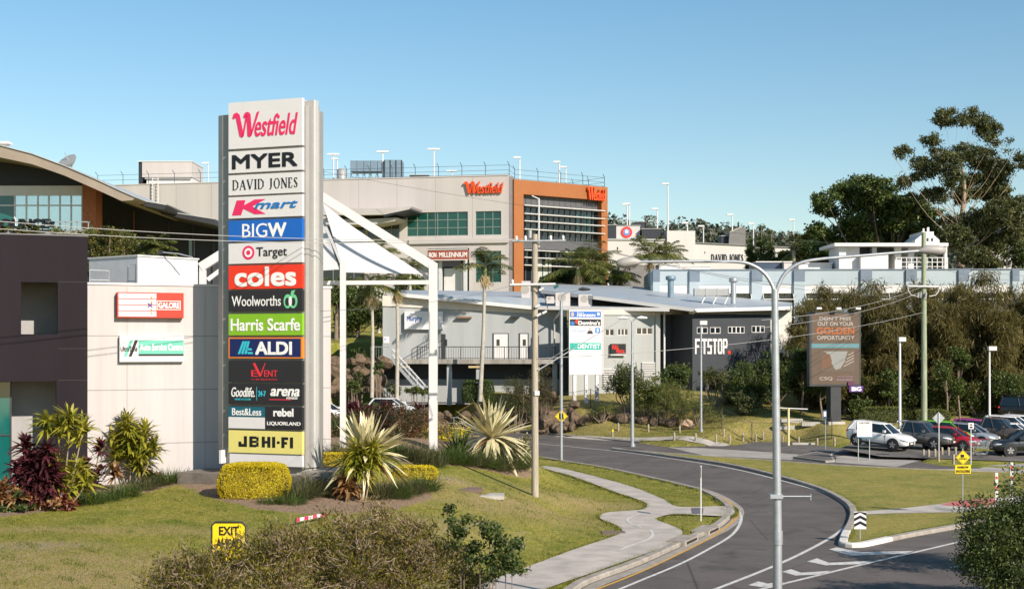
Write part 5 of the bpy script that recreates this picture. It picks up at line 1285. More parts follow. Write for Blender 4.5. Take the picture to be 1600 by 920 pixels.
for k in range(4): mb.prism([(a + (.66 + .03 * k) * W_, c + (.26 + .05 * k) * H_), (a + (.86) * W_, c + (.33 + .04 * k) * H_), (a + (.86) * W_, c + (.345 + .04 * k) * H_), (a + (.66 + .03 * k) * W_, c + (.275 + .05 * k) * H_)], -.024, -.0205, ink('poster_pipe', (.3, .24, .2)))
T_('CSQ', .19, .44, .075, .125, wh_, off=.015); T_('constructing', .53, .83, .115, .14, ink('poster_lilac', (.3, .18, .26))); T_('possible', .53, .83, .07, .1, ink('poster_lilac', 0), off=.03)
mb.build('poster', bb)
mb = MB(f.T); mb.box(f.u(1299), f.u(1315), .1, .9, bz - .3, c - .001, M_dark); mb.box(f.u(1294), f.u(1320), -.1, 1.1, bz - .3, bz + .15, M_conc); mb.build('post', bb)
mb = MB(f.T); mb.box(f.u(1326), f.u(1347.5), -.12, -.002, f.z(1336, 612), f.z(1336, 602.5), ink('violet', (.07, .015, .16))); mb.box(f.u(1324), f.u(1334), -.12, -.003, f.z(1336, 602), f.z(1336, 596), ink('plum', (.09, .02, .06)))
mb.text('BiG', f.u(1329.5), f.u(1344.5), f.z(1336, 610.5), f.z(1336, 604), -.122, I_white, off=.05); mb.build('owner_plate', bb)
mb = MB(f.T)
for q in (.12, .5, .88): mb.tube([(a + q * W_, .2, d), (a + q * W_, -.5, d + .3)], .03, M_galv, 5); mb.box(a + q * W_ - .2, a + q * W_ + .2, -.65, -.45, d + .2, d + .35, M_whitemetal)
mb.build('lamp', bb)

# ---------------------------------------------------------------- poles, lamps, signs
def at_ground(px, d): x = (px - CX) * d / F; return Vector((x, d, gz(x, d)))
# timber power pole by the path
g = GT(836, 775); PO = g.copy()
D0 = g.y
pt = thing('power_pole', 'weathered timber power pole with crossarms beside the curving path', 'power pole', g)
zt = P(835, 366, D0).z
mb = MB(); mb.tube([(g.x, g.y, g.z - .3), (g.x - .01, g.y, zt)], [.165, .125], M_timber, 12); mb.build('shaft', pt)
def xarm(px0, py0, px1, py1, dy=-.2, m=M_galv, t=.05, ins=()):
    a, b = P(px0, py0, D0 + dy), P(px1, py1, D0 + dy); mb = MB(); mb.tube([a, b], t, m, 6)
    for k in ins:
        p = a.lerp(b, k); mb.tube([p, p + Vector((0, 0, .06)), p + Vector((0, 0, .2)), p + Vector((0, 0, .24))], [.03, .06, .06, .03], M_white, 8)
    mb.build('crossarm', pt); return a, b
xarm(800, 377, 884, 376, ins=(.08, .25, .72, .95)); xarm(797, 445, 868, 444, -.22, M_whitemetal, .06, ins=(.05,))
mb = MB(); mb.tube([P(842, 310, D0), P(842, 386, D0)], .035, M_whitemetal, 6); mb.tube([P(842, 311, D0), P(831, 306, D0)], .03, M_whitemetal, 5); mb.build('riser', pt)
mb = MB(); mb.tube([P(828, 372, D0 - .1), P(828, 360, D0 - .1)], .09, M_grey, 8); mb.build('insulator', pt); mb = MB(); mb.tube([P(837, 450, D0 - .25), P(850, 462, D0 - .25), P(856, 482, D0 - .25)], .02, M_dark, 5); mb.build('cable', pt)
for q in ((869, 448), (846, 452), (840, 478), (842, 492), (851, 488)): c_ = P(q[0], q[1], D0 - .25); mb = MB(); mb.tube([c_ - Vector((.1, 0, .05)), c_ + Vector((.1, 0, .06))], .06, M_whitemetal if q[1] > 450 else mat('green_box', (.01, .12, .10), .5), 7); mb.build('fuse_box', pt)
mb = MB(); mb.box(g.x - .02, g.x + .2, g.y - .2, g.y - .14, g.z + 4.5, g.z + 4.7, M_white); mb.build('tag_plate', pt)
# treated pole on the right
gp = Vector(((1444 - CX) * 112 / F, 112, 0)); gp.z = gz(gp.x, gp.y)
pt2 = thing('power_pole', 'greenish treated timber power pole behind the parked cars', 'power pole', gp)
M_treated = mat('treated_timber', (.27, .30, .20), .8, var=.35, scale=2, stretch=(6, 6, .5))
mb = MB(); mb.tube([(gp.x, gp.y, gp.z - .3), (gp.x - .03, gp.y, P(1443, 363, 112).z)], [.25, .18], M_treated, 12); mb.build('shaft', pt2)
mb = MB(); mb.tube([P(1418, 447, 111.7), P(1469, 448, 111.7)], .08, M_whitemetal, 6)
for sg, x0_ in ((-1, 1418), (1, 1468)): mb.tube([P(x0_, 447, 111.6), P(x0_ - sg * -1.5 * -1, 455, 111.6), P(x0_ - sg * 6, 461, 111.5), P(x0_ - sg * 16, 463, 111.5)], .035, M_whitemetal, 5)
for q in (1434, 1438, 1446): c_ = P(q, 465, 111.6); mb.tube([c_, c_ + Vector((.05, 0, .4))], .09, M_grey, 6)
mb.build('crossarm', pt2)

# big double arm street light in front
gl_ = Vector((6.72, 36.0, 0)); gl_.z = gz(gl_.x, gl_.y)
sl = thing('street_light', 'tall galvanised street light with two long curved arms beside the road bend', 'street light', gl_)
jn = P(1210.5, 452, 36)
mb = MB(); mb.tube([gl_ + Vector((0, 0, -.05)), Vector((gl_.x, 36, 3)), jn], [.13, .11, .085], M_galv, 14); mb.tube([gl_ + Vector((0, 0, 2.55)), gl_ + Vector((0, 0, 2.9))], .135, M_galv, 14); mb.build('pole', sl)
def arm(pts):
    mb = MB(); mb.tube(catmull([P(*q) for q in pts], 6), [.055 - .02 * i / (6 * (len(pts) - 1)) for i in range(6 * (len(pts) - 1) + 1)], M_galv, 10); return mb.build('arm', sl)
arm([(1210.5, 470, 36), (1209, 452, 36), (1197, 430, 36), (1177, 415, 36), (1150, 409, 36), (1080, 408.5, 36), (1000, 409, 36)])
arm([(1212, 470, 36.03), (1214, 452, 36), (1226, 428, 36), (1248, 412, 36), (1280, 405, 36), (1340, 400, 36), (1436, 392, 36)])
for (a_, b_) in (((1001, 409, 36), (963, 411, 36)), ((1436, 392, 36), (1478, 390, 36))):
    p, q = P(*a_), P(*b_); mb = MB(); L_ = [p.lerp(q, t_) + Vector((0, 0, z_)) for t_, z_ in ((0, 0), (.1, 0), (.3, .02), (.7, -.01), (.95, -.02), (1, -.02))]
    mb.tube(L_, [.04, .07, .12, .13, .09, .03], mat('lamp_shell', (.33, .31, .29), .5), 10); mb.build('lamp_head', sl)
mb = MB(); pa = P(1213, 775, 35.9); mb.tube([pa, pa + Vector((.88, 0, .0))], .02, M_galv, 6); mb.tube([pa + Vector((.87, 0, -.1)), pa + Vector((.87, 0, .06))], .015, M_galv, 5); mb.box(pa.x - .16, pa.x + .16, 35.83, 36.17, pa.z - .05, pa.z + .05, M_galv); mb.build('sign_bracket', sl)

def lamp_post(px, base_py, top_py, d, label, heads=(-1,), r=(.09, .05), m=M_galv, arm_len=.9, boxhead=False, grp=None):
    g = at_ground(px, d); tz = P(px, top_py, d).z
    t = thing('lamp_post', label, 'lamp post', g, grp)
    mb = MB(); mb.tube([g + Vector((0, 0, -.1)), Vector((g.x, g.y, tz))], list(r), m, 9); mb.tube([g, g + Vector((0, 0, .25))], r[0] * 1.5, m, 9); mb.build('pole', t)
    for h in heads:
        mb = MB(); p = Vector((g.x, g.y, tz))
        if boxhead: mb.box(p.x - (.1 if h > 0 else arm_len), p.x + (arm_len if h > 0 else .1), p.y - .22, p.y + .22, p.z - .02, p.z + .3, M_whitemetal)
        else:
            e = p + Vector((h * arm_len, -.1, .25)); mb.tube([p, p.lerp(e, .5) + Vector((0, 0, .03)), e], .035, m, 6); mb.tube([e, e + Vector((h * .3, 0, .03)), e + Vector((h * .75, 0, 0))], [.07, .14, .07], M_whitemetal, 9)
        mb.build('lamp_head', t)
lamp_post(988, 690, 502, 106, 'grey lamp post with two heads on the far verge before the tenant sign', (-1, 1), boxhead=False, r=(.15, .08), arm_len=.35)
lamp_post(1095.5, 675, 507, 111.5, 'white lamp post with a short box head beside the overgrown bank', (1,), boxhead=True, arm_len=.45, r=(.1, .07))
lamp_post(1406, 690, 533, 104, 'white lamp post with a box head right behind the white parked car', (1,), boxhead=True, arm_len=.4, r=(.12, .08), m=M_whitemetal)
lamp_post(1546, 660, 547, 109, 'thin white lamp post standing among the far parked cars', (1,), boxhead=True, arm_len=.5, r=(.1, .07), m=M_whitemetal)
# lamp with its long overhead cable at the clinic sign
def sign_post(px, d, h, label, plates, cat='road sign', r=.04, m=M_galv, name='road_sign', gzv_=None):
    g = at_ground(px, d)
    if gzv_ is not None: g.z = gzv_
    t = thing(name, label, cat, g)
    mb = MB(); mb.tube([g + Vector((0, 0, -.1)), g + Vector((0, 0, h))], r, m, 8); mb.build('post', t)
    for nm, fn in plates:
        mb = MB(Matrix.Translation(g)); fn(mb); mb.build(nm, t)
    return t
I_sgnyel = mat('sign_yellow', (.80, .56, .01), .4, var=.05)
def diamond(mb, zc, s_, m, mb_=None, y=-.06, th=.012):
    mb.prism([(-s_, zc), (0, zc - s_), (s_, zc), (0, zc + s_)], y - th, y, m)
    if mb_ is not None:
        mb.prism([(-s_ * .92, zc), (0, zc - s_ * .92), (s_ * .92, zc), (0, zc + s_ * .92)], y - th - .003, y - th - .0005, I_black); mb.prism([(-s_ * .87, zc), (0, zc - s_ * .87), (s_ * .87, zc), (0, zc + s_ * .87)], y - th - .006, y - th - .0035, mb_)
# yellow pedestrian diamond: its post is the galvanised one near the far kerb
dd = 91.5; h_ = P(877, 650, dd).z - at_ground(877, dd).z
def ped(mb):
    diamond(mb, h_, .42, I_sgnyel, I_sgnyel)
    for x_, k in ((-.1, 1), (.09, .85)):
        mb.disc(x_, h_ + .2 * k, .045, -.094, -.079, I_black, seg=10); mb.box(x_ - .05, x_ + .05, -.09, -.079, h_ - .03, h_ + .15 * k, I_black); mb.prism([(x_ - .06, h_ - .2), (x_ - .02, h_ - .2), (x_ + .03, h_ - .02), (x_ - .04, h_ - .02)], -.09, -.079, I_black); mb.prism([(x_ + .02, h_ - .2), (x_ + .07, h_ - .2), (x_ + .05, h_ - .03), (x_ + .0, h_ - .03)], -.0895, -.0795, I_black)
lp = sign_post(877, dd, P(877, 470, dd).z - at_ground(877, dd).z, 'tall thin street lamp post carrying a yellow pedestrian diamond sign', [('warning_plate', ped)], cat='lamp post', r=.10, name='street_lamp')
mb = MB(); tp = P(877, 470, dd); ck = catmull([P(877, 472, dd), P(879, 463, dd), P(886, 457, dd), P(904, 452, dd)], 5); mb.tube(ck, .055, M_galv, 7); e = ck[-1]; mb.tube([e, e + Vector((.25, 0, .02)), e + Vector((.75, 0, .0))], [.06, .12, .06], M_dark, 8); mb.build('lamp_arm', lp)
# thin bare post by the side path
sign_post(1095, 60.2, P(1095, 727, 60.2).z - at_ground(1095, 60.2).z, 'thin bare grey post seen edge-on beside the side path, its plate turned away', [('sign_plate', lambda mb: mb.box(-.012, .0, -.15, .3, 1.85, 2.3, M_galv))], cat='sign post', r=.032, m=M_whitemetal)
# chevron board on the island nose
gch = G(1343.5, 843, .12)
def chev(mb):
    mb.box(-.23, .23, -.06, -.045, .42, 1.08, M_panelwhite)
    for k in range(3):
        zc = .50 + k * .215; mb.prism([(-.23, zc), (0, zc + .12), (.23, zc), (.23, zc + .11), (0, zc + .23) if zc + .23 < 1.08 else (0, 1.079), (-.23, zc + .11)], -.066, -.0605, I_black)
sign_post(1343.5, gch.y, 1.05, 'black and white chevron board on the nose of the grass island', [('chevron_plate', chev)], r=.03, gzv_=.12)
# narrow shoulders sign
gs = G(1504, 806, .12)
dn = gs.y; pzz = lambda py: P(1504, py, dn).z - .12
def warn(mb):
    zc = pzz(714); diamond(mb, zc, .32, I_sgnyel, I_sgnyel)
    mb.box(-.11, .04, -.09, -.079, zc + .0, zc + .13, I_black)
    for k in range(5): mb.box(-.17 + k * .07, -.125 + k * .07, -.09, -.079, zc - .08 - (k % 2) * .02, zc - .03, I_black)
    mb.box(-.34, .34, -.07, -.055, pzz(739), pzz(725.5), I_sgnyel)
    mb.text('NARROW', -.24, .24, pzz(731), pzz(727.5), -.071, I_black, off=.02); mb.text('SHOULDERS', -.3, .3, pzz(737.5), pzz(733.5), -.071, I_black, off=.02)
sign_post(1504, dn, pzz(700), 'yellow diamond warning sign with a yellow lettered plate below it', [('warning_plate', warn)], r=.03, gzv_=.12)
# car park signs
g2 = at_ground(1467, 91.5); hh = P(1467, 653, 91.5).z - g2.z
sign_post(1467, 91.5, hh + .35, 'grey back of a diamond road sign by the bollards', [('sign_plate', lambda mb: mb.prism([(-.4, hh), (0, hh - .4), (.4, hh), (0, hh + .4)], .042, .055, M_galv))], r=.035, m=M_whitemetal)
hh2 = P(1517, 665, 90.5).z - at_ground(1517, 90.5).z
sign_post(1517, 90.5, hh2 + .15, 'small white parking sign on a post beside the trolleys', [('sign_plate', lambda mb: (mb.box(-.17, .17, -.05, -.04, hh2 - .2, hh2 + .2, M_panelwhite), mb.disc(0, hh2 + .07, .06, -.056, -.0505, I_char, seg=10), mb.box(-.09, .09, -.056, -.0505, hh2 - .14, hh2 - .04, I_char)))], r=.035, m=M_whitemetal)
gq = at_ground(1354, 93); a_ = P(1338, 658, 93); b_ = P(1371, 681, 93)
nb = thing('notice_board', 'white notice board on two green posts in front of the white parked car', 'notice board', gq)
mb = MB(); mb.box(a_.x + .05, b_.x - .35, 93, 93.06, b_.z - .05, a_.z, M_panelwhite)
for k in range(7): mb.box(a_.x + .2, b_.x - .5 - (k % 3) * .15, 92.994, 92.9995, a_.z - .22 - k * .1, a_.z - .18 - k * .1, mat('faint_print', (.52, .5, .5), .6))
mb.text('CAR PARK', a_.x + .2, b_.x - .5, a_.z - .13, a_.z - .05, 92.9994, I_char, off=.02); mb.box(a_.x + .08, b_.x - .38, 92.99, 93.05, b_.z - .12, b_.z - .055, ink('teal_strip', (.03, .15, .25))); mb.build('board', nb)
for x in (a_.x + .15, b_.x - .5): mb = MB(); mb.tube([(x, 93.1, gz(x, 93) - .1), (x, 93.1, a_.z - .1)], .03, mat('pale_green_post', (.35, .45, .38), .5), 7); mb.build('post', nb)
hh3 = P(1288, 648, 103).z - at_ground(1288, 103).z
sign_post(1289.5, 103, hh3 + .3, 'narrow blue sign on a thin post left of the white parked car', [('sign_plate', lambda mb: (mb.box(-.17, .1, -.05, -.04, hh3 - .35, hh3 + .35, ink('sign_blue', (.05, .08, .14))), mb.box(-.12, .05, -.056, -.0505, hh3 - .1, hh3 + .25, I_white)))], r=.035)
for px, py, d_, lb in ((1557, 768, 62, 'red and white marker post poking above the right tree'), (1580.5, 752, 62, 'slimmer red and white marker post beside the other at right')):
    g = at_ground(px, d_); tz = P(px, py - 30, d_).z - g.z
    t = thing('marker_post', lb, 'marker post', g); mb = MB(Matrix.Translation(g)); mb.box(-.06, .06, -.03, .03, -.05, tz, M_white)
    mb.box(-.045, .045, -.036, -.031, tz - .28, tz - .16, I_coles); mb.build('post', t)
    mb = MB(Matrix.Translation(g)); mb.box(-.05, .05, -.037, -.031, tz - .7, tz - .6, I_coles); mb.build('reflector', t)
# yellow works sign behind the near bush
d_ = 39.0; gw_ = at_ground(357, d_); p0, p1 = P(331, 815, d_), P(385, 862, d_)
ws = thing('works_sign', 'yellow framed roadworks sign half hidden behind the dry bush', 'sign', gw_)
rnd = [(p0.x + .06, p1.z - .3), (p1.x - .06, p1.z - .3), (p1.x, p1.z - .24), (p1.x, p0.z - .1), (p1.x - .1, p0.z), (p0.x + .1, p0.z), (p0.x, p0.z - .1), (p0.x, p1.z - .24)]
mb = MB(); mb.prism(rnd, d_, d_ + .03, I_sgnyel); mb.text('EXIT', p0.x + .2, p1.x - .2, p0.z - .36, p0.z - .12, d_ - .001, I_black, off=.035); mb.text('AHEAD', p0.x + .12, p1.x - .12, p0.z - .72, p0.z - .46, d_ - .001, I_black, off=.035); mb.build('sign_plate', ws)
mb = MB(); cyc = [Vector((q[0], d_ - .02, q[1])) for q in rnd]; mb.tube(cyc + [cyc[0]], .025, M_dark, 6)
for x in (p0.x + .1, p1.x - .1): mb.tube([(x, d_, gz(x, d_) - .05), (x, d_, p1.z)], .025, M_dark, 6)
mb.build('frame', ws)
ta = GT(462, 823); tb = GT(508, 814)
mbt = MB(); n_ = 7
for k in range(n_): 
    a_, b_ = ta.lerp(tb, k / n_), ta.lerp(tb, (k + 1) / n_); mbt.add([a_ + Vector((0, 0, .16)), b_ + Vector((0, 0, .16)), b_ + Vector((0, 0, .27)), a_ + Vector((0, 0, .27))], [(0, 1, 2, 3)], I_pink if k % 2 == 0 else I_white)
    mbt.add([a_ + Vector((0, .03, .16)), b_ + Vector((0, .03, .16)), b_ + Vector((0, .03, .27)), a_ + Vector((0, .03, .27))], [(3, 2, 1, 0)], I_pink if k % 2 == 0 else I_white)
for q in (ta, tb): mbt.tube([q, q + Vector((0, .015, .3))], .02, M_dark, 5)
mbt.build('barrier_board', label='low red and white barrier board on the lawn above the dry bush', cat='barrier', loc=ta)
# utility pit covers
for px, py, w_, l_, m_, lb in ((768, 775, .55, .35, M_conc, 'pale concrete pit cover in the lawn by the timber pole'), (735, 765, .5, .3, mat('pit_dark', (.16, .11, .09), .9), 'rusty dark pit cover in the lawn'), (960, 834, .5, .22, mat('pit_dark', 0), 'narrow rusty grate in the lawn edge by the path')):
    g = GT(px, py); mb = MB(); mb.box(g.x - w_, g.x + w_, g.y - l_ * 2, g.y + l_ * 2, g.z - .1, g.z + .05, m_); mb.box(g.x - w_ * .85, g.x + w_ * .85, g.y - l_ * 1.7, g.y + l_ * 1.7, g.z + .0501, g.z + .056, m_); mb.build('pit_cover', label=lb, cat='pit cover', loc=g)

# bollards
M_boll = mat('bollard_timber', (.31, .26, .19), .85, var=.3, scale=5)
_boll = None
def bollard(px, base_py, h=.62, label=None, d0=60):
    global _boll
    g = GT(px, base_py, d0)
    if _boll is None:
        _boll = thing('bollard', 'short weathered timber bollard in the row along the far verge', 'bollard', g, 'timber bollards along the verge and car park')
        mb = MB(Matrix.Translation(g)); mb.tube([(0, 0, -.15), (0, 0, .56), (0, 0, .62)], [.085, .08, .05], M_boll, 9); mb.build('post', _boll)
        o = _boll
    else:
        o = copy_tree(_boll); o.location = g
    o.scale = (1, 1, h / .62) if False else (1, 1, 1)
    if label: o['label'] = label
    return o
for px, py in ((966, 673), (1013, 675), (1062, 677), (1053.5, 688), (1087, 690.5), (1119, 692.5), (1131, 682), (1140.5, 692), (1161, 690.5), (1181, 691), (1192, 689), (1223, 693), (1248, 694.5), (1277, 697), (1304, 698)):
    bollard(px, py)
for px, py in ((1330, 701), (1352, 703)): bollard(px, py, label='short timber bollard at the foot of the white parked car')
for px, py in ((1443, 717), (1451, 717), (1461, 716), (1472, 713), (1482, 713), (1466.5, 721), (1490, 725), (1493, 713), (1520, 712), (1572, 714)): bollard(px, py, label='short timber bollard clustered by the car park corner sign')
yb = bollard(957, 682, label='short timber bollard with a yellow painted band, left end of the verge row')
for ch in list(yb.children): bpy.data.objects.remove(ch)
g = Vector(yb.location); mb = MB(Matrix.Translation(g)); mb.tube([(0, 0, -.15), (0, 0, .56), (0, 0, .62)], [.085, .08, .05], M_boll, 9); mb.build('post', yb); mb = MB(Matrix.Translation(g)); mb.tube([(0, 0, .42), (0, 0, .6)], .09, I_sgnyel, 9); mb.build('band', yb)

# chain wire fence up the bank
fpts = []
for px, d_ in ((862, 124), (923, 121.5), (976, 117), (1027, 115.5), (1083, 114), (1128, 112), (1175, 110.5), (1214, 110), (1300, 108)):
    fpts.append(at_ground(px, d_))
fence3('chain_wire_fence', 'rusty chain wire fence stepping along the grassy bank above the bollards', fpts, 1.65, mat('rust_steel', (.06, .05, .045), .7), 5.2, (.03, .97), False, .035, mesh=.004)
fq_ = [at_ground(1216, 107), at_ground(1262, 107.5)]
mb = MB(); a_ = P(1216, 637, 107); b_ = P(1262, 639, 107); mb.tube([a_, b_], .045, M_whitemetal, 6)
t = thing('boom_gate', 'white boom gate rail on a pale yellow post at the foot of the bank', 'gate', fq_[0]); mb.build('rail', t)
gq = at_ground(1232, 107); mb = MB(); mb.tube([gq + Vector((0, 0, -.1)), Vector((gq.x, gq.y, P(1232, 637, 107).z))], .09, mat('pale_yellow_post', (.62, .55, .3), .5), 8); mb.tube([fq_[0] + Vector((0, 0, -.1)), Vector((fq_[0].x, fq_[0].y, a_.z))], .05, M_galv, 7); mb.build('post', t)
mb = MB(); gq = at_ground(640, 127.5)
a_, b_ = at_ground(690, 129.2), at_ground(728, 129.2)
mb = MB(); 
for h in (.55, 1.05): mb.tube([a_ + Vector((0, 0, h)), b_ + Vector((0, 0, h))], .03, M_galv, 6)
for p in (a_, a_.lerp(b_, .5), b_): mb.tube([p + Vector((0, 0, -.1)), p + Vector((0, 0, 1.05))], .035, M_galv, 6)
mb.build('guard_rail', label='galvanised pipe guard rail above the boulders below the clinic deck', cat='railing', loc=a_)

# boulders
M_rock = mat('boulder_stone', (.13, .09, .056), .95, var=.6, scale=2.2, bump=1.0, bscale=4)
import bmesh
def boulder_mesh(k):
    bm = bmesh.new(); bmesh.ops.create_icosphere(bm, subdivisions=3, radius=1)
    r_ = np.random.default_rng(100 + k)
    dirs = r_.normal(size=(18, 3)); dirs /= np.linalg.norm(dirs, axis=1, keepdims=True); cut = r_.uniform(.5, .78, 18)
    for v in bm.verts:
        c = np.array(v.co)
        for d_, h_ in zip(dirs, cut):
            s_ = c @ d_
            if s_ > h_: c = c - d_ * (s_ - h_) * 1.0
        c *= 1 + .05 * math.sin(c[0] * 5 + k) * math.sin(c[1] * 6) * math.sin(c[2] * 5 + 1)
        v.co = c
    me_ = bpy.data.meshes.new('boulder'); bm.to_mesh(me_); bm.free(); me_.materials.append(M_rock)
    return me_
BM = [boulder_mesh(k) for k in range(8)]
def boulder(p, s_, label, grp):
    o = bpy.data.objects.new('boulder', random.choice(BM)); COL.objects.link(o)
    o.location = p; o.scale = s_; o.rotation_euler = (random.uniform(-.3, .3), random.uniform(-.3, .3), random.uniform(0, 6.28)); tag(o, label, 'boulder', grp)
def boulder_row(pts, n_, size, rows, label, grp, lift=.75, zb=None):
    for r_ in range(rows):
        for i in range(n_):
            t_ = (i + .5 * (r_ % 2) + random.uniform(-.15, .15)) / n_ * (len(pts) - 1); k = min(int(max(t_, 0)), len(pts) - 2); p = pts[k].lerp(pts[k + 1], t_ - k)
            s0 = size * random.uniform(.55, 1.2)
            boulder((p.x, p.y + r_ * size * .55, (gz(p.x, p.y) if zb is None else zb) + size * .42 + r_ * size * lift * 1.25), (s0 * random.uniform(.9, 1.3), s0 * .9, s0 * random.uniform(.75, 1.0)), label, grp)
boulder_row([at_ground(596, 126.8), at_ground(640, 127), at_ground(700, 126.5), at_ground(790, 126), at_ground(868, 124.5)], 15, .95, 2, 'rusty brown boulder in the retaining wall below the clinic deck', 'boulders below the clinic deck')
boulder_row([Vector((P(q, 0, dq).x, dq, 0)) for q, dq in ((520, 127.5), (560, 128), (604, 128.5))], 7, .9, 4, 'large rusty boulder in the tall rock wall beside the steep steps', 'boulders of the tall rock wall', zb=3.1)
boulder_row([at_ground(872, 119.5), at_ground(930, 119), at_ground(1000, 117.5), at_ground(1085, 115.5)], 16, .72, 1, 'brown boulder in the low line of rocks along the grassy bank', 'boulders along the bank')
boulder_row([at_ground(846, 120.5), at_ground(905, 120.5)], 6, .85, 2, 'brown boulder heaped at the left end of the bank under the tenant sign', 'boulders under the tenant sign')
p = at_ground(1072, 114.7)
o = bpy.data.objects.new('boulder', BM[2].copy()); COL.objects.link(o); o.data.materials[0] = mat('pale_stone', (.40, .27, .17), .9, var=.3); o.location = p + Vector((0, 0, .3)); o.scale = (.85, .7, .6); tag(o, 'pale sandstone boulder at the right end of the line of rocks', 'boulder')
for px, py in ((1256, 696), (1238, 660), (1270, 664), (1225, 672)):
    g = GT(px, py, 90); mb = MB(); mb.box(g.x - .9, g.x + .8, g.y - .2, g.y + .15, g.z - .1, g.z + .22, M_conc); mb.build('kerb_block', label='old pale kerb block lying in the grass below the billboard', cat='block', loc=g, group='old kerb blocks on the bank')

# ---------------------------------------------------------------- canopy frame with its shade sails
M_frame = mat('canopy_white', (.62, .605, .59), .4, var=.04)
cf = thing('shade_canopy', 'white gabled steel frame with pale shade sails right of the pylon sign', 'canopy', at_ground(600, 70))
DF = 70.0
def steel(a, b, w_, dep, name):
    a, b = Vector(a), Vector(b); d_ = (b - a).normalized(); s_ = d_.cross(Vector((0, 1, 0))).normalized() * w_ / 2; y_ = Vector((0, dep / 2, 0))
    V = [a - s_ - y_, a + s_ - y_, a + s_ + y_, a - s_ + y_, b - s_ - y_, b + s_ - y_, b + s_ + y_, b - s_ + y_]
    mb = MB(); mb.add(V, [(0, 3, 2, 1), (4, 5, 6, 7), (0, 1, 5, 4), (1, 2, 6, 5), (2, 3, 7, 6), (3, 0, 4, 7)], M_frame); return mb.build(name, cf)
gr = at_ground(677, DF); ap = P(497, 303, DF); er = P(677, 416, DF); el_ = P(317, 416, DF)
steel((gr.x, DF, gr.z - .2), (gr.x, DF, er.z + .15), .42, .4, 'post')
gl2 = at_ground(536, DF - 3); steel((gl2.x, DF - 3, gl2.z - .2), (gl2.x, DF - 3, P(536, 408, DF - 3).z), .26, .26, 'post')
gl3 = at_ground(317, DF); steel((gl3.x, DF, gl3.z - .2), (gl3.x, DF, el_.z + .15), .3, .3, 'post')
steel(ap + Vector((-.2, 0, .12)), er + Vector((.1, 0, -.05)), .42, .36, 'rafter'); steel(ap + Vector((.2, .004, .12)), el_ + Vector((-.1, 0, -.05)), .42, .352, 'rafter')
steel(P(500, 442, DF - 1.5), P(671, 441, DF - 1.5), .2, .2, 'beam')
steel(P(655, 424, DF + .3), P(672, 437, DF + .3), .2, .2, 'brace'); steel(P(325, 437, DF + .3), P(346, 421, DF + .3), .2, .2, 'brace')
steel(P(505, 345, DF + 1.2), P(539, 425, DF - 2.6), .12, .12, 'strut')
M_sail = leafmat('sail_fabric', [(.76, .745, .725), (.76, .745, .725)], .25, .7)
def sail(pts, name='sail'):
    pts = [P(*q) for q in pts]; n_ = 8; mb = MB(); V = []
    for i in range(n_ + 1):
        for j in range(n_ + 1):
            u_, v_ = i / n_, j / n_; p = pts[0] * (1 - u_) * (1 - v_) + pts[1] * u_ * (1 - v_) + pts[2] * u_ * v_ + pts[3] * (1 - u_) * v_
            V.append(p + Vector((0, 1.1 * u_ * (1 - u_) * 4 * v_ * (1 - v_) * .3, -.5 * u_ * (1 - u_) * 4 * v_ * (1 - v_) * .6)))
    mb.smooth = True
    mb.add(V, [(i * (n_ + 1) + j, (i + 1) * (n_ + 1) + j, (i + 1) * (n_ + 1) + j + 1, i * (n_ + 1) + j + 1) for i in range(n_) for j in range(n_)], M_sail); return mb.build(name, cf)
sail([(505, 318, 75), (545, 350, 75), (585, 377, 74.5), (523, 378, 71)]); sail([(523, 379.5, 71), (585, 378.5, 74.5), (660, 428, 73), (540, 425.5, 67.4)]); sail([(504, 340, 73.4), (507, 350, 72.6), (530, 421, 67.6), (480, 424, 67.4)])
# overhead wires
M_wire = mat('wire', (.10, .10, .105), .6, var=0)
M_wirel = mat('wire_pale', (.38, .37, .36), .5, var=0)
def wire(a, b, sag, label, m=M_wire, r=.012):
    a, b = Vector(a), Vector(b); mb = MB(); n_ = 16
    mb.tube([a.lerp(b, i / n_) - Vector((0, 0, sag * 4 * (i / n_) * (1 - i / n_))) for i in range(n_ + 1)], r, m, 5)
    mb.build('overhead_wire', label=label, cat='wire', loc=a)
wire(P(806, 374, D0 - .2), P(-60, 341, 50), .3, 'upper pale overhead wire running left from the timber pole', M_wirel, .014)
wire(P(817, 374, D0 - .2), P(-60, 353, 50), .35, 'lower pale overhead wire running left from the timber pole', M_wirel, .014)
wire(P(868, 372, D0 - .2), P(1443, 462, 111.7), .8, 'overhead wire from the timber pole arm to the green pole crossarm')
wire(P(880, 374, D0 - .2), P(1420, 447, 111.7), .9, 'higher overhead wire from the timber pole arm to the green pole')
wire(P(841, 578, D0 - .15), P(973, 498, 106), .0, 'thick grey service cable rising from the timber pole to the far lamp head', M_wirel, .03)
wire(P(839, 560, D0 - .15), P(1443, 488, 111.8), .55, 'low pale overhead cable crossing from the timber pole to the green pole', M_wirel, .014)
wire(P(839, 572, D0 - .15), P(905, 534, 122), .0, 'short pale wire from the timber pole towards the tenant sign', M_wirel, .012)
wire(P(802, 445, D0 - .2), P(500, 486, 35), .2, 'thin wire from the lower timber pole arm passing the pylon sign', M_wire, .006)
wire(P(1443, 400, 112), P(1660, 432, 118), .5, 'dark overhead wire running right from the green pole'); wire(P(1443, 412, 112), P(1660, 436, 118), .6, 'second dark overhead wire running right from the green pole, just under the first')
wire(P(1441, 455, 111.7), P(1190, 512, 66), .4, 'overhead wire falling left from the green pole across the billboard top', M_wirel, .012); wire(P(1441, 448, 111.7), P(1190, 500, 66), .4, 'top overhead wire falling left from the green pole past the office windows', M_wirel, .012)
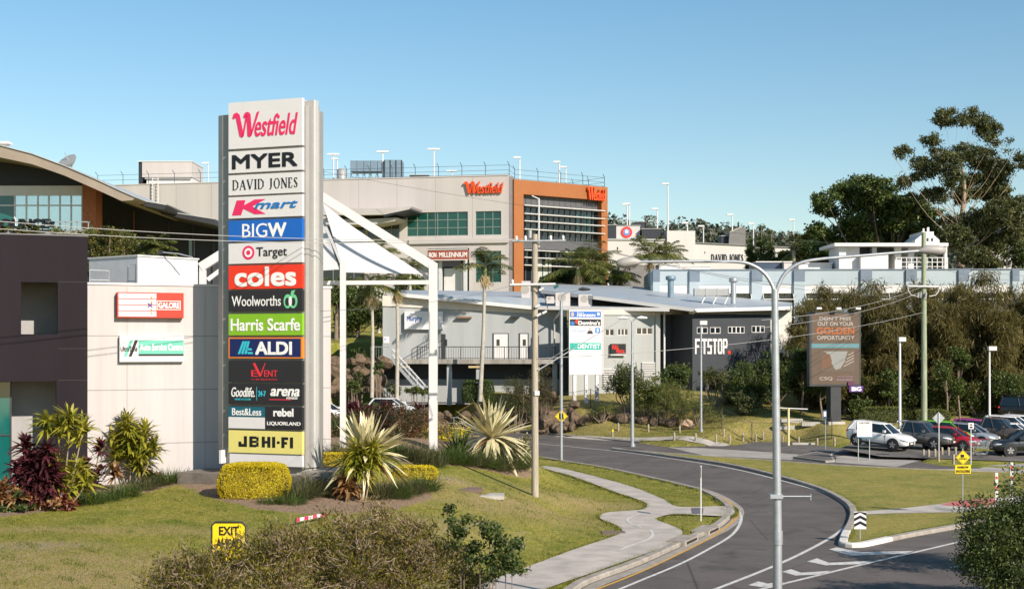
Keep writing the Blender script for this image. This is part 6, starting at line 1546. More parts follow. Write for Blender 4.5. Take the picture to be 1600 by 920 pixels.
wire(P(1300, 380, 170), P(505, 268, 205), .8, 'very thin distant wire crossing the sky over the orange block', M_wire, .02)
# ---------------------------------------------------------------- vehicles
M_tyre = mat('tyre_rubber', (.018, .018, .019), .85, var=.1)
M_rim = mat('alloy_rim', (.50, .50, .51), .3, metal=.7, var=.05)
M_carglass = glassmat('car_glass', (.010, .018, .024), .04)
M_lampg = mat('headlight_glass', (.62, .64, .66), .08, var=.05, spec=1)
M_tail = mat('tail_light_red', (.45, .01, .012), .15, var=.05)
M_trim = mat('black_trim', (.015, .015, .016), .5, var=.05)
M_plate = mat('number_plate', (.62, .60, .52), .4, var=.05)
def paint(name, c, metal=.0): return mat('car_paint_' + name, c, .28, metal=metal, var=.04, coat=.8)
KIND = {
 # stations: x, half width, z low, z belt/bonnet ; greenhouse: belt x0,x1, roof x0,x1, z belt, z roof ; wheels x, radius
 'suv': dict(st=[(-2.24, .62, .55, .85), (-2.2, .80, .42, 1.08), (-2.0, .90, .30, 1.14), (-1.3, .92, .26, 1.13), (0, .92, .26, 1.09), (1.0, .92, .26, 1.05), (1.45, .91, .28, 1.02), (1.9, .86, .30, .96), (2.15, .76, .34, .84), (2.27, .58, .40, .68)], gh=(-2.12, 1.12, -1.75, .28, 1.08, 1.66), gw=(.86, .64), wh=(-1.36, 1.36, .36), pick=False),
 'hatch': dict(st=[(-1.98, .60, .5, .8), (-1.93, .76, .4, .98), (-1.7, .84, .28, 1.02), (-1.0, .86, .22, .99), (0, .86, .22, .96), (.95, .86, .22, .93), (1.3, .85, .24, .88), (1.7, .80, .26, .80), (1.92, .68, .3, .70), (2.02, .5, .36, .58)], gh=(-1.88, 1.12, -1.45, .2, .95, 1.49), gw=(.80, .59), wh=(-1.28, 1.26, .315), pick=False),
 'sedan': dict(st=[(-2.3, .62, .5, .8), (-2.22, .78, .4, .98), (-1.9, .87, .28, 1.02), (-1.0, .90, .22, .98), (0, .90, .22, .95), (1.0, .90, .22, .92), (1.45, .88, .24, .88), (1.9, .82, .26, .80), (2.15, .68, .3, .70), (2.27, .5, .36, .6)], gh=(-1.65, 1.05, -.85, .2, .95, 1.45), gw=(.82, .6), wh=(-1.4, 1.36, .32), pick=False),
 'pickup': dict(st=[(-2.62, .78, .55, .98), (-2.58, .90, .48, 1.08), (-2.2, .94, .42, 1.10), (-1.3, .95, .36, 1.10), (-1.0, .95, .34, 1.12), (0, .95, .34, 1.12), (1.05, .95, .34, 1.11), (1.6, .94, .36, 1.08), (2.15, .90, .38, 1.02), (2.45, .82, .42, .92), (2.58, .66, .46, .74)], gh=(-.98, 1.2, -.78, .42, 1.10, 1.80), gw=(.88, .68), wh=(-1.52, 1.58, .39), pick=True),
 'wagon4': dict(st=[(-2.4, .72, .6, .95), (-2.36, .90, .5, 1.15), (-2.1, .95, .4, 1.2), (-1.2, .96, .36, 1.2), (0, .96, .36, 1.18), (1.0, .96, .36, 1.16), (1.5, .95, .38, 1.13), (2.0, .92, .4, 1.06), (2.3, .84, .44, .94), (2.42, .66, .48, .76)], gh=(-2.3, 1.1, -2.15, .45, 1.16, 1.86), gw=(.90, .74), wh=(-1.42, 1.42, .39), pick=False),
}
def car(kind, pm, label, loc, head, pitch=0.0, rack=False, bar=False, tray=False, roll=0):
    k = KIND[kind]
    t = thing('parked_car' if kind not in ('pickup',) else 'parked_pickup', label, 'car' if kind != 'pickup' else 'pickup truck', (0, 0, 0))
    mb = MB(); mb.smooth = True; st = k['st']; rows = []
    for x, w_, zl, zb_ in st:
        h = zb_ - zl
        half = [(0, zl), (w_ * .86, zl), (w_ * .97, zl + h * .16), (w_, zl + h * .42), (w_ * .985, zl + h * .70), (w_ * .93, zl + h * .93), (w_ * .80, zb_ + .015), (w_ * .4, zb_ + .035), (0, zb_ + .04)]
        rows.append([(x, y, z) for y, z in half] + [(x, -y, z) for y, z in half[-2:0:-1]])
    n_ = len(rows[0]); V = [v for r_ in rows for v in r_]
    Fs = [(i * n_ + j, i * n_ + (j + 1) % n_, (i + 1) * n_ + (j + 1) % n_, (i + 1) * n_ + j) for i in range(len(rows) - 1) for j in range(n_)]
    Fs += [tuple(range(n_))[::-1], tuple((len(rows) - 1) * n_ + j for j in range(n_))]
    mb.add(V, [f_[::-1] for f_ in Fs], pm); mb.smooth = False
    xw0, xw1, rw = k['wh']; WW = max(s_[1] for s_ in st)
    for xw in (xw0, xw1):                       # wheel arches
        for sg in (-1, 1):
            mb.disc(xw, rw + .02, rw * 1.22, sg * (WW - .12), sg * (WW + .012), M_trim, seg=20)
    zs = st[5][2]
    for sg in (-1, 1): mb.box(xw0 + rw * 1.2, xw1 - rw * 1.2, sg * (WW - .1), sg * (WW + .006), zs - .02, zs + .10, M_trim)
    x0, x1, r0, r1, zb_, zr = k['gh']; wb, wr = k['gw']
    dxs = [(x0 + x1) / 2 - .1] + ([x1 - .35] if True else []) + ([x0 + .45] if not k['pick'] else [x0 + .1])
    for xd in dxs:
        for sg in (-1, 1): mb.box(xd, xd + .012, sg * (WW - .06), sg * (WW + .0035), zs + .14, zb_ - .1, M_trim)
    mb.box(st[-1][0] - .03, st[-1][0] + .012, -.34, .34, st[-1][2] - .06, st[-1][2] + .05, M_trim)
    if k['pick'] and not tray: mb.box(st[0][0] + .12, x0 - .05, -WW * .82, WW * .82, zb_ + .0, zb_ + .06, M_trim)
    mb.build('body', t)
    # greenhouse: glass, then roof and pillars over it
    def ringat(f_, o_=0):
        a, b = x0 + (r0 - x0) * f_, x1 + (r1 - x1) * f_; w_ = wb + (wr - wb) * f_ + o_; z_ = zb_ + (zr - zb_) * f_
        return [(a - o_, -w_ * .86, z_), (a + .12, -w_, z_), (b - .30, -w_, z_), (b + o_, -w_ * .72, z_), (b + .06 + o_, 0, z_), (b + o_, w_ * .72, z_), (b - .30, w_, z_), (a + .12, w_, z_), (a - o_, w_ * .86, z_)]
    mb = MB(); A = ringat(-.03); Bm = ringat(.93); n_ = 9
    mb.add(A + Bm, [(i, (i + 1) % n_, n_ + (i + 1) % n_, n_ + i) for i in range(n_)] + [tuple(range(n_, 2 * n_))], M_carglass); mb.build('window', t)
    mb = MB(); mb.smooth = True; A = ringat(.90, .012); Bm = ringat(.97, .0); Cc = [(p[0] * .93 + (r0 + r1) / 2 * .07, p[1] * .86, zr + .01) for p in ringat(1.0)]; Dd = [(p[0] * .6 + (r0 + r1) / 2 * .4, p[1] * .5, zr + .035) for p in ringat(1.0)]
    V = A + Bm + Cc + Dd; mb.add(V, [(q * n_ + i, q * n_ + (i + 1) % n_, (q + 1) * n_ + (i + 1) % n_, (q + 1) * n_ + i) for q in range(3) for i in range(n_)] + [tuple(range(3 * n_, 4 * n_))], pm)
    mb.smooth = False; A = ringat(-.05, .01); Bm = ringat(.95, .008)
    for i, r_ in ((0, .05), (1, .05), (2, .04), (3, .04), (5, .04), (6, .04), (7, .05), (8, .05)):
        if i in (2, 6): continue
        mb.tube([A[i], Bm[i]], r_, pm, 6)
    for sg, i in ((-1, 1), (1, 7)):             # quarter panel and middle pillar
        p, q = Vector(A[i]), Vector(Bm[i]); f0, f1_ = Vector(A[2 if sg < 0 else 6]), Vector(Bm[2 if sg < 0 else 6])
        m0, m1 = p.lerp(f0, .52), q.lerp(f1_, .55); mb.tube([m0, m1], .035, M_trim, 5)
        if kind == 'suv': mb.add([p + Vector((0, sg * .006, 0)), p.lerp(f0, .2) + Vector((0, sg * .006, 0)), q.lerp(f1_, .06) + Vector((0, sg * .006, 0)), q + Vector((0, sg * .006, 0))], [(0, 1, 2, 3)], pm)
    mb.build('roof', t)
    for xw in (xw0, xw1):
        for sg in (-1, 1):
            mb = MB(); mb.smooth = True
            mb.tube([(xw, sg * (WW - .19), rw), (xw, sg * (WW - .17), rw), (xw, sg * (WW + .005), rw), (xw, sg * (WW + .025), rw)], [rw * .9, rw, rw, rw * .9], M_tyre, 22); wo = mb.build('wheel', t)
            mb = MB(); y0_ = WW + .0255
            mb.disc(xw, rw, rw * .66, min(sg * y0_, sg * (y0_ + .004)), max(sg * y0_, sg * (y0_ + .004)), M_dark, seg=18)
            for q in range(5):
                a_ = q * 2 * math.pi / 5 + .3; c_, s_ = math.cos(a_), math.sin(a_); w5 = rw * .13
                mb.prism([(xw - s_ * w5, rw + c_ * w5), (xw + s_ * w5, rw - c_ * w5), (xw + c_ * rw * .62 + s_ * w5 * .9, rw + s_ * rw * .62 - c_ * w5 * .9), (xw + c_ * rw * .62 - s_ * w5 * .9, rw + s_ * rw * .62 + c_ * w5 * .9)], min(sg * (y0_ + .0045 + q * .0005), sg * (y0_ + .016)), max(sg * (y0_ + .0045 + q * .0005), sg * (y0_ + .016)), M_rim)
            mb.build('rim', wo)
    xf, wf, zlf, zbf = st[-2]; xe = st[-1][0]
    for sg in (-1, 1):
        mb = MB(); mb.smooth = True; w3 = st[-3][1]; zc = st[-2][3] - .11
        mb.tube([(st[-3][0] + .02, sg * (w3 - .01), zc + .05), (xf + .0, sg * (wf - .02), zc + .02), (xe + .005, sg * (st[-1][1] - .03), zc - .02), (xe + .02, sg * st[-1][1] * .62, zc - .03)], [.03, .085, .08, .03], M_lampg, 8); mb.build('headlight', t)
        mb = MB(); mb.tube([(st[1][0] + .1, sg * (st[1][1] + .045), st[1][3] - .16), (st[0][0] - .0, sg * (st[0][1] + .06), st[1][3] - .2)], .075, M_tail, 7); mb.build('tail_light', t)
        mb = MB(); mb.tube([(x1 - .38, sg * (wb - .02), zb_ + .08), (x1 - .36, sg * (wb + .12), zb_ + .11)], .03, M_trim, 5); mb.box(x1 - .46, x1 - .30, min(sg * (wb + .07), sg * (wb + .25)), max(sg * (wb + .07), sg * (wb + .25)), zb_ + .04, zb_ + .2, pm); mb.build('mirror', t)
    mb = MB(); mb.box(xe - .1, xe + .018, -st[-1][1] * .6, st[-1][1] * .6, st[-1][3] - .22, st[-1][3] - .05, M_trim); mb.build('grille', t)
    mb = MB(); mb.box(xe + .0, xe + .03, -.19, .19, st[-1][2] + .06, st[-1][2] + .17, M_plate); mb.build('number_plate', t)
    if rack:
        mb = MB()
        for x in (r0 + .2, r1 - .4): mb.tube([(x, -wr, zr + .14), (x, wr, zr + .14)], .03, M_trim, 5)
        for y in np.linspace(-wr, wr, 5): mb.tube([(r0, y, zr + .18), (r1 - .1, y, zr + .18)], .025, M_trim, 5)
        mb.build('roof_rack', t)
    if bar:
        mb = MB(); x = x0 - .12; mb.smooth = True
        for dx in (0, -.5): mb.tube(catmull([(x + dx * 1.6, -WW * .8, zb_ + .03), (x + dx * .6, -WW * .76, zb_ + .5), (x + dx * .3, -WW * .6, zb_ + .64), (x + dx * .3, WW * .6, zb_ + .64), (x + dx * .6, WW * .76, zb_ + .5), (x + dx * 1.6, WW * .8, zb_ + .03)], 4), .035, M_rim, 6)
        mb.build('sports_bar', t)
    if tray:
        mb = MB(); mb.box(st[0][0] - .1, x0 - .12, -WW, WW, .72, 1.0, M_galv); mb.box(st[0][0] - .12, x0 - .1, -WW - .02, WW + .02, 1.0, 1.04, M_dark)
        mb.tube([(x0 - .16, -WW * .8, 1.0), (x0 - .16, -WW * .7, 1.8), (x0 - .16, WW * .7, 1.8), (x0 - .16, WW * .8, 1.0)], .03, M_galv, 6); mb.build('tray', t)
    t.location = loc; t.rotation_euler = (R(roll), R(pitch), R(head)); t.rotation_mode = 'XYZ'
    # heading turns last: Rz * Ry * Rx
    return t
def carpos(px, d): x = (px - CX) * d / F; return (x, d, max(gz(x, d), float(zcar(d)) + .004 if x > 22 else -9))
pW = paint('white', (.74, .74, .73)); pG = paint('grey', (.16, .155, .145), .5); pR = paint('red', (.36, .008, .02)); pGr = paint('green', (.13, .42, .02)); pS = paint('silver', (.42, .45, .48), .5)
pM = paint('magenta', (.36, .035, .24)); pB = paint('bronze', (.135, .105, .085), .45); pK = paint('black', (.010, .011, .013))
def lift(p, dz): return (p[0], p[1], p[2] + dz)
car('suv', pW, 'white hatch-backed family four wheel drive parked first in the row, nose to the kerb', lift(carpos(1375, 97.5), .16), -42, 5)
car('pickup', pG, 'grey dual cab pickup with a chrome sports bar behind the cab', lift(carpos(1435, 98.5), .06), -42, 2, bar=True)
car('hatch', pR, 'dark red small hatchback between the grey pickup and the silver car', carpos(1484, 98), -40, 1)
car('hatch', pGr, 'bright green small hatchback just behind the red one', lift(carpos(1480, 103), .12), -36, 2)
car('hatch', pS, 'silver hatchback beyond the red and green cars', carpos(1514, 102.5), -40, 2)
car('hatch', pM, 'magenta pink small hatchback parked beyond the silver car', lift(carpos(1527, 106), .1), -40, 2)
car('pickup', pB, 'bronze brown dual cab pickup behind the black car', lift(carpos(1557, 103.5), .05), -40, 2)
car('sedan', pW, 'white low sedan right of the bronze pickup', carpos(1584, 103.5), -40, 2)
car('suv', pW, 'white wagon with a long roof behind the white low sedan', lift(carpos(1580, 108.5), .05), -40, 2)
car('suv', pW, 'second white wagon at the picture edge, partly cut off', lift(carpos(1606, 109.5), .05), -40, 2)
car('wagon4', pK, 'black boxy four wheel drive with a roof rack at the far right of the row', lift(carpos(1611, 114), .1), -38, 1, rack=True)
car('suv', pK, 'black car facing left, nearest the verge at the far right', carpos(1603, 94.2), 181, 0)
ul = lambda px, d: ((px - CX) * d / F, d, gz((px - CX) * d / F, d))
car('pickup', pW, 'white tray-backed work ute on the upper car park', lift(ul(548, 135), .03), 176, 0, tray=True)
car('sedan', pW, 'white sedan behind the work ute on the upper car park', lift(ul(584, 139), .03), 170, 0)
car('hatch', pW, 'white hatchback half hidden by maroon plants below the boulder wall', (ul(612, 122.3)[0], 122.3, 1.5), -24, 0)
car('hatch', pW, 'white car glimpsed between the white canopy posts', lift(ul(508, 124), .05), -30, 0)

# shopping trolleys
def trolley(p, head, label):
    t = thing('shopping_trolley', label, 'trolley', p, 'shopping trolleys by the car park verge')
    t.rotation_euler = (0, 0, 0); base = Vector(p); mb = MB(Matrix.Translation(base))
    lo = [(-.3, -.2, .5), (.35, -.16, .55), (.35, .16, .55), (-.3, .2, .5)]; hi = [(-.42, -.27, .98), (.45, -.2, .9), (.45, .2, .9), (-.42, .27, .98)]
    for q in range(4):
        mb.tube([lo[q], lo[(q + 1) % 4]], .012, M_galv, 5); mb.tube([hi[q], hi[(q + 1) % 4]], .016, M_galv, 5)
        for s_ in range(7):
            f_ = s_ / 7; mb.tube([Vector(lo[q]).lerp(Vector(lo[(q + 1) % 4]), f_), Vector(hi[q]).lerp(Vector(hi[(q + 1) % 4]), f_)], .007, M_galv, 4, cap=False)
    for s_ in range(5): mb.tube([(-.3, -.18 + .09 * s_, .5), (.35, -.15 + .075 * s_, .55)], .007, M_galv, 4)
    mb.build('basket', t)
    mb = MB(Matrix.Translation(base))
    for sg in (-1, 1): mb.tube([(-.42, sg * .25, 1.0), (-.35, sg * .24, .3), (-.3, sg * .25, .14), (.4, sg * .2, .14)], .016, M_galv, 5)
    mb.build('frame', t)
    mb = MB(Matrix.Translation(base)); mb.tube([(-.48, -.27, 1.03), (-.48, .27, 1.03)], .022, M_tail, 6); mb.build('handle', t)
    for q in ((-.28, -.25), (-.28, .25), (.38, -.2), (.38, .2)): mb = MB(Matrix.Translation(base)); mb.tube([(q[0], q[1] - .015, .06), (q[0], q[1] + .015, .06)], .06, M_dark, 10); mb.build('wheel', t)
    t.rotation_euler = (0, 0, R(head))
for px, d_, h_, lb in ((1526, 94.2, 20, 'shopping trolley, leftmost of the small group beside the black car'), (1534, 93.8, 170, 'shopping trolley between two others beside the black car'), (1542, 94.6, 60, 'shopping trolley closest to the black car')):
    trolley(Vector(carpos(px, d_)), h_, lb)
# ---------------------------------------------------------------- plants
def blades(Bs, D, L, W, droop, nseg=4, fold=None):
    """sword shaped leaves: base points, directions, length, width, droop"""
    n = len(Bs); D = D / np.linalg.norm(D, axis=1, keepdims=True)
    L = np.broadcast_to(np.asarray(L, float), (n,)); W = np.broadcast_to(np.asarray(W, float), (n,)); dr = np.broadcast_to(np.asarray(droop, float), (n,))
    S_ = np.cross(D, [0, 0, 1.0]); S_ /= np.maximum(np.linalg.norm(S_, axis=1, keepdims=True), 1e-3)
    tw = rng.normal(size=(n, 1)) * .35; S_ = S_ + np.cross(D, S_) * tw; S_ /= np.linalg.norm(S_, axis=1, keepdims=True)
    pts = []
    for k in range(nseg + 1):
        t = k / nseg; prof = [.55, 1, .95, .65, .04][min(4, int(round(t * 4)))] if nseg == 4 else (1 - t) ** .7 * (.5 + .5 * min(1, t * 4))
        c = Bs + D * (L * t)[:, None]; c = c.copy(); c[:, 2] -= dr * L * t * t
        pts.append((c - S_ * (W * prof * .5)[:, None], c + S_ * (W * prof * .5)[:, None]))
    out = [np.stack([pts[k][0], pts[k][1], pts[k + 1][1], pts[k + 1][0]], 1) for k in range(nseg)]
    return np.concatenate(out)
def rosette(c, n, L, W, up=(.1, 1.2), droop=.25, jit=.03, Lv=.25):
    a = rng.uniform(0, 2 * np.pi, n); e = rng.uniform(up[0], up[1], n)
    D = np.stack([np.cos(a) * np.cos(e), np.sin(a) * np.cos(e), np.sin(e)], 1)
    return blades(np.array(c) + D * jit, D, L * rng.uniform(1 - Lv, 1 + Lv * .4, n), W * rng.uniform(.8, 1.2, n), droop * rng.uniform(.5, 1.5, n))
# blades share an island per segment, so colour is picked per leaf through a few separate materials
def lm(name, cols, trans=.3): return leafmat(name, cols, trans)
L_cream = mat('cream_blade', (.56, .50, .29), .5, var=.25, scale=3); L_yg = lm('lime_blade', [(.10, .13, .012), (.30, .28, .025), (.44, .39, .06)]); L_mar = lm('maroon_blade', [(.03, .010, .014), (.075, .018, .024), (.13, .03, .035)], .2)
L_green = lm('green_blade', [(.035, .06, .012), (.06, .10, .018), (.10, .14, .03)]); L_olive = lm('olive_blade', [(.05, .06, .022), (.09, .10, .035), (.14, .13, .06)]); L_red = lm('red_leaf', [(.05, .015, .012), (.16, .035, .025), (.25, .09, .04)])
L_orange = lm('orange_blade', [(.12, .05, .02), (.30, .13, .05), (.36, .24, .10)]); L_gold = lm('gold_leaf', [(.40, .30, .006), (.62, .48, .010), (.74, .62, .03)], .3); L_dark = lm('dark_leaf', [(.024, .044, .012), (.06, .092, .022), (.115, .15, .038)])
L_mid = lm('mid_leaf', [(.032, .055, .013), (.07, .10, .022), (.13, .155, .036)]); L_brown = lm('brown_leaf', [(.04, .032, .018), (.075, .06, .026), (.11, .085, .038)]); L_gum = lm('gum_leaf', [(.042, .055, .02), (.09, .10, .034), (.165, .165, .058)], .3)
L_cas = lm('casuarina_needle', [(.075, .066, .02), (.145, .122, .036), (.23, .19, .06)], .5); L_palm = lm('palm_leaflet', [(.055, .085, .02), (.13, .155, .035), (.28, .26, .07)], .35); L_weed = lm('weed_leaf', [(.07, .09, .018), (.13, .15, .03), (.2, .2, .05)])
L_redtip = lm('red_tip_leaf', [(.045, .05, .018), (.08, .06, .025), (.22, .035, .018)]); L_dryb = lm('dry_bush_leaf', [(.06, .065, .010), (.16, .145, .02), (.30, .24, .035)], .4); L_dry2 = lm('dead_twig_leaf', [(.11, .075, .035), (.20, .14, .07), (.30, .22, .12)], .25); L_pal = lm('pale_flower', [(.35, .30, .14), (.5, .45, .28)])
M_twig = mat('grey_twig', (.33, .255, .18), .9, var=.3, scale=4); M_cane = mat('cane', (.28, .22, .14), .85, var=.3); M_limb = mat('gum_limb', (.30, .215, .145), .7, var=.3, scale=1.0); M_pale = mat('palm_trunk', (.38, .35, .30), .8, var=.25, scale=3)

def cordyline(px, py, label, m, canes, grp=None, d0=30, under=None, nb=34, bw=.115, bl=.66):
    """canes: (dx, height, lean) each topped and ringed by rosettes"""
    g = GT(px, py, d0); t = thing('cordyline', label, 'plant', g, grp)
    mb = MB(); st = MB()
    for dx, h, lean, tiers in canes:
        top = g + Vector((dx + lean, random.uniform(-.2, .2), h)); b_ = g + Vector((dx * .5, random.uniform(-.1, .1), -.05))
        st.tube([b_, b_.lerp(top, .5) + Vector((lean * .15, 0, 0)), top], [.035, .03, .022], M_cane, 6)
        for k in range(tiers):
            c = b_.lerp(top, 1 - k * .22 / max(h, .8)); mb.quads(rosette(c, nb, bl, bw, (-.35 if k else -.1, 1.35), .35), m)
    mb.build('leaves', t); st.build('cane', t)
    return t
def tuft(px, py, label, m, n=160, L=.7, W=.018, spread=.35, cat='grass clump', name='grass_clump', grp=None, up=(.4, 1.45), droop=.6, d0=30, g=None):
    g = GT(px, py, d0) if g is None else g
    a = rng.uniform(0, 2 * np.pi, n); r_ = spread * np.sqrt(rng.random(n))
    Bs = np.stack([g.x + np.cos(a) * r_, g.y + np.sin(a) * r_, np.full(n, g.z - .03)], 1)
    e = rng.uniform(up[0], up[1], n); a2 = a + rng.normal(size=n) * .6; D = np.stack([np.cos(a2) * np.cos(e), np.sin(a2) * np.cos(e), np.sin(e)], 1)
    mb = MB(); mb.quads(blades(Bs, D, L * rng.uniform(.6, 1.15, n), W, droop * rng.uniform(.3, 1.4, n), 3), m)
    return mb.build(name, label=label, cat=cat, group=grp, loc=g)
def shrub(name, label, g, blobs, n, L, W, m, cat='shrub', grp=None, twigs=0, sr=1.0, shell=.5, droop=None, needle=False, m2=None, f2=.0, twm=None):
    """blobs relative to g"""
    t = thing(name, label, cat, g, grp)
    bl = [((g.x + c[0], g.y + c[1], g.z + c[2]), r_) for c, r_ in blobs]
    # finer clumps inside each blob give an uneven outline
    nc = max(8, int(n / 55)); CC, dd_ = blob_points(bl, nc, shell)
    sz = np.mean([min(r_) for c, r_ in blobs]) * .30
    k = rng.integers(0, nc, n); C = CC[k] + rng.normal(size=(n, 3)) * sz * np.array([1, 1, .75]); N = rand_dirs(n) + dd_[k] * .6
    if needle: D = rand_dirs(n) * .55 + dd_[k] * .5 + np.array([0, 0, droop if droop is not None else -.2])
    else: D = rand_dirs(n) + dd_[k] * .3
    q = leaf_quads(C, L * rng.uniform(.6, 1.3, n), W * rng.uniform(.7, 1.2, n), D, N)
    mb = MB()
    if m2 is not None:
        s_ = rng.random(nc)[k] + rng.normal(size=n) * .12 < f2; mb.quads(q[~s_], m); mb.quads(q[s_], m2)
    else: mb.quads(q, m)
    mb.build('foliage', t)
    mb = MB()
    for c, r_ in bl[:14]:
        mb.tube([Vector((g.x + (c[0] - g.x) * .15, g.y + (c[1] - g.y) * .15, g.z - .1)), Vector((c[0], c[1], (c[2] + g.z) / 2)), Vector(c)], [.06 * sr, .04 * sr, .02 * sr], twm or M_bark, 5)
    for i in range(twigs):
        p = Vector(CC[rng.integers(0, nc)]); c = Vector(min(bl, key=lambda b_: (Vector(b_[0]) - p).length)[0]); q_ = p + (p - c) * random.uniform(.1, .5) + Vector((random.uniform(-.2, .2), random.uniform(-.2, .2), random.uniform(-.05, .15)))
        mid = p.lerp(q_, .5) + Vector((random.uniform(-.1, .1), random.uniform(-.1, .1), random.uniform(-.1, .1)))
        mb.tube([c.lerp(p, .45), p, mid, q_], [.015, .011, .008, .004], twm or M_twig, 3, cap=False)
    mb.build('stem', t)
    return t
def tree(name, label, base, blobs, n, L, W, m, tr, cat='tree', grp=None, fork=.35, limbm=None, shell=.35, clump=.33, needle=False, droop=0, top=None, per=55, trunk_pts=None, flat=.7, lw=.38):
    """blobs: absolute (centre, radii); a tapered trunk with one limb into every blob"""
    t = thing(name, label, cat, base, grp); limbm = limbm or M_bark
    nc = max(10, n // per); CC, dd_ = blob_points(blobs, nc, shell)
    k = rng.integers(0, nc, n); sz = np.mean([min(b[1]) for b in blobs]) * clump
    C = CC[k] + rng.normal(size=(n, 3)) * sz * np.array([1, 1, flat]); N = rand_dirs(n) + np.array([0, 0, .8])
    D = rand_dirs(n) + (np.array([0, 0, droop]) if droop else 0)
    if needle: D = rand_dirs(n) * .5 + dd_[k] * .35 + np.array([0, 0, droop])
    mb = MB(); mb.quads(leaf_quads(C, L * rng.uniform(.6, 1.3, n), W * rng.uniform(.7, 1.2, n), D, N), m); mb.build('crown', t)
    base = Vector(base); cz = np.mean([b[0][2] for b in blobs]); cx_ = np.mean([b[0][0] for b in blobs]); cy_ = np.mean([b[0][1] for b in blobs]); zt_ = max(b[0][2] for b in blobs)
    tp = [Vector(p) for p in trunk_pts] if trunk_pts else [base, base + Vector((random.uniform(-.2, .2), 0, (cz - base.z) * .5)), Vector((cx_, cy_, cz)), Vector((cx_ * .7 + base.x * .3, cy_, zt_))]
    tc_ = catmull(tp, 5); nn = len(tc_)
    mb = MB(); mb.tube([tp[0] - Vector((0, 0, .3))] + tc_[1:], [tr * (1 - .85 * i / (nn - 1)) for i in range(nn)], limbm, 9)
    for c, r_ in [(b[0], b[1]) for b in blobs]:
        c = Vector(c); want = base.z + (c.z - base.z) * (1 - fork) - (abs(c.x - base.x) + abs(c.y - base.y)) * .15
        i = min(range(nn), key=lambda q: abs(tc_[q].z - max(want, base.z + (zt_ - base.z) * .15)))
        s_ = tc_[i]; rr = tr * (1 - .85 * i / (nn - 1)) * lw; mid = s_.lerp(c, .5) + Vector((random.uniform(-.08, .08), random.uniform(-.08, .08), random.uniform(-.16, .02))) * (c - s_).length
        pts = catmull([s_, mid, c], 4); mb.tube(pts, [rr * (1 - .8 * q / (len(pts) - 1)) for q in range(len(pts))], limbm, 6)
        for j in range(4):
            e = c + Vector(rand_dirs(1)[0]) * min(r_) * .8; mb.tube([c - (c - mid) * .15, c.lerp(e, .5) + Vector((0, 0, .1)), e], [rr * .22, rr * .15, rr * .05], limbm, 4, cap=False)
    mb.build('trunk', t)
    return t
def pblob(px, py, rpx, d, dj=0, sq=.8): 
    p = P(px, py, d + random.uniform(-dj, dj)); r_ = rpx * d / F; return ((p.x, p.y, p.z), (r_, r_ * .95, r_ * sq))

# --- left bed beside the dark building
cordyline(58, 797, 'tall dark maroon cordyline before the recess of the dark building', L_mar, [(-.3, 2.4, -.2, 8), (.25, 2.2, .15, 8), (-.05, 1.8, 0, 6), (.45, 1.3, .2, 4), (-.5, 1.5, -.25, 5)], nb=42)
cordyline(88, 795, 'tall lime green cordyline in two tiers by the dark wall corner', L_yg, [(-.1, 3.2, -.15, 3), (.3, 3.3, .25, 3), (.5, 2.9, .45, 3), (.1, 3.0, 0, 2), (.0, 1.7, .0, 4), (.5, 1.5, .25, 3), (.75, .9, .3, 2), (.3, .8, .1, 2)], nb=32, bl=.85, bw=.10)
cordyline(203, 757, 'bushy lime green cordyline standing against the white wall', L_yg, [(-.1, 2.7, 0, 6), (.35, 2.3, .3, 6), (-.35, 1.9, -.35, 5), (.25, 1.5, .45, 5), (.0, 2.2, .1, 6), (.6, 1.6, .45, 2)], nb=30, bl=.85, bw=.10)
cordyline(126, 776, 'low maroon cordyline clump with one taller stalk by the dark wall', L_mar, [(-.3, 1.0, -.1, 4), (.2, 1.3, .1, 4), (.5, 1.0, .2, 4), (.65, 2.0, .1, 2), (0, .7, 0, 3)], nb=36, bl=.46)
cordyline(180, 765, 'pinkish bromeliad like rosette in front of the bushy lime cordyline', L_orange, [(0, .75, 0, 2)], nb=40, bl=.6)
cordyline(4, 800, 'orange striped rosette plant at the left edge of the bed', L_orange, [(0, .9, 0, 3), (.4, .5, .1, 1)], nb=36, bl=.6)
def croton(px, py, label, m, s_=1.0, m2=None, d0=30, n=500, grp=None):
    g = GT(px, py, d0); return shrub('croton', label, g, [((0, 0, .4 * s_), (.5 * s_, .45 * s_, .42 * s_)), ((.35 * s_, -.1, .3 * s_), (.35 * s_, .35 * s_, .3 * s_)), ((-.35 * s_, 0, .3 * s_), (.35 * s_, .35 * s_, .3 * s_))], n, .22, .09, m, m2=m2, f2=.35, grp=grp)
croton(68, 797, 'red and orange croton at the foot of the maroon cordyline', L_red, 1.1, L_orange, n=900)
croton(97, 797, 'small dark red croton right of the red and orange one', L_red, .8)
croton(236, 752, 'red leaved shrub low against the white wall', L_red, .9, L_green)
croton(30, 800, 'dark green leafy shrub between the rosette and the maroon cordyline', L_dark, .9)
croton(112, 786, 'mid green leafy shrub behind the lime cordyline stems', L_mid, 1.0)
for px, py, L_, m_, lb in ((138, 788, .75, L_green, 'green strappy grass clump below the maroon cordyline stalk'), (160, 783, .6, L_green, 'small green grass clump left of the pinkish rosette'), (192, 776, .85, L_green, 'wide green grass clump below the pinkish rosette'), (222, 765, .6, L_olive, 'olive grey grass clump below the red leaved shrub'), (243, 758, .6, L_olive, 'thin olive grass clump beside the mulch edge'), (262, 755, .8, L_green, 'bright green lomandra clump left of the concrete plinth'), (275, 748, .6, L_olive, 'pale grass clump touching the end of the concrete plinth')):
    tuft(px, py, lb, m_, n=330, L=L_ * 1.3, W=.03, spread=.55, droop=.45)

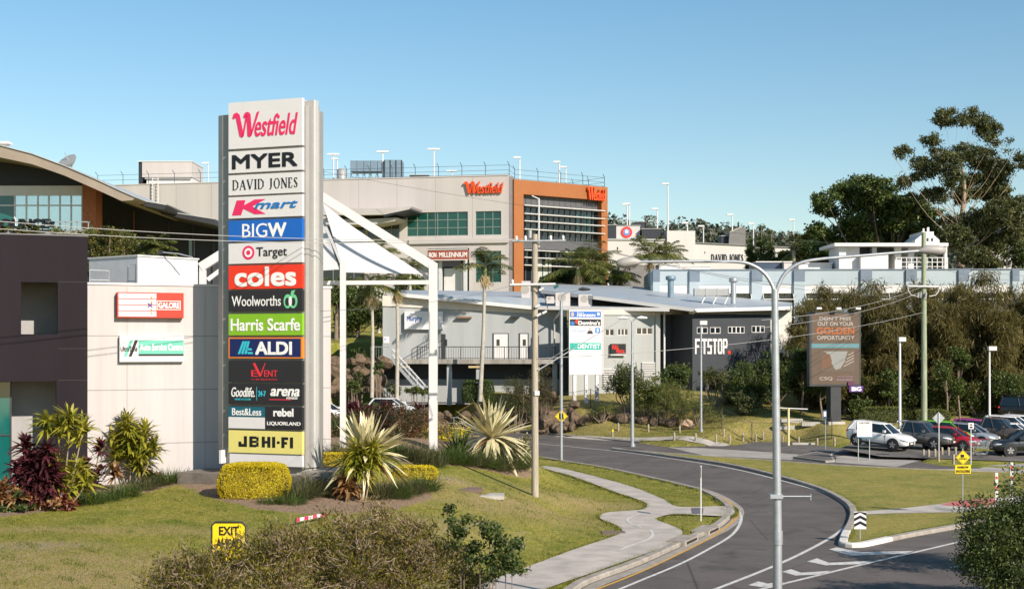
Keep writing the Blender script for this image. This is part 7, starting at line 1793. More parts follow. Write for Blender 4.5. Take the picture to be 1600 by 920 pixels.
# --- clipped golden hedge below the pylon
gh_ = GT(391, 781, 40)
def hedge(label, g, w_, dpt, h, n, m, L=.07, rot=0, name='clipped_hedge', front=.12, cat='hedge', inner=None):
    t = thing(name, label, cat, g)
    u = rng.uniform(-1, 1, (n, 3)); ax = rng.choice(3, n, p=[.22, .33, .45]); 
    for a in range(3):
        s_ = ax == a; u[s_, a] = np.sign(u[s_, a]) if a < 2 else 1.0
    X = np.sign(u[:, 0]) * np.abs(u[:, 0]); Y = u[:, 1]
    bulge = 1 - .10 * np.maximum(0, np.abs(X) - .6) ** 2 * 6
    z01 = (u[:, 2] + 1) / 2
    zz_ = z01 * h * (1 - .10 * (X ** 4)) * (1 - .05 * Y ** 2); prof = (.86 + .14 * np.sin(np.pi * np.clip(z01 * .9 + .1, 0, 1)))
    C = np.stack([X * w_ / 2 * prof, Y * dpt / 2 * prof * bulge * (1 - .35 * X ** 2 * (Y < 0)), zz_ + .05], 1) + rng.normal(size=(n, 3)) * .022
    c, s_ = math.cos(rot), math.sin(rot); C = np.stack([C[:, 0] * c - C[:, 1] * s_, C[:, 0] * s_ + C[:, 1] * c, C[:, 2]], 1) + np.array(g)
    mb = MB(); mb.quads(leaf_quads(C, L * rng.uniform(.7, 1.3, n), L * .6, N=rand_dirs(n)), m); mb.build('foliage', t)
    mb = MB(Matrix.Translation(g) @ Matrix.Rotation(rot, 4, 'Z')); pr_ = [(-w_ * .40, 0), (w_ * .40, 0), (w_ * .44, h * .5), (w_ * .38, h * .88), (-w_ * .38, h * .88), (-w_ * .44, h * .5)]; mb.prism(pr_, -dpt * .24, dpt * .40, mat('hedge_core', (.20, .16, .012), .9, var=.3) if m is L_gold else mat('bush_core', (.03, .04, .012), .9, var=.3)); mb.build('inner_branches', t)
    return t
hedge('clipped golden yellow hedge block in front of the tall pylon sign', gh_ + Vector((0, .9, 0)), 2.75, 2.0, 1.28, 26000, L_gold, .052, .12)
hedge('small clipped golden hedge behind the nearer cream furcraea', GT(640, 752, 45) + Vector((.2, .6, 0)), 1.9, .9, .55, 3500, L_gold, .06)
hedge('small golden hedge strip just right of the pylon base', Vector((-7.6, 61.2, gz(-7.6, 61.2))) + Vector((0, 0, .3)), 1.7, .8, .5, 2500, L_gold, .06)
for px, py, L_, m_, n_, lb in ((468, 778, .9, L_olive, 420, 'broad olive grass clump right of the golden hedge'), (492, 772, .9, L_olive, 420, 'second broad olive grass clump under the pylon end'), (515, 775, .8, L_olive, 300, 'olive grass clump beside the striped cordyline'), (455, 787, .45, L_green, 220, 'small dark green strap clump in front of the olive grass'), (425, 786, .32, L_green, 160, 'tiny green strap clump at the foot of the golden hedge'),
                           (600, 775, .85, L_olive, 420, 'olive grass clump right of the furcraea trunk'), (622, 778, .7, L_green, 300, 'dark green grass clump in front of the small golden hedge'), (640, 772, .8, L_olive, 350, 'olive grass clump at the tip of the mulch bed'), (662, 766, .8, L_green, 380, 'rounded green grass clump at the right end of the bed'), (585, 778, .6, L_olive, 260, 'low olive grass clump at the furcraea trunk')):
    tuft(px, py, lb, m_, n=n_ + 150, L=L_ * 1.45, W=.024, spread=.55, droop=.4)
cordyline(541, 782, 'striped orange and maroon cordyline left of the furcraea trunk', L_orange, [(0, .8, -.05, 3), (.15, .45, .1, 2)], nb=36, bl=.55)
def furcraea(px, py, label, stem, n, L, W, m, core=None, d0=40, up=(-.45, 1.35), face=0):
    g = GT(px, py, d0); t = thing('furcraea', label, 'plant', g); c = g + Vector((0, 0, stem))
    mb = MB(); a = rng.uniform(0, 2 * np.pi, n); e = rng.uniform(up[0], up[1], n); D = np.stack([np.cos(a) * np.cos(e), np.sin(a) * np.cos(e), np.sin(e)], 1)
    mb.quads(blades(np.array(c) + D * .12, D, L * rng.uniform(.75, 1.1, n), W * rng.uniform(.85, 1.15, n), np.where(e < .3, .45 * rng.uniform(.4, 1.6, n), rng.uniform(0, .2, n))), m)
    a = rng.uniform(0, 2 * np.pi, 22); D = np.stack([np.cos(a), np.sin(a), rng.uniform(-.9, -.1, 22)], 1); mb.quads(blades(np.array(c) + D * .1, D, L * rng.uniform(.45, .75, 22), W * .7, .5), L_orange); mb.build('leaves', t)
    mb = MB(); mb.tube([g - Vector((0, 0, .1)), g + Vector((.05, 0, stem * .5)), c], [.11, .09, .1], M_cane, 8); mb.build('stem', t)
    return g
gF = furcraea(572, 776, 'big cream variegated furcraea on a short trunk right of the pylon sign', 1.62, 125, 1.95, .22, L_cream, d0=45, up=(-.2, 1.35))
cordyline(566, 781, 'dense lime green cordyline head growing through the cream furcraea', L_yg, [(-.1, 1.9, -.1, 4), (.25, 2.0, .2, 4), (0, 1.4, 0, 3), (-.25, 1.6, -.25, 3)], nb=56, bl=.78, bw=.075)
furcraea(768, 716, 'spiky cream furcraea on the mound left of the timber pole', .95, 120, 2.3, .22, L_cream, d0=55)
# bed behind, under the canopy
tuft(716, 712, 'dark green spiky agave left of the farther furcraea', L_green, n=70, L=1.6, W=.16, spread=.15, cat='plant', name='agave', up=(.3, 1.4), droop=.1, d0=55)
for px, py, lb, m_, L_ in ((655, 722, 'olive grass clump at the foot of the thick canopy post', L_olive, .9), (690, 722, 'dense green grass clump right of the thick canopy post', L_green, .95), (712, 724, 'dense green grass clump under the agave', L_green, .95), (735, 727, 'dense olive grass clump between agave and furcraea', L_olive, .95), (757, 730, 'long green grass clump below the farther furcraea', L_green, 1.0), (780, 735, 'long olive grass clump below the cream flowering shrub', L_olive, 1.0), (806, 731, 'rounded green grass clump nearest the timber pole', L_green, .95), (672, 727, 'low olive grass clump in the shadow of the thick canopy post', L_olive, .7), (520, 716, 'dark olive grass clump between the two white canopy posts', L_olive, .9), (635, 715, 'flowering olive grass clump left of the thick canopy post', L_olive, .85), (610, 712, 'green grass clump in front of the red flowered shrubs', L_green, .8)):
    tuft(px, py, lb, m_, n=560, L=L_ * 1.35, W=.03, spread=.7, d0=55, droop=.4)
g = GT(800, 722, 55); shrub('flowering_shrub', 'cream flowering shrub right of the farther furcraea', g, [((0, 0, .6), (.75, .6, .5)), ((.5, 0, .8), (.5, .5, .45))], 1300, .13, .08, L_pal, m2=L_olive, f2=.35)
def at(px, d): return at_ground(px, d)
for px, d_, w_, h, m_, m2, lb in ((575, 73, 1.3, 1.5, L_redtip, L_olive, 'red flowered grevillea behind the nearer furcraea'), (615, 74, 1.5, 1.8, L_redtip, L_olive, 'wide red flowered grevillea left of the thick canopy post'), (652, 75, 1.2, 1.7, L_redtip, L_olive, 'red flowered grevillea touching the thick canopy post'), (590, 80, 1.5, 1.9, L_olive, L_redtip, 'olive shrub below the maroon cordylines'), (632, 81, 1.4, 1.9, L_redtip, L_brown, 'brownish red shrub behind the red flowered grevilleas'),
                              (545, 76, 1.1, 1.5, L_olive, L_green, 'olive shrub beside the thin canopy post'), (697, 79, 1.3, 1.5, L_gold, L_olive, 'golden shrub right of the thick canopy post'), (660, 84, 1.1, 2.0, L_gold, L_weed, 'golden shrub left of the thick canopy post'), (522, 80, 1.0, 1.5, L_orange, L_red, 'orange leaved shrub between the white canopy posts')):
    g = at(px, d_); shrub('shrub', lb, g, [((0, 0, h * .45), (w_, w_ * .8, h * .5)), ((w_ * .6, .2, h * .4), (w_ * .7, w_ * .7, h * .42)), ((-w_ * .6, 0, h * .4), (w_ * .7, w_ * .7, h * .4))], 2600, .14, .05, m_, m2=m2, f2=.4)
for px, py, h, lb in ((562, 660, 3.1, 'dark maroon cordyline clump left of the hidden white hatchback'), (588, 660, 3.3, 'tall dark maroon cordyline clump in front of the hidden white hatchback'), (618, 668, 2.6, 'low dark maroon cordyline clump at the bonnet of the hidden hatchback'), (640, 664, 2.4, 'dark maroon cordyline clump beside the golden shrub')):
    g = at(px, 88); t = thing('cordyline', lb, 'plant', g); mb = MB(); st = MB(); H_ = CH + (HY - py + 12) * 88 / F - g.z
    for k in range(9):
        p = g + Vector((random.uniform(-.8, .8), random.uniform(-.6, .6), max(.6, H_ * random.uniform(.75, 1.25)))); st.tube([g, p], .03, M_cane, 5); mb.quads(rosette(p, 34, .85, .11, (-.3, 1.35), .3), L_mar)
        mb.quads(rosette(p - Vector((0, 0, .4)), 24, .8, .11, (-.3, 1.0), .4), L_mar)
    mb.build('leaves', t); st.build('cane', t)

# --- palms
def palm(px, d, base_z, crown_py, label, fr=15, L=3.4, trunk_r=.16, grp='palms around the shopping centre', dead=False, shaft=True, fan=False, lean=0):
    b_ = Vector(((px - CX) * d / F, d, base_z)); top = P(px + lean, crown_py, d); t = thing('palm', label, 'palm', b_, grp)
    mb = MB(); mb.tube([b_ - Vector((0, 0, .3)), b_.lerp(top, .5) + Vector((.08, 0, 0)), top], [trunk_r * 1.25, trunk_r, trunk_r * .8], M_pale, 9); mb.build('trunk', t)
    if shaft: mb = MB(); mb.tube([top - Vector((0, 0, 1.0)), top - Vector((0, 0, .5)), top + Vector((0, 0, .1))], [trunk_r * .85, trunk_r * 1.15, trunk_r * .6], mat('crown_shaft', (.16, .2, .07), .5), 9); mb.build('crown_shaft', t)
    for k in range(fr):
        a = 2 * math.pi * (k + random.uniform(-.3, .3)) * .382; e = random.uniform(-.15, 1.25) if not fan else random.uniform(-.8, 1.4); ln = L * random.uniform(.8, 1.1)
        d0 = Vector((math.cos(a) * math.cos(e), math.sin(a) * math.cos(e), math.sin(e))); mb = MB()
        if fan:
            c = top + d0 * ln * .5; n_ = 22; side_ = d0.cross(Vector((0, 0, 1))).normalized(); an = np.linspace(-1.3, 1.3, n_); D = np.array([tuple(d0 * math.cos(q) + side_ * math.sin(q)) for q in an])
            mb.tube([top, c], .02, M_cane, 4); mb.quads(blades(np.repeat(np.array([c]), n_, 0), D, ln * .5, .07, .25, 3), L_palm)
        else:
            m_ = 16; pts = [top + d0 * ln * (i / m_) - Vector((0, 0, 1)) * ln * .42 * (i / m_) ** 2.1 for i in range(m_ + 1)]
            mb.tube(pts[::2], [.035, .03, .025, .022, .018, .014, .01, .007, .004], M_cane, 4, cap=False)
            n_ = 46; tt = np.linspace(.12, 1, n_); Bs = []; D = []; LL = []
            for i, q in enumerate(tt):
                f_ = q * m_; j = min(int(f_), m_ - 1); p = pts[j].lerp(pts[j + 1], f_ - j); dr = (pts[j + 1] - pts[j]).normalized(); sd = dr.cross(Vector((0, 0, 1))).normalized(); 
                for sg in (-1, 1): Bs.append(tuple(p)); D.append(tuple(sd * sg + dr * .55 + Vector((0, 0, random.uniform(-.35, .25))))); LL.append(ln * .27 * math.sin(math.pi * (.12 + .83 * q)) + .12)
            mb.quads(blades(np.array(Bs), np.array(D), np.array(LL), .10, .35, 2), L_palm)
        mb.build('frond', t)
    if dead:
        mb = MB(); n_ = 260; c = np.array(top - Vector((0, 0, 1.1))); a = rng.uniform(0, 2 * np.pi, n_); D = np.stack([np.cos(a) * .45, np.sin(a) * .45, np.full(n_, -.8)], 1) + rng.normal(size=(n_, 3)) * .15
        mb.quads(blades(c + rng.normal(size=(n_, 3)) * .18, D, .75, .05, .2, 3), mat('dry_seed', (.42, .32, .16), .8, var=.25)); mb.build('seed_cluster', t)
    return t
palm(750, 128, 2.8, 415, 'tall slim palm casting its shadow on the clinic wall', 15, 3.1, .17, dead=True, lean=8)
palm(581, 126, 3.2, 447, 'slim palm with dry seed heads, left of the thick canopy post', 13, 2.6, .15, dead=True)
palm(620, 127, 3.0, 440, 'slim spotted trunk palm just left of the clinic sign', 13, 2.8, .16, dead=True)
palm(903, 158, 9, 418, 'broad palm in front of the orange glazed corner', 22, 4.6, .25, dead=True); palm(925, 162, 9, 410, 'second broad palm overlapping the orange glazed corner', 20, 4.4, .25); palm(955, 160, 9, 428, 'drooping palm at the right foot of the orange frame', 15, 3.6, .25)
palm(1016, 158, 8, 398, 'bushy palm before the low white wing', 22, 4.2, .22, dead=True); palm(1040, 164, 8, 396, 'smaller palm behind the bushy one before the white wing', 14, 3.4, .22); palm(640, 170, 9, 420, 'palm seen through the shade sails', 15, 3.6, .22); palm(592, 165, 9, 398, 'palm behind the upper shade sail near the mall awning', 15, 3.6, .2)
palm(245, 92, 6.0, 386, 'bushy palm behind the pale plant room', 16, 1.6, .15, fan=False)
palm(1240, 186, 12, 392, 'fan palm in front of the wooded hill', 26, 3.0, .3, fan=True, shaft=False)
palm(28, 70, 6.5, 366, 'small palm peeping over the dark building parapet', 10, .9, .1, shaft=False); palm(46, 71, 6.5, 365, 'second small palm peeping over the dark building parapet', 9, .9, .1, shaft=False); palm(-2, 70, 6.5, 364, 'small palm at the picture edge over the dark parapet', 9, .8, .1, shaft=False)

# --- trees
gumb = [(710, 75, 58), (775, 92, 45), (860, 82, 58), (928, 142, 58), (640, 185, 42), (500, 255, 40), (441, 272, 22), (585, 310, 38), (602, 352, 62), (515, 412, 50), (490, 390, 35), (690, 262, 44), (830, 205, 32), (722, 312, 72), (800, 260, 55), (900, 290, 75), (980, 352, 75), (948, 212, 36), (1030, 186, 22), (1060, 262, 36), (1110, 312, 46), (750, 392, 55), (880, 430, 85), (660, 472, 55), (962, 460, 75), (800, 470, 55), (1000, 565, 85), (900, 610, 90), (1085, 545, 75), (770, 690, 75), (950, 730, 85), (740, 620, 55), (860, 790, 60), (1060, 680, 75)]
gumbs = [pblob(1260 + a / 3.285, 160 + b / 3.285, r_ / 3.285 * 1.1, 172, 3.5, .74) for a, b, r_ in gumb]
gb_ = P(1502, 432, 172); gb_.z = gz(gb_.x, gb_.y)
tree('gum_tree', 'very tall open crowned gum tree with pale limbs against the sky at right', gb_, gumbs, 56000, .46, .16, L_gum, .55, limbm=M_limb, fork=.3, lw=.16, clump=.29, shell=.5, droop=-.5, trunk_pts=[gb_, P(1500, 380, 172), P(1503, 340, 172), P(1507, 290, 172), P(1500, 245, 172)])
rb = [(100, 500, 55), (60, 545, 35), (180, 450, 60), (260, 430, 60), (330, 420, 62), (400, 440, 60), (150, 560, 55), (240, 520, 65), (330, 500, 75), (420, 510, 70), (500, 520, 70), (570, 530, 60), (630, 570, 50), (250, 610, 70), (350, 600, 80), (450, 600, 80), (550, 620, 75), (620, 650, 60), (180, 640, 55), (300, 690, 70), (420, 690, 70), (120, 690, 60), (60, 650, 40), (520, 700, 60), (220, 720, 60)]
rbs = [pblob(1260 + a / 3.285, 160 + b / 3.285, r_ / 3.285, 184, 4, .7) for a, b, r_ in rb]
rb_ = P(1385, 420, 184); rb_.z = gz(rb_.x, rb_.y)
tree('rain_tree', 'broad dark green spreading tree left of the tall gum', rb_, rbs, 36000, .5, .24, lm('rain_tree_leaf', [(.03, .052, .014), (.08, .115, .026), (.15, .19, .045)]), .6, fork=.5, clump=.34, shell=.5)
for px, top_, bot_, d_, lb in ((1190, 350, 420, 195, 'dark young pine before the wooded hill'), (1205, 362, 420, 196, 'second dark young pine right of the first'), (1175, 372, 420, 197, 'short dark pine left of the young pines')):
    tree('pine_tree', lb, P(px, bot_ + 10, d_), [pblob(px + random.uniform(-2, 2), y, 4 + (y - top_) * .14, d_, 1, 1) for y in range(top_ + 4, bot_, 9)], 3200, .5, .1, L_dark, .25, needle=True, droop=.3)
for px, py, r_, d_, lb in ((1262, 395, 22, 200, 'dark bushy tree between fan palm and rain tree'), (1290, 400, 20, 196, 'low dark tree behind the roof pavilion end'), (1220, 405, 14, 199, 'small bright green tree left of the fan palm'), (1270, 365, 18, 215, 'olive tree on the rise behind the rain tree')):
    tree('bushy_tree', lb, P(px, py + 40, d_), [pblob(px + random.uniform(-r_, r_) * .7, py + random.uniform(-r_, r_) * .6, r_ * .6, d_, 2) for k in range(7)], 6000, .5, .22, L_dark if 'dark' in lb else L_mid, .3)
for px, py, r_, d_, lb in ((1585, 380, 30, 178, 'rust tinged gum sapling mass right of the tall gum'), (1600, 410, 30, 170, 'dense small tree at the right edge above the office roof'), (1545, 415, 18, 168, 'low tree under the tall gum trunk'), (1470, 415, 14, 170, 'low leafy tree left of the tall gum trunk')):
    tree('small_tree', lb, P(px, 440, d_), [pblob(px + random.uniform(-r_, r_) * .7, py + random.uniform(-r_, r_) * .6, r_ * .55, d_, 2) for k in range(7)], 5000, .42, .16, L_gum if 'gum' in lb else L_mid, .3)
lt = [(152, 375, 14), (170, 368, 14), (188, 372, 14), (200, 385, 12), (150, 395, 16), (172, 392, 16), (192, 402, 16), (155, 415, 15), (178, 418, 16), (200, 420, 13), (140, 385, 10), (143, 425, 12), (190, 435, 14), (165, 438, 14)]
lb_ = Vector(((172 - CX) * 76 / F, 76, gz((172 - CX) * 76 / F, 76)))
tree('leafy_tree', 'leafy yellow green tree rising behind the white building beside the dark one', lb_, [pblob(a, b, c, 76, 1.2, .9) for a, b, c in lt], 9000, .16, .08, lm('yellowish_leaf', [(.035, .045, .012), (.09, .095, .02), (.18, .15, .03)]), .2)
shrub('shrub', 'yellow green shrubs along the terrace wall over the dark parapet', Vector((-24, 80, gz(-24, 80))), [((x, 0, CH + (HY - 364) * 80 / F - gz(-24, 80) - .3), (1.0, .8, .5)) for x in (-1.2, 0, 1.1, 2.2)], 2500, .16, .09, L_weed)
for px, py, r_, d_, lb in ((560, 480, 42, 160, 'dense dark green tree seen between the white canopy posts'), (640, 450, 20, 175, 'dark tree behind the shade sails'), (525, 455, 26, 158, 'dark green tree just right of the pylon edge')):
    tree('bushy_tree', lb, P(px, 545, d_), [pblob(px + random.uniform(-r_, r_) * .8, py + random.uniform(-r_, r_) * .7, r_ * .5, d_, 2) for k in range(10)], 7000, .4, .2, L_mid, .3)
for px, py, r_, d_, lb, m_ in ((925, 425, 26, 166, 'leafy dark tree among the palms before the orange corner', L_dark), (965, 432, 16, 164, 'pale twiggy shrub tree right of the palms', L_olive), (860, 437, 13, 160, 'rounded yellow green shrub beside the timber pole top', L_weed), (885, 432, 16, 163, 'dark shrub left of the broad palm', L_dark)):
    tree('bushy_tree', lb, P(px, 470, d_), [pblob(px + random.uniform(-r_, r_) * .8, py + random.uniform(-r_, r_) * .6, r_ * .5, d_, 2) for k in range(8)], 4500, .35, .16, m_, .2)

# --- brown casuarinas behind the billboard and the cars
cas = [(1262, 470, 121, 26), (1295, 448, 123, 30), (1335, 455, 126, 30), (1372, 440, 122, 32), (1412, 452, 126, 30), (1455, 442, 123, 30), (1500, 452, 127, 32), (1540, 425, 122, 34), (1582, 445, 125, 30), (1618, 440, 123, 30), (1650, 450, 125, 30), (1480, 470, 120, 26), (1395, 480, 119, 26), (1565, 480, 119, 28), (1320, 500, 118.5, 24), (1278, 460, 127, 34), (1350, 448, 128, 36), (1435, 446, 128, 36), (1520, 440, 128.5, 36), (1600, 448, 128, 36)]
for i, (px, top_, d_, r_) in enumerate(cas):
    b_ = at_ground(px, d_); bot_ = 650; bl = []
    for y in range(top_ + 14, bot_ - 12, 26):
        w_ = r_ * (.55 + .5 * min(1, (y - top_) / 70)); 
        for q in range(2): bl.append(pblob(px + random.uniform(-w_, w_) * .7, y + random.uniform(-6, 6), w_ * .55, d_, 1.3, .95))
    tree('casuarina', 'brown olive feathery casuarina in the dense stand behind the billboard and parked cars', b_, bl, 12500, .75, .075, L_cas, .16, grp='casuarinas behind the car park', needle=True, droop=-.55, clump=.5, shell=.3, per=30)
for px, py, r_, d_, lb in ((1480, 590, 22, 115, 'green leafy creeper shrub on the casuarina edge above the red car'), (1392, 600, 18, 114.5, 'green leafy shrub between the lamp post and the green pole'), (1575, 610, 24, 116, 'green leafy shrub behind the far parked cars'), (1285, 590, 26, 115, 'dark green creeper tree left of the billboard'), (1345, 630, 18, 114, 'bright green shrub right of the billboard post'), (1500, 560, 16, 116, 'small creeper mass halfway up the casuarinas'), (1252, 560, 22, 117, 'dark shrub tree at the left end of the casuarinas')):
    tree('leafy_shrub', lb, at_ground(px, d_), [pblob(px + random.uniform(-r_, r_) * .6, py + random.uniform(-r_, r_) * 1.0, r_ * .6, d_, 1) for k in range(8)], 4200, .2, .11, L_dark if 'dark' in lb else L_mid, .1, cat='shrub')
hedge('long green hedge behind the white parked car', at_ground(1378, 113.5), 4.6, 1.4, 1.15, 7000, L_weed, .11); hedge('low green hedge continuing behind the grey pickup', at_ground(1455, 114.5), 3.0, 1.2, .9, 3500, L_weed, .11)
# --- bank and clinic shrubs
hedge('dense clipped green bush under the clinic deck', Vector((P(747, 600, 129.3).x, 129.3, 2.35)), 2.9, 2.2, 2.0, 7000, L_green, .13, cat='bush', name='clipped_bush')
def bankshrub(px, py, rx, ry, d_, lb, m_, n=4500, m2=None, L_=.22, W_=.1, k=8):
    g = at_ground(px, d_); bl = []
    for i in range(k): p = P(px + random.uniform(-rx, rx) * .75, py + random.uniform(-ry, ry) * .65, d_ + random.uniform(-.8, .8)); bl.append(((p.x - g.x, p.y - g.y, p.z - g.z), (rx * .62 * d_ / F, rx * .55 * d_ / F, max(.35, ry * .62 * d_ / F))))
    shrub('shrub', lb, g, bl, n, L_, W_, m_, m2=m2, f2=.35)
bankshrub(805, 620, 30, 26, 122, 'dark brown feathery shrub left of the timber pole below the deck', L_brown, 6000, L_mid, .3, .03); bankshrub(838, 610, 22, 32, 123, 'brown olive shrub behind the timber pole', L_brown, 5000, L_olive, .3, .03); bankshrub(780, 645, 22, 10, 121.5, 'low dark shrub in front of the boulders', L_brown, 2500, None, .25, .03)
bankshrub(985, 592, 30, 24, 119.5, 'grey green oleander like shrub at the striped louvres', L_olive, 5000, L_mid); bankshrub(1058, 592, 26, 18, 119.5, 'rounded dark green shrub below the gym lettering', L_dark, 6500, L_mid); bankshrub(1160, 605, 30, 34, 121, 'large glossy green tree shrub under the gym windows', L_dark, 9500, L_mid); bankshrub(1210, 585, 26, 42, 121.5, 'tall dark green tree shrub at the right end of the gym wall', L_dark, 9500, L_mid)
bankshrub(1040, 625, 42, 22, 117.5, 'pale yellow green weeds covering the middle of the bank', L_weed, 9000, L_mid, .3, .03, 11); bankshrub(1090, 645, 40, 18, 115.5, 'low yellow green weeds at the foot of the bank', L_weed, 4500, L_olive, .28, .03); bankshrub(1012, 612, 30, 22, 118, 'bright green weeds below the striped louvres', L_weed, 3500, L_mid); bankshrub(1168, 625, 22, 18, 116, 'grey green shrub at the edge of the dark tree shrubs', L_olive, 3500, L_mid)
bankshrub(1118, 592, 20, 16, 119, 'pale leaved shrub below the white gym lettering', L_olive, 3000, L_mid); bankshrub(575, 640, 14, 10, 120, 'small green shrub below the tall rock wall', L_green, 1200); bankshrub(615, 608, 12, 7, 129, 'low green ground plant under the stair', L_mid, 900); bankshrub(655, 612, 18, 8, 129, 'second low green ground plant beside the stair', L_mid, 1200); bankshrub(548, 600, 16, 16, 124.8, 'leafy green shrub in front of the tall rock wall', L_mid, 2500, L_olive); bankshrub(590, 575, 8, 10, 126.5, 'small fern like shrub growing out of the tall rock wall', L_green, 800); bankshrub(940, 640, 20, 8, 118.3, 'weedy tuft among the rocks below the tenant sign', L_weed, 1500, L_olive, .25, .03); bankshrub(560, 553, 10, 6, 132, 'small bush on top of the rock wall by the upper car park', L_mid, 700)

for px, lb in ((1370, 'undergrowth left of the pale lamp post, under the casuarinas'), (1420, 'undergrowth just left of the green pole, under the casuarinas'), (1475, 'undergrowth behind the red and green cars, under the casuarinas'), (1530, 'undergrowth behind the bronze pickup, under the casuarinas'), (1590, 'undergrowth at the picture edge, under the casuarinas')):
    bankshrub(px, 618, 34, 26, 117.5, lb, L_mid, 4200, L_cas, .24, .1, 9)
# --- near bushes at the bottom of the picture
def nearbush(name, label, px, d_, blobs, n, L_, W_, m_, twigs, m2=None, f2=0, needle=False, twm=None, shell=.55):
    g = at_ground(px, d_); bl = []
    for a, b, r_, dd__ in blobs: p = P(a, b, d_ + dd__); rr = r_ * d_ / F; bl.append(((p.x - g.x, p.y - g.y, p.z - g.z), (rr, rr, rr * .85)))
    return shrub(name, label, g, bl, n, L_, W_, m_, cat='bush', twigs=twigs, m2=m2, f2=f2, needle=needle, shell=shell, twm=twm, droop=.25, sr=.4)
nearbush('dry_bush', 'dry olive bush with bare grey twigs at bottom left, before the yellow sign', 370, 30, [(290, 895, 44, 0), (345, 886, 42, .3), (398, 866, 42, .4), (450, 866, 46, 0), (330, 930, 60, -.3), (430, 930, 60, -.4), (425, 828, 22, .4), (480, 850, 34, .3), (250, 918, 34, 0)], 23000, .11, .026, L_dryb, 700, m2=L_dry2, f2=.35, needle=True, shell=.35)
nearbush('dry_bush', 'taller dry olive bush with tangled pale twigs at bottom centre left', 590, 30.5, [(540, 850, 50, 0), (590, 830, 46, .2), (640, 850, 46, 0), (560, 900, 60, -.4), (640, 910, 60, -.3), (690, 880, 44, 0), (730, 910, 38, 0), (510, 890, 44, 0), (600, 800, 18, .2), (520, 815, 22, .2)], 25000, .11, .026, L_dryb, 1000, m2=L_dry2, f2=.35, needle=True, shell=.35)
nearbush('leafy_sapling', 'green leafy sapling right of the dry bushes at the path edge', 765, 30, [(770, 830, 26, 0), (790, 860, 28, .1), (750, 860, 24, -.1), (775, 890, 26, 0), (800, 880, 22, 0), (720, 820, 22, .2), (700, 800, 14, .2), (765, 787, 7, 0), (725, 850, 20, .2)], 3800, .10, .055, L_dark, 60, m2=L_mid, f2=.5, shell=.3)
nearbush('leafy_bush', 'glossy dark green bush at the bottom right corner', 1590, 40, [(1560, 800, 36, 0), (1590, 770, 30, .2), (1610, 820, 50, 0), (1545, 850, 38, -.2), (1590, 880, 50, -.3), (1560, 910, 40, -.3), (1650, 800, 50, .3), (1650, 880, 60, 0), (1530, 790, 22, 0), (1575, 745, 14, .1), (1600, 740, 18, .2), (1525, 820, 18, 0), (1700, 850, 60, .5), (1556, 792, 22, .1), (1585, 780, 22, .3), (1605, 765, 20, .3), (1535, 830, 34, 0), (1540, 890, 40, -.2), (1575, 840, 44, -.2), (1520, 870, 26, 0)], 36000, .105, .05, L_dark, 120, m2=L_mid, f2=.5, shell=.6, twm=M_bark)
tt_ = P(600, 925, 31); tuft(985, 915, 'small green sprig at the bottom edge by the kerb', L_weed, n=120, L=.5, W=.03, spread=.3, cat='plant', name='leafy_sprig', g=Vector((3.0, 37.6, gz(3.0, 37.6))))
# trees beyond the right edge of the picture: they throw the shade on the side road
for x, y, h, lb in ((18.6, 44.0, 5.2, 'roadside tree beyond the right edge, shading the painted road bars'), (17.5, 38.5, 5.0, 'second roadside tree beyond the right edge, shading the side road')):
    b_ = Vector((x + .6, y - .6, gz(x, y))); tree('roadside_tree', lb, b_, [((x + random.uniform(-1.6, 1.6), y + random.uniform(-1.4, 1.4), h - random.uniform(.2, 2.6)), (1.0, 1.0, .7)) for k in range(13)], 7000, .16, .08, L_mid, .16)

# --- grass blades on the near lawns
def lawn_blades(n, x0, x1, y0, y1, avoid, L_, m, name, label, tuft_=None):
    x = rng.uniform(x0, x1, n); y = y0 + (y1 - y0) * rng.random(n) ** 1.3
    keep = np.ones(n, bool)
    if tuft_: keep &= (np.sin(x * 1.7 + np.sin(y * .9) * 2) * np.sin(y * 1.3 + np.sin(x * .7) * 2) + .6 * np.sin(x * 4.1 + y * 3.3)) > tuft_
    for p in avoid: keep &= poly_sd(x, y, p) > .22
    k = (CX + x / y * F); keep &= (k > -60) & (k < 1660)
    x, y = x[keep], y[keep]; z = gzv(x, y) - .01; n = len(x)
    a = rng.uniform(0, 2 * np.pi, n); D = np.stack([np.cos(a) * .75, np.sin(a) * .75, rng.uniform(.5, 1.2, n)], 1); D /= np.linalg.norm(D, axis=1, keepdims=True); ln = L_ * rng.uniform(.5, 1.25, n)
    B_ = np.stack([x, y, z], 1); S_ = np.cross(D, [0, 0, 1.]); S_ /= np.linalg.norm(S_, axis=1, keepdims=True)
    q = np.stack([B_ - S_ * .012, B_ + S_ * .012, B_ + D * ln[:, None]], 1)
    mb = MB(); mb.quads(q, m); return mb.build(name, kind='stuff', label=label, cat='grass')
L_lawn = leafmat('lawn_blade', [(.10, .145, .016), (.185, .20, .028), (.33, .275, .06)], .3)
lawn_blades(280000, -26, 12, 30, 90, [road_poly, path_poly, bed1, bed2, bed3], .085, L_lawn, 'lawn_grass', 'short mown grass on the sloping lawn')
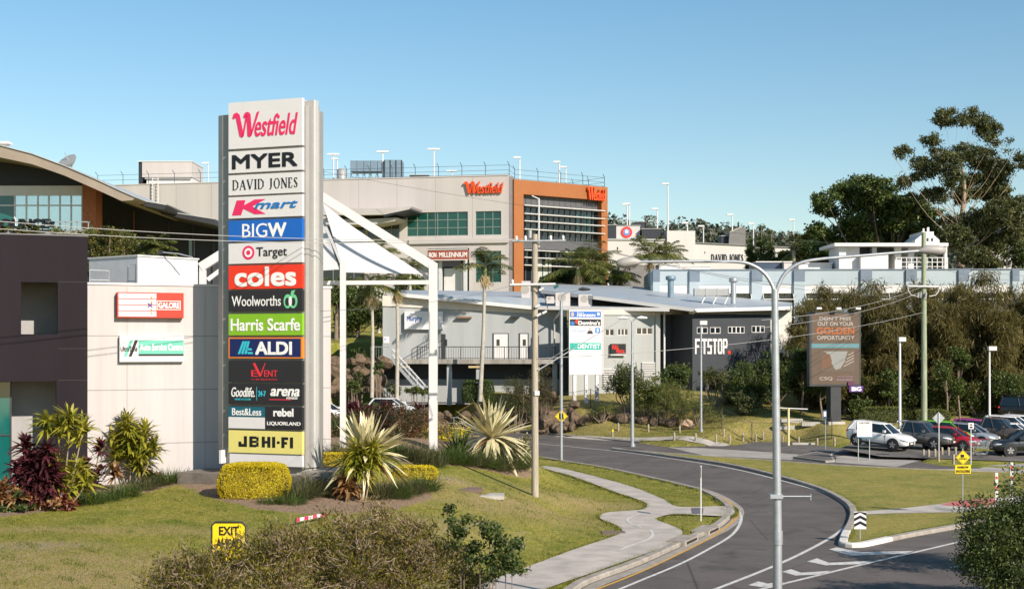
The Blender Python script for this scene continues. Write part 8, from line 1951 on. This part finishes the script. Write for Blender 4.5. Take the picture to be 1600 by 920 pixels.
def edge_blades(paths, n, m, label):
    B_ = []
    for p, sg in paths:
        seg = [(p[i], p[i + 1]) for i in range(len(p) - 1) if 34 < p[i].y < 100]
        ln = np.array([(b - a).length for a, b in seg]); k = rng.choice(len(seg), n // len(paths), p=ln / ln.sum()); t = rng.random(len(k))
        A = np.array([tuple(a) for a, b in seg])[k]; Bv = np.array([tuple(b) for a, b in seg])[k]; d = Bv - A; d /= np.linalg.norm(d, axis=1, keepdims=True)
        off = np.abs(rng.normal(size=len(k))) * .11 - .03; q = A + (Bv - A) * t[:, None]; q[:, 0] += -d[:, 1] * off * sg; q[:, 1] += d[:, 0] * off * sg
        clump = np.sin(q[:, 0] * 3.1) * np.sin(q[:, 1] * 2.3 + 1) + rng.normal(size=len(k)) * .4; B_.append(q[clump > -.2])
    B_ = np.concatenate(B_); B_[:, 2] = np.maximum(gzv(B_[:, 0], B_[:, 1]), .06); nn = len(B_)
    a = rng.uniform(0, 2 * np.pi, nn); D = np.stack([np.cos(a) * .8, np.sin(a) * .8, rng.uniform(.4, 1.2, nn)], 1); D /= np.linalg.norm(D, axis=1, keepdims=True); S_ = np.cross(D, [0, 0, 1.]); S_ /= np.linalg.norm(S_, axis=1, keepdims=True); ll = rng.uniform(.06, .2, nn)[:, None]
    mb = MB(); mb.quads(np.stack([B_ - S_ * .012, B_ + S_ * .012, B_ + D * ll], 1), m); return mb.build('edge_grass', kind='stuff', label=label, cat='grass')
edge_blades([(path_l, 1), (path_r, 1), (side(inner_s, .38), 1), (side(m_low, .05), 1), (side(m_nose, .05), 1)], 60000, L_lawn, 'longer ragged grass along the path and kerb edges')
lawn_blades(260000, -26, 14, 30, 92, [road_poly, path_poly, bed1, bed2, bed3], .15, lm('weed_blade', [(.07, .10, .014), (.13, .16, .022), (.24, .23, .05)]), 'lawn_weeds', 'scattered longer tufts and weeds in the lawn', .85)
lawn_blades(60000, 5, 24, 100, 122, [road_poly, carpark_poly, drive_poly], .16, L_lawn, 'verge_grass', 'rougher grass on the far verge and bank')
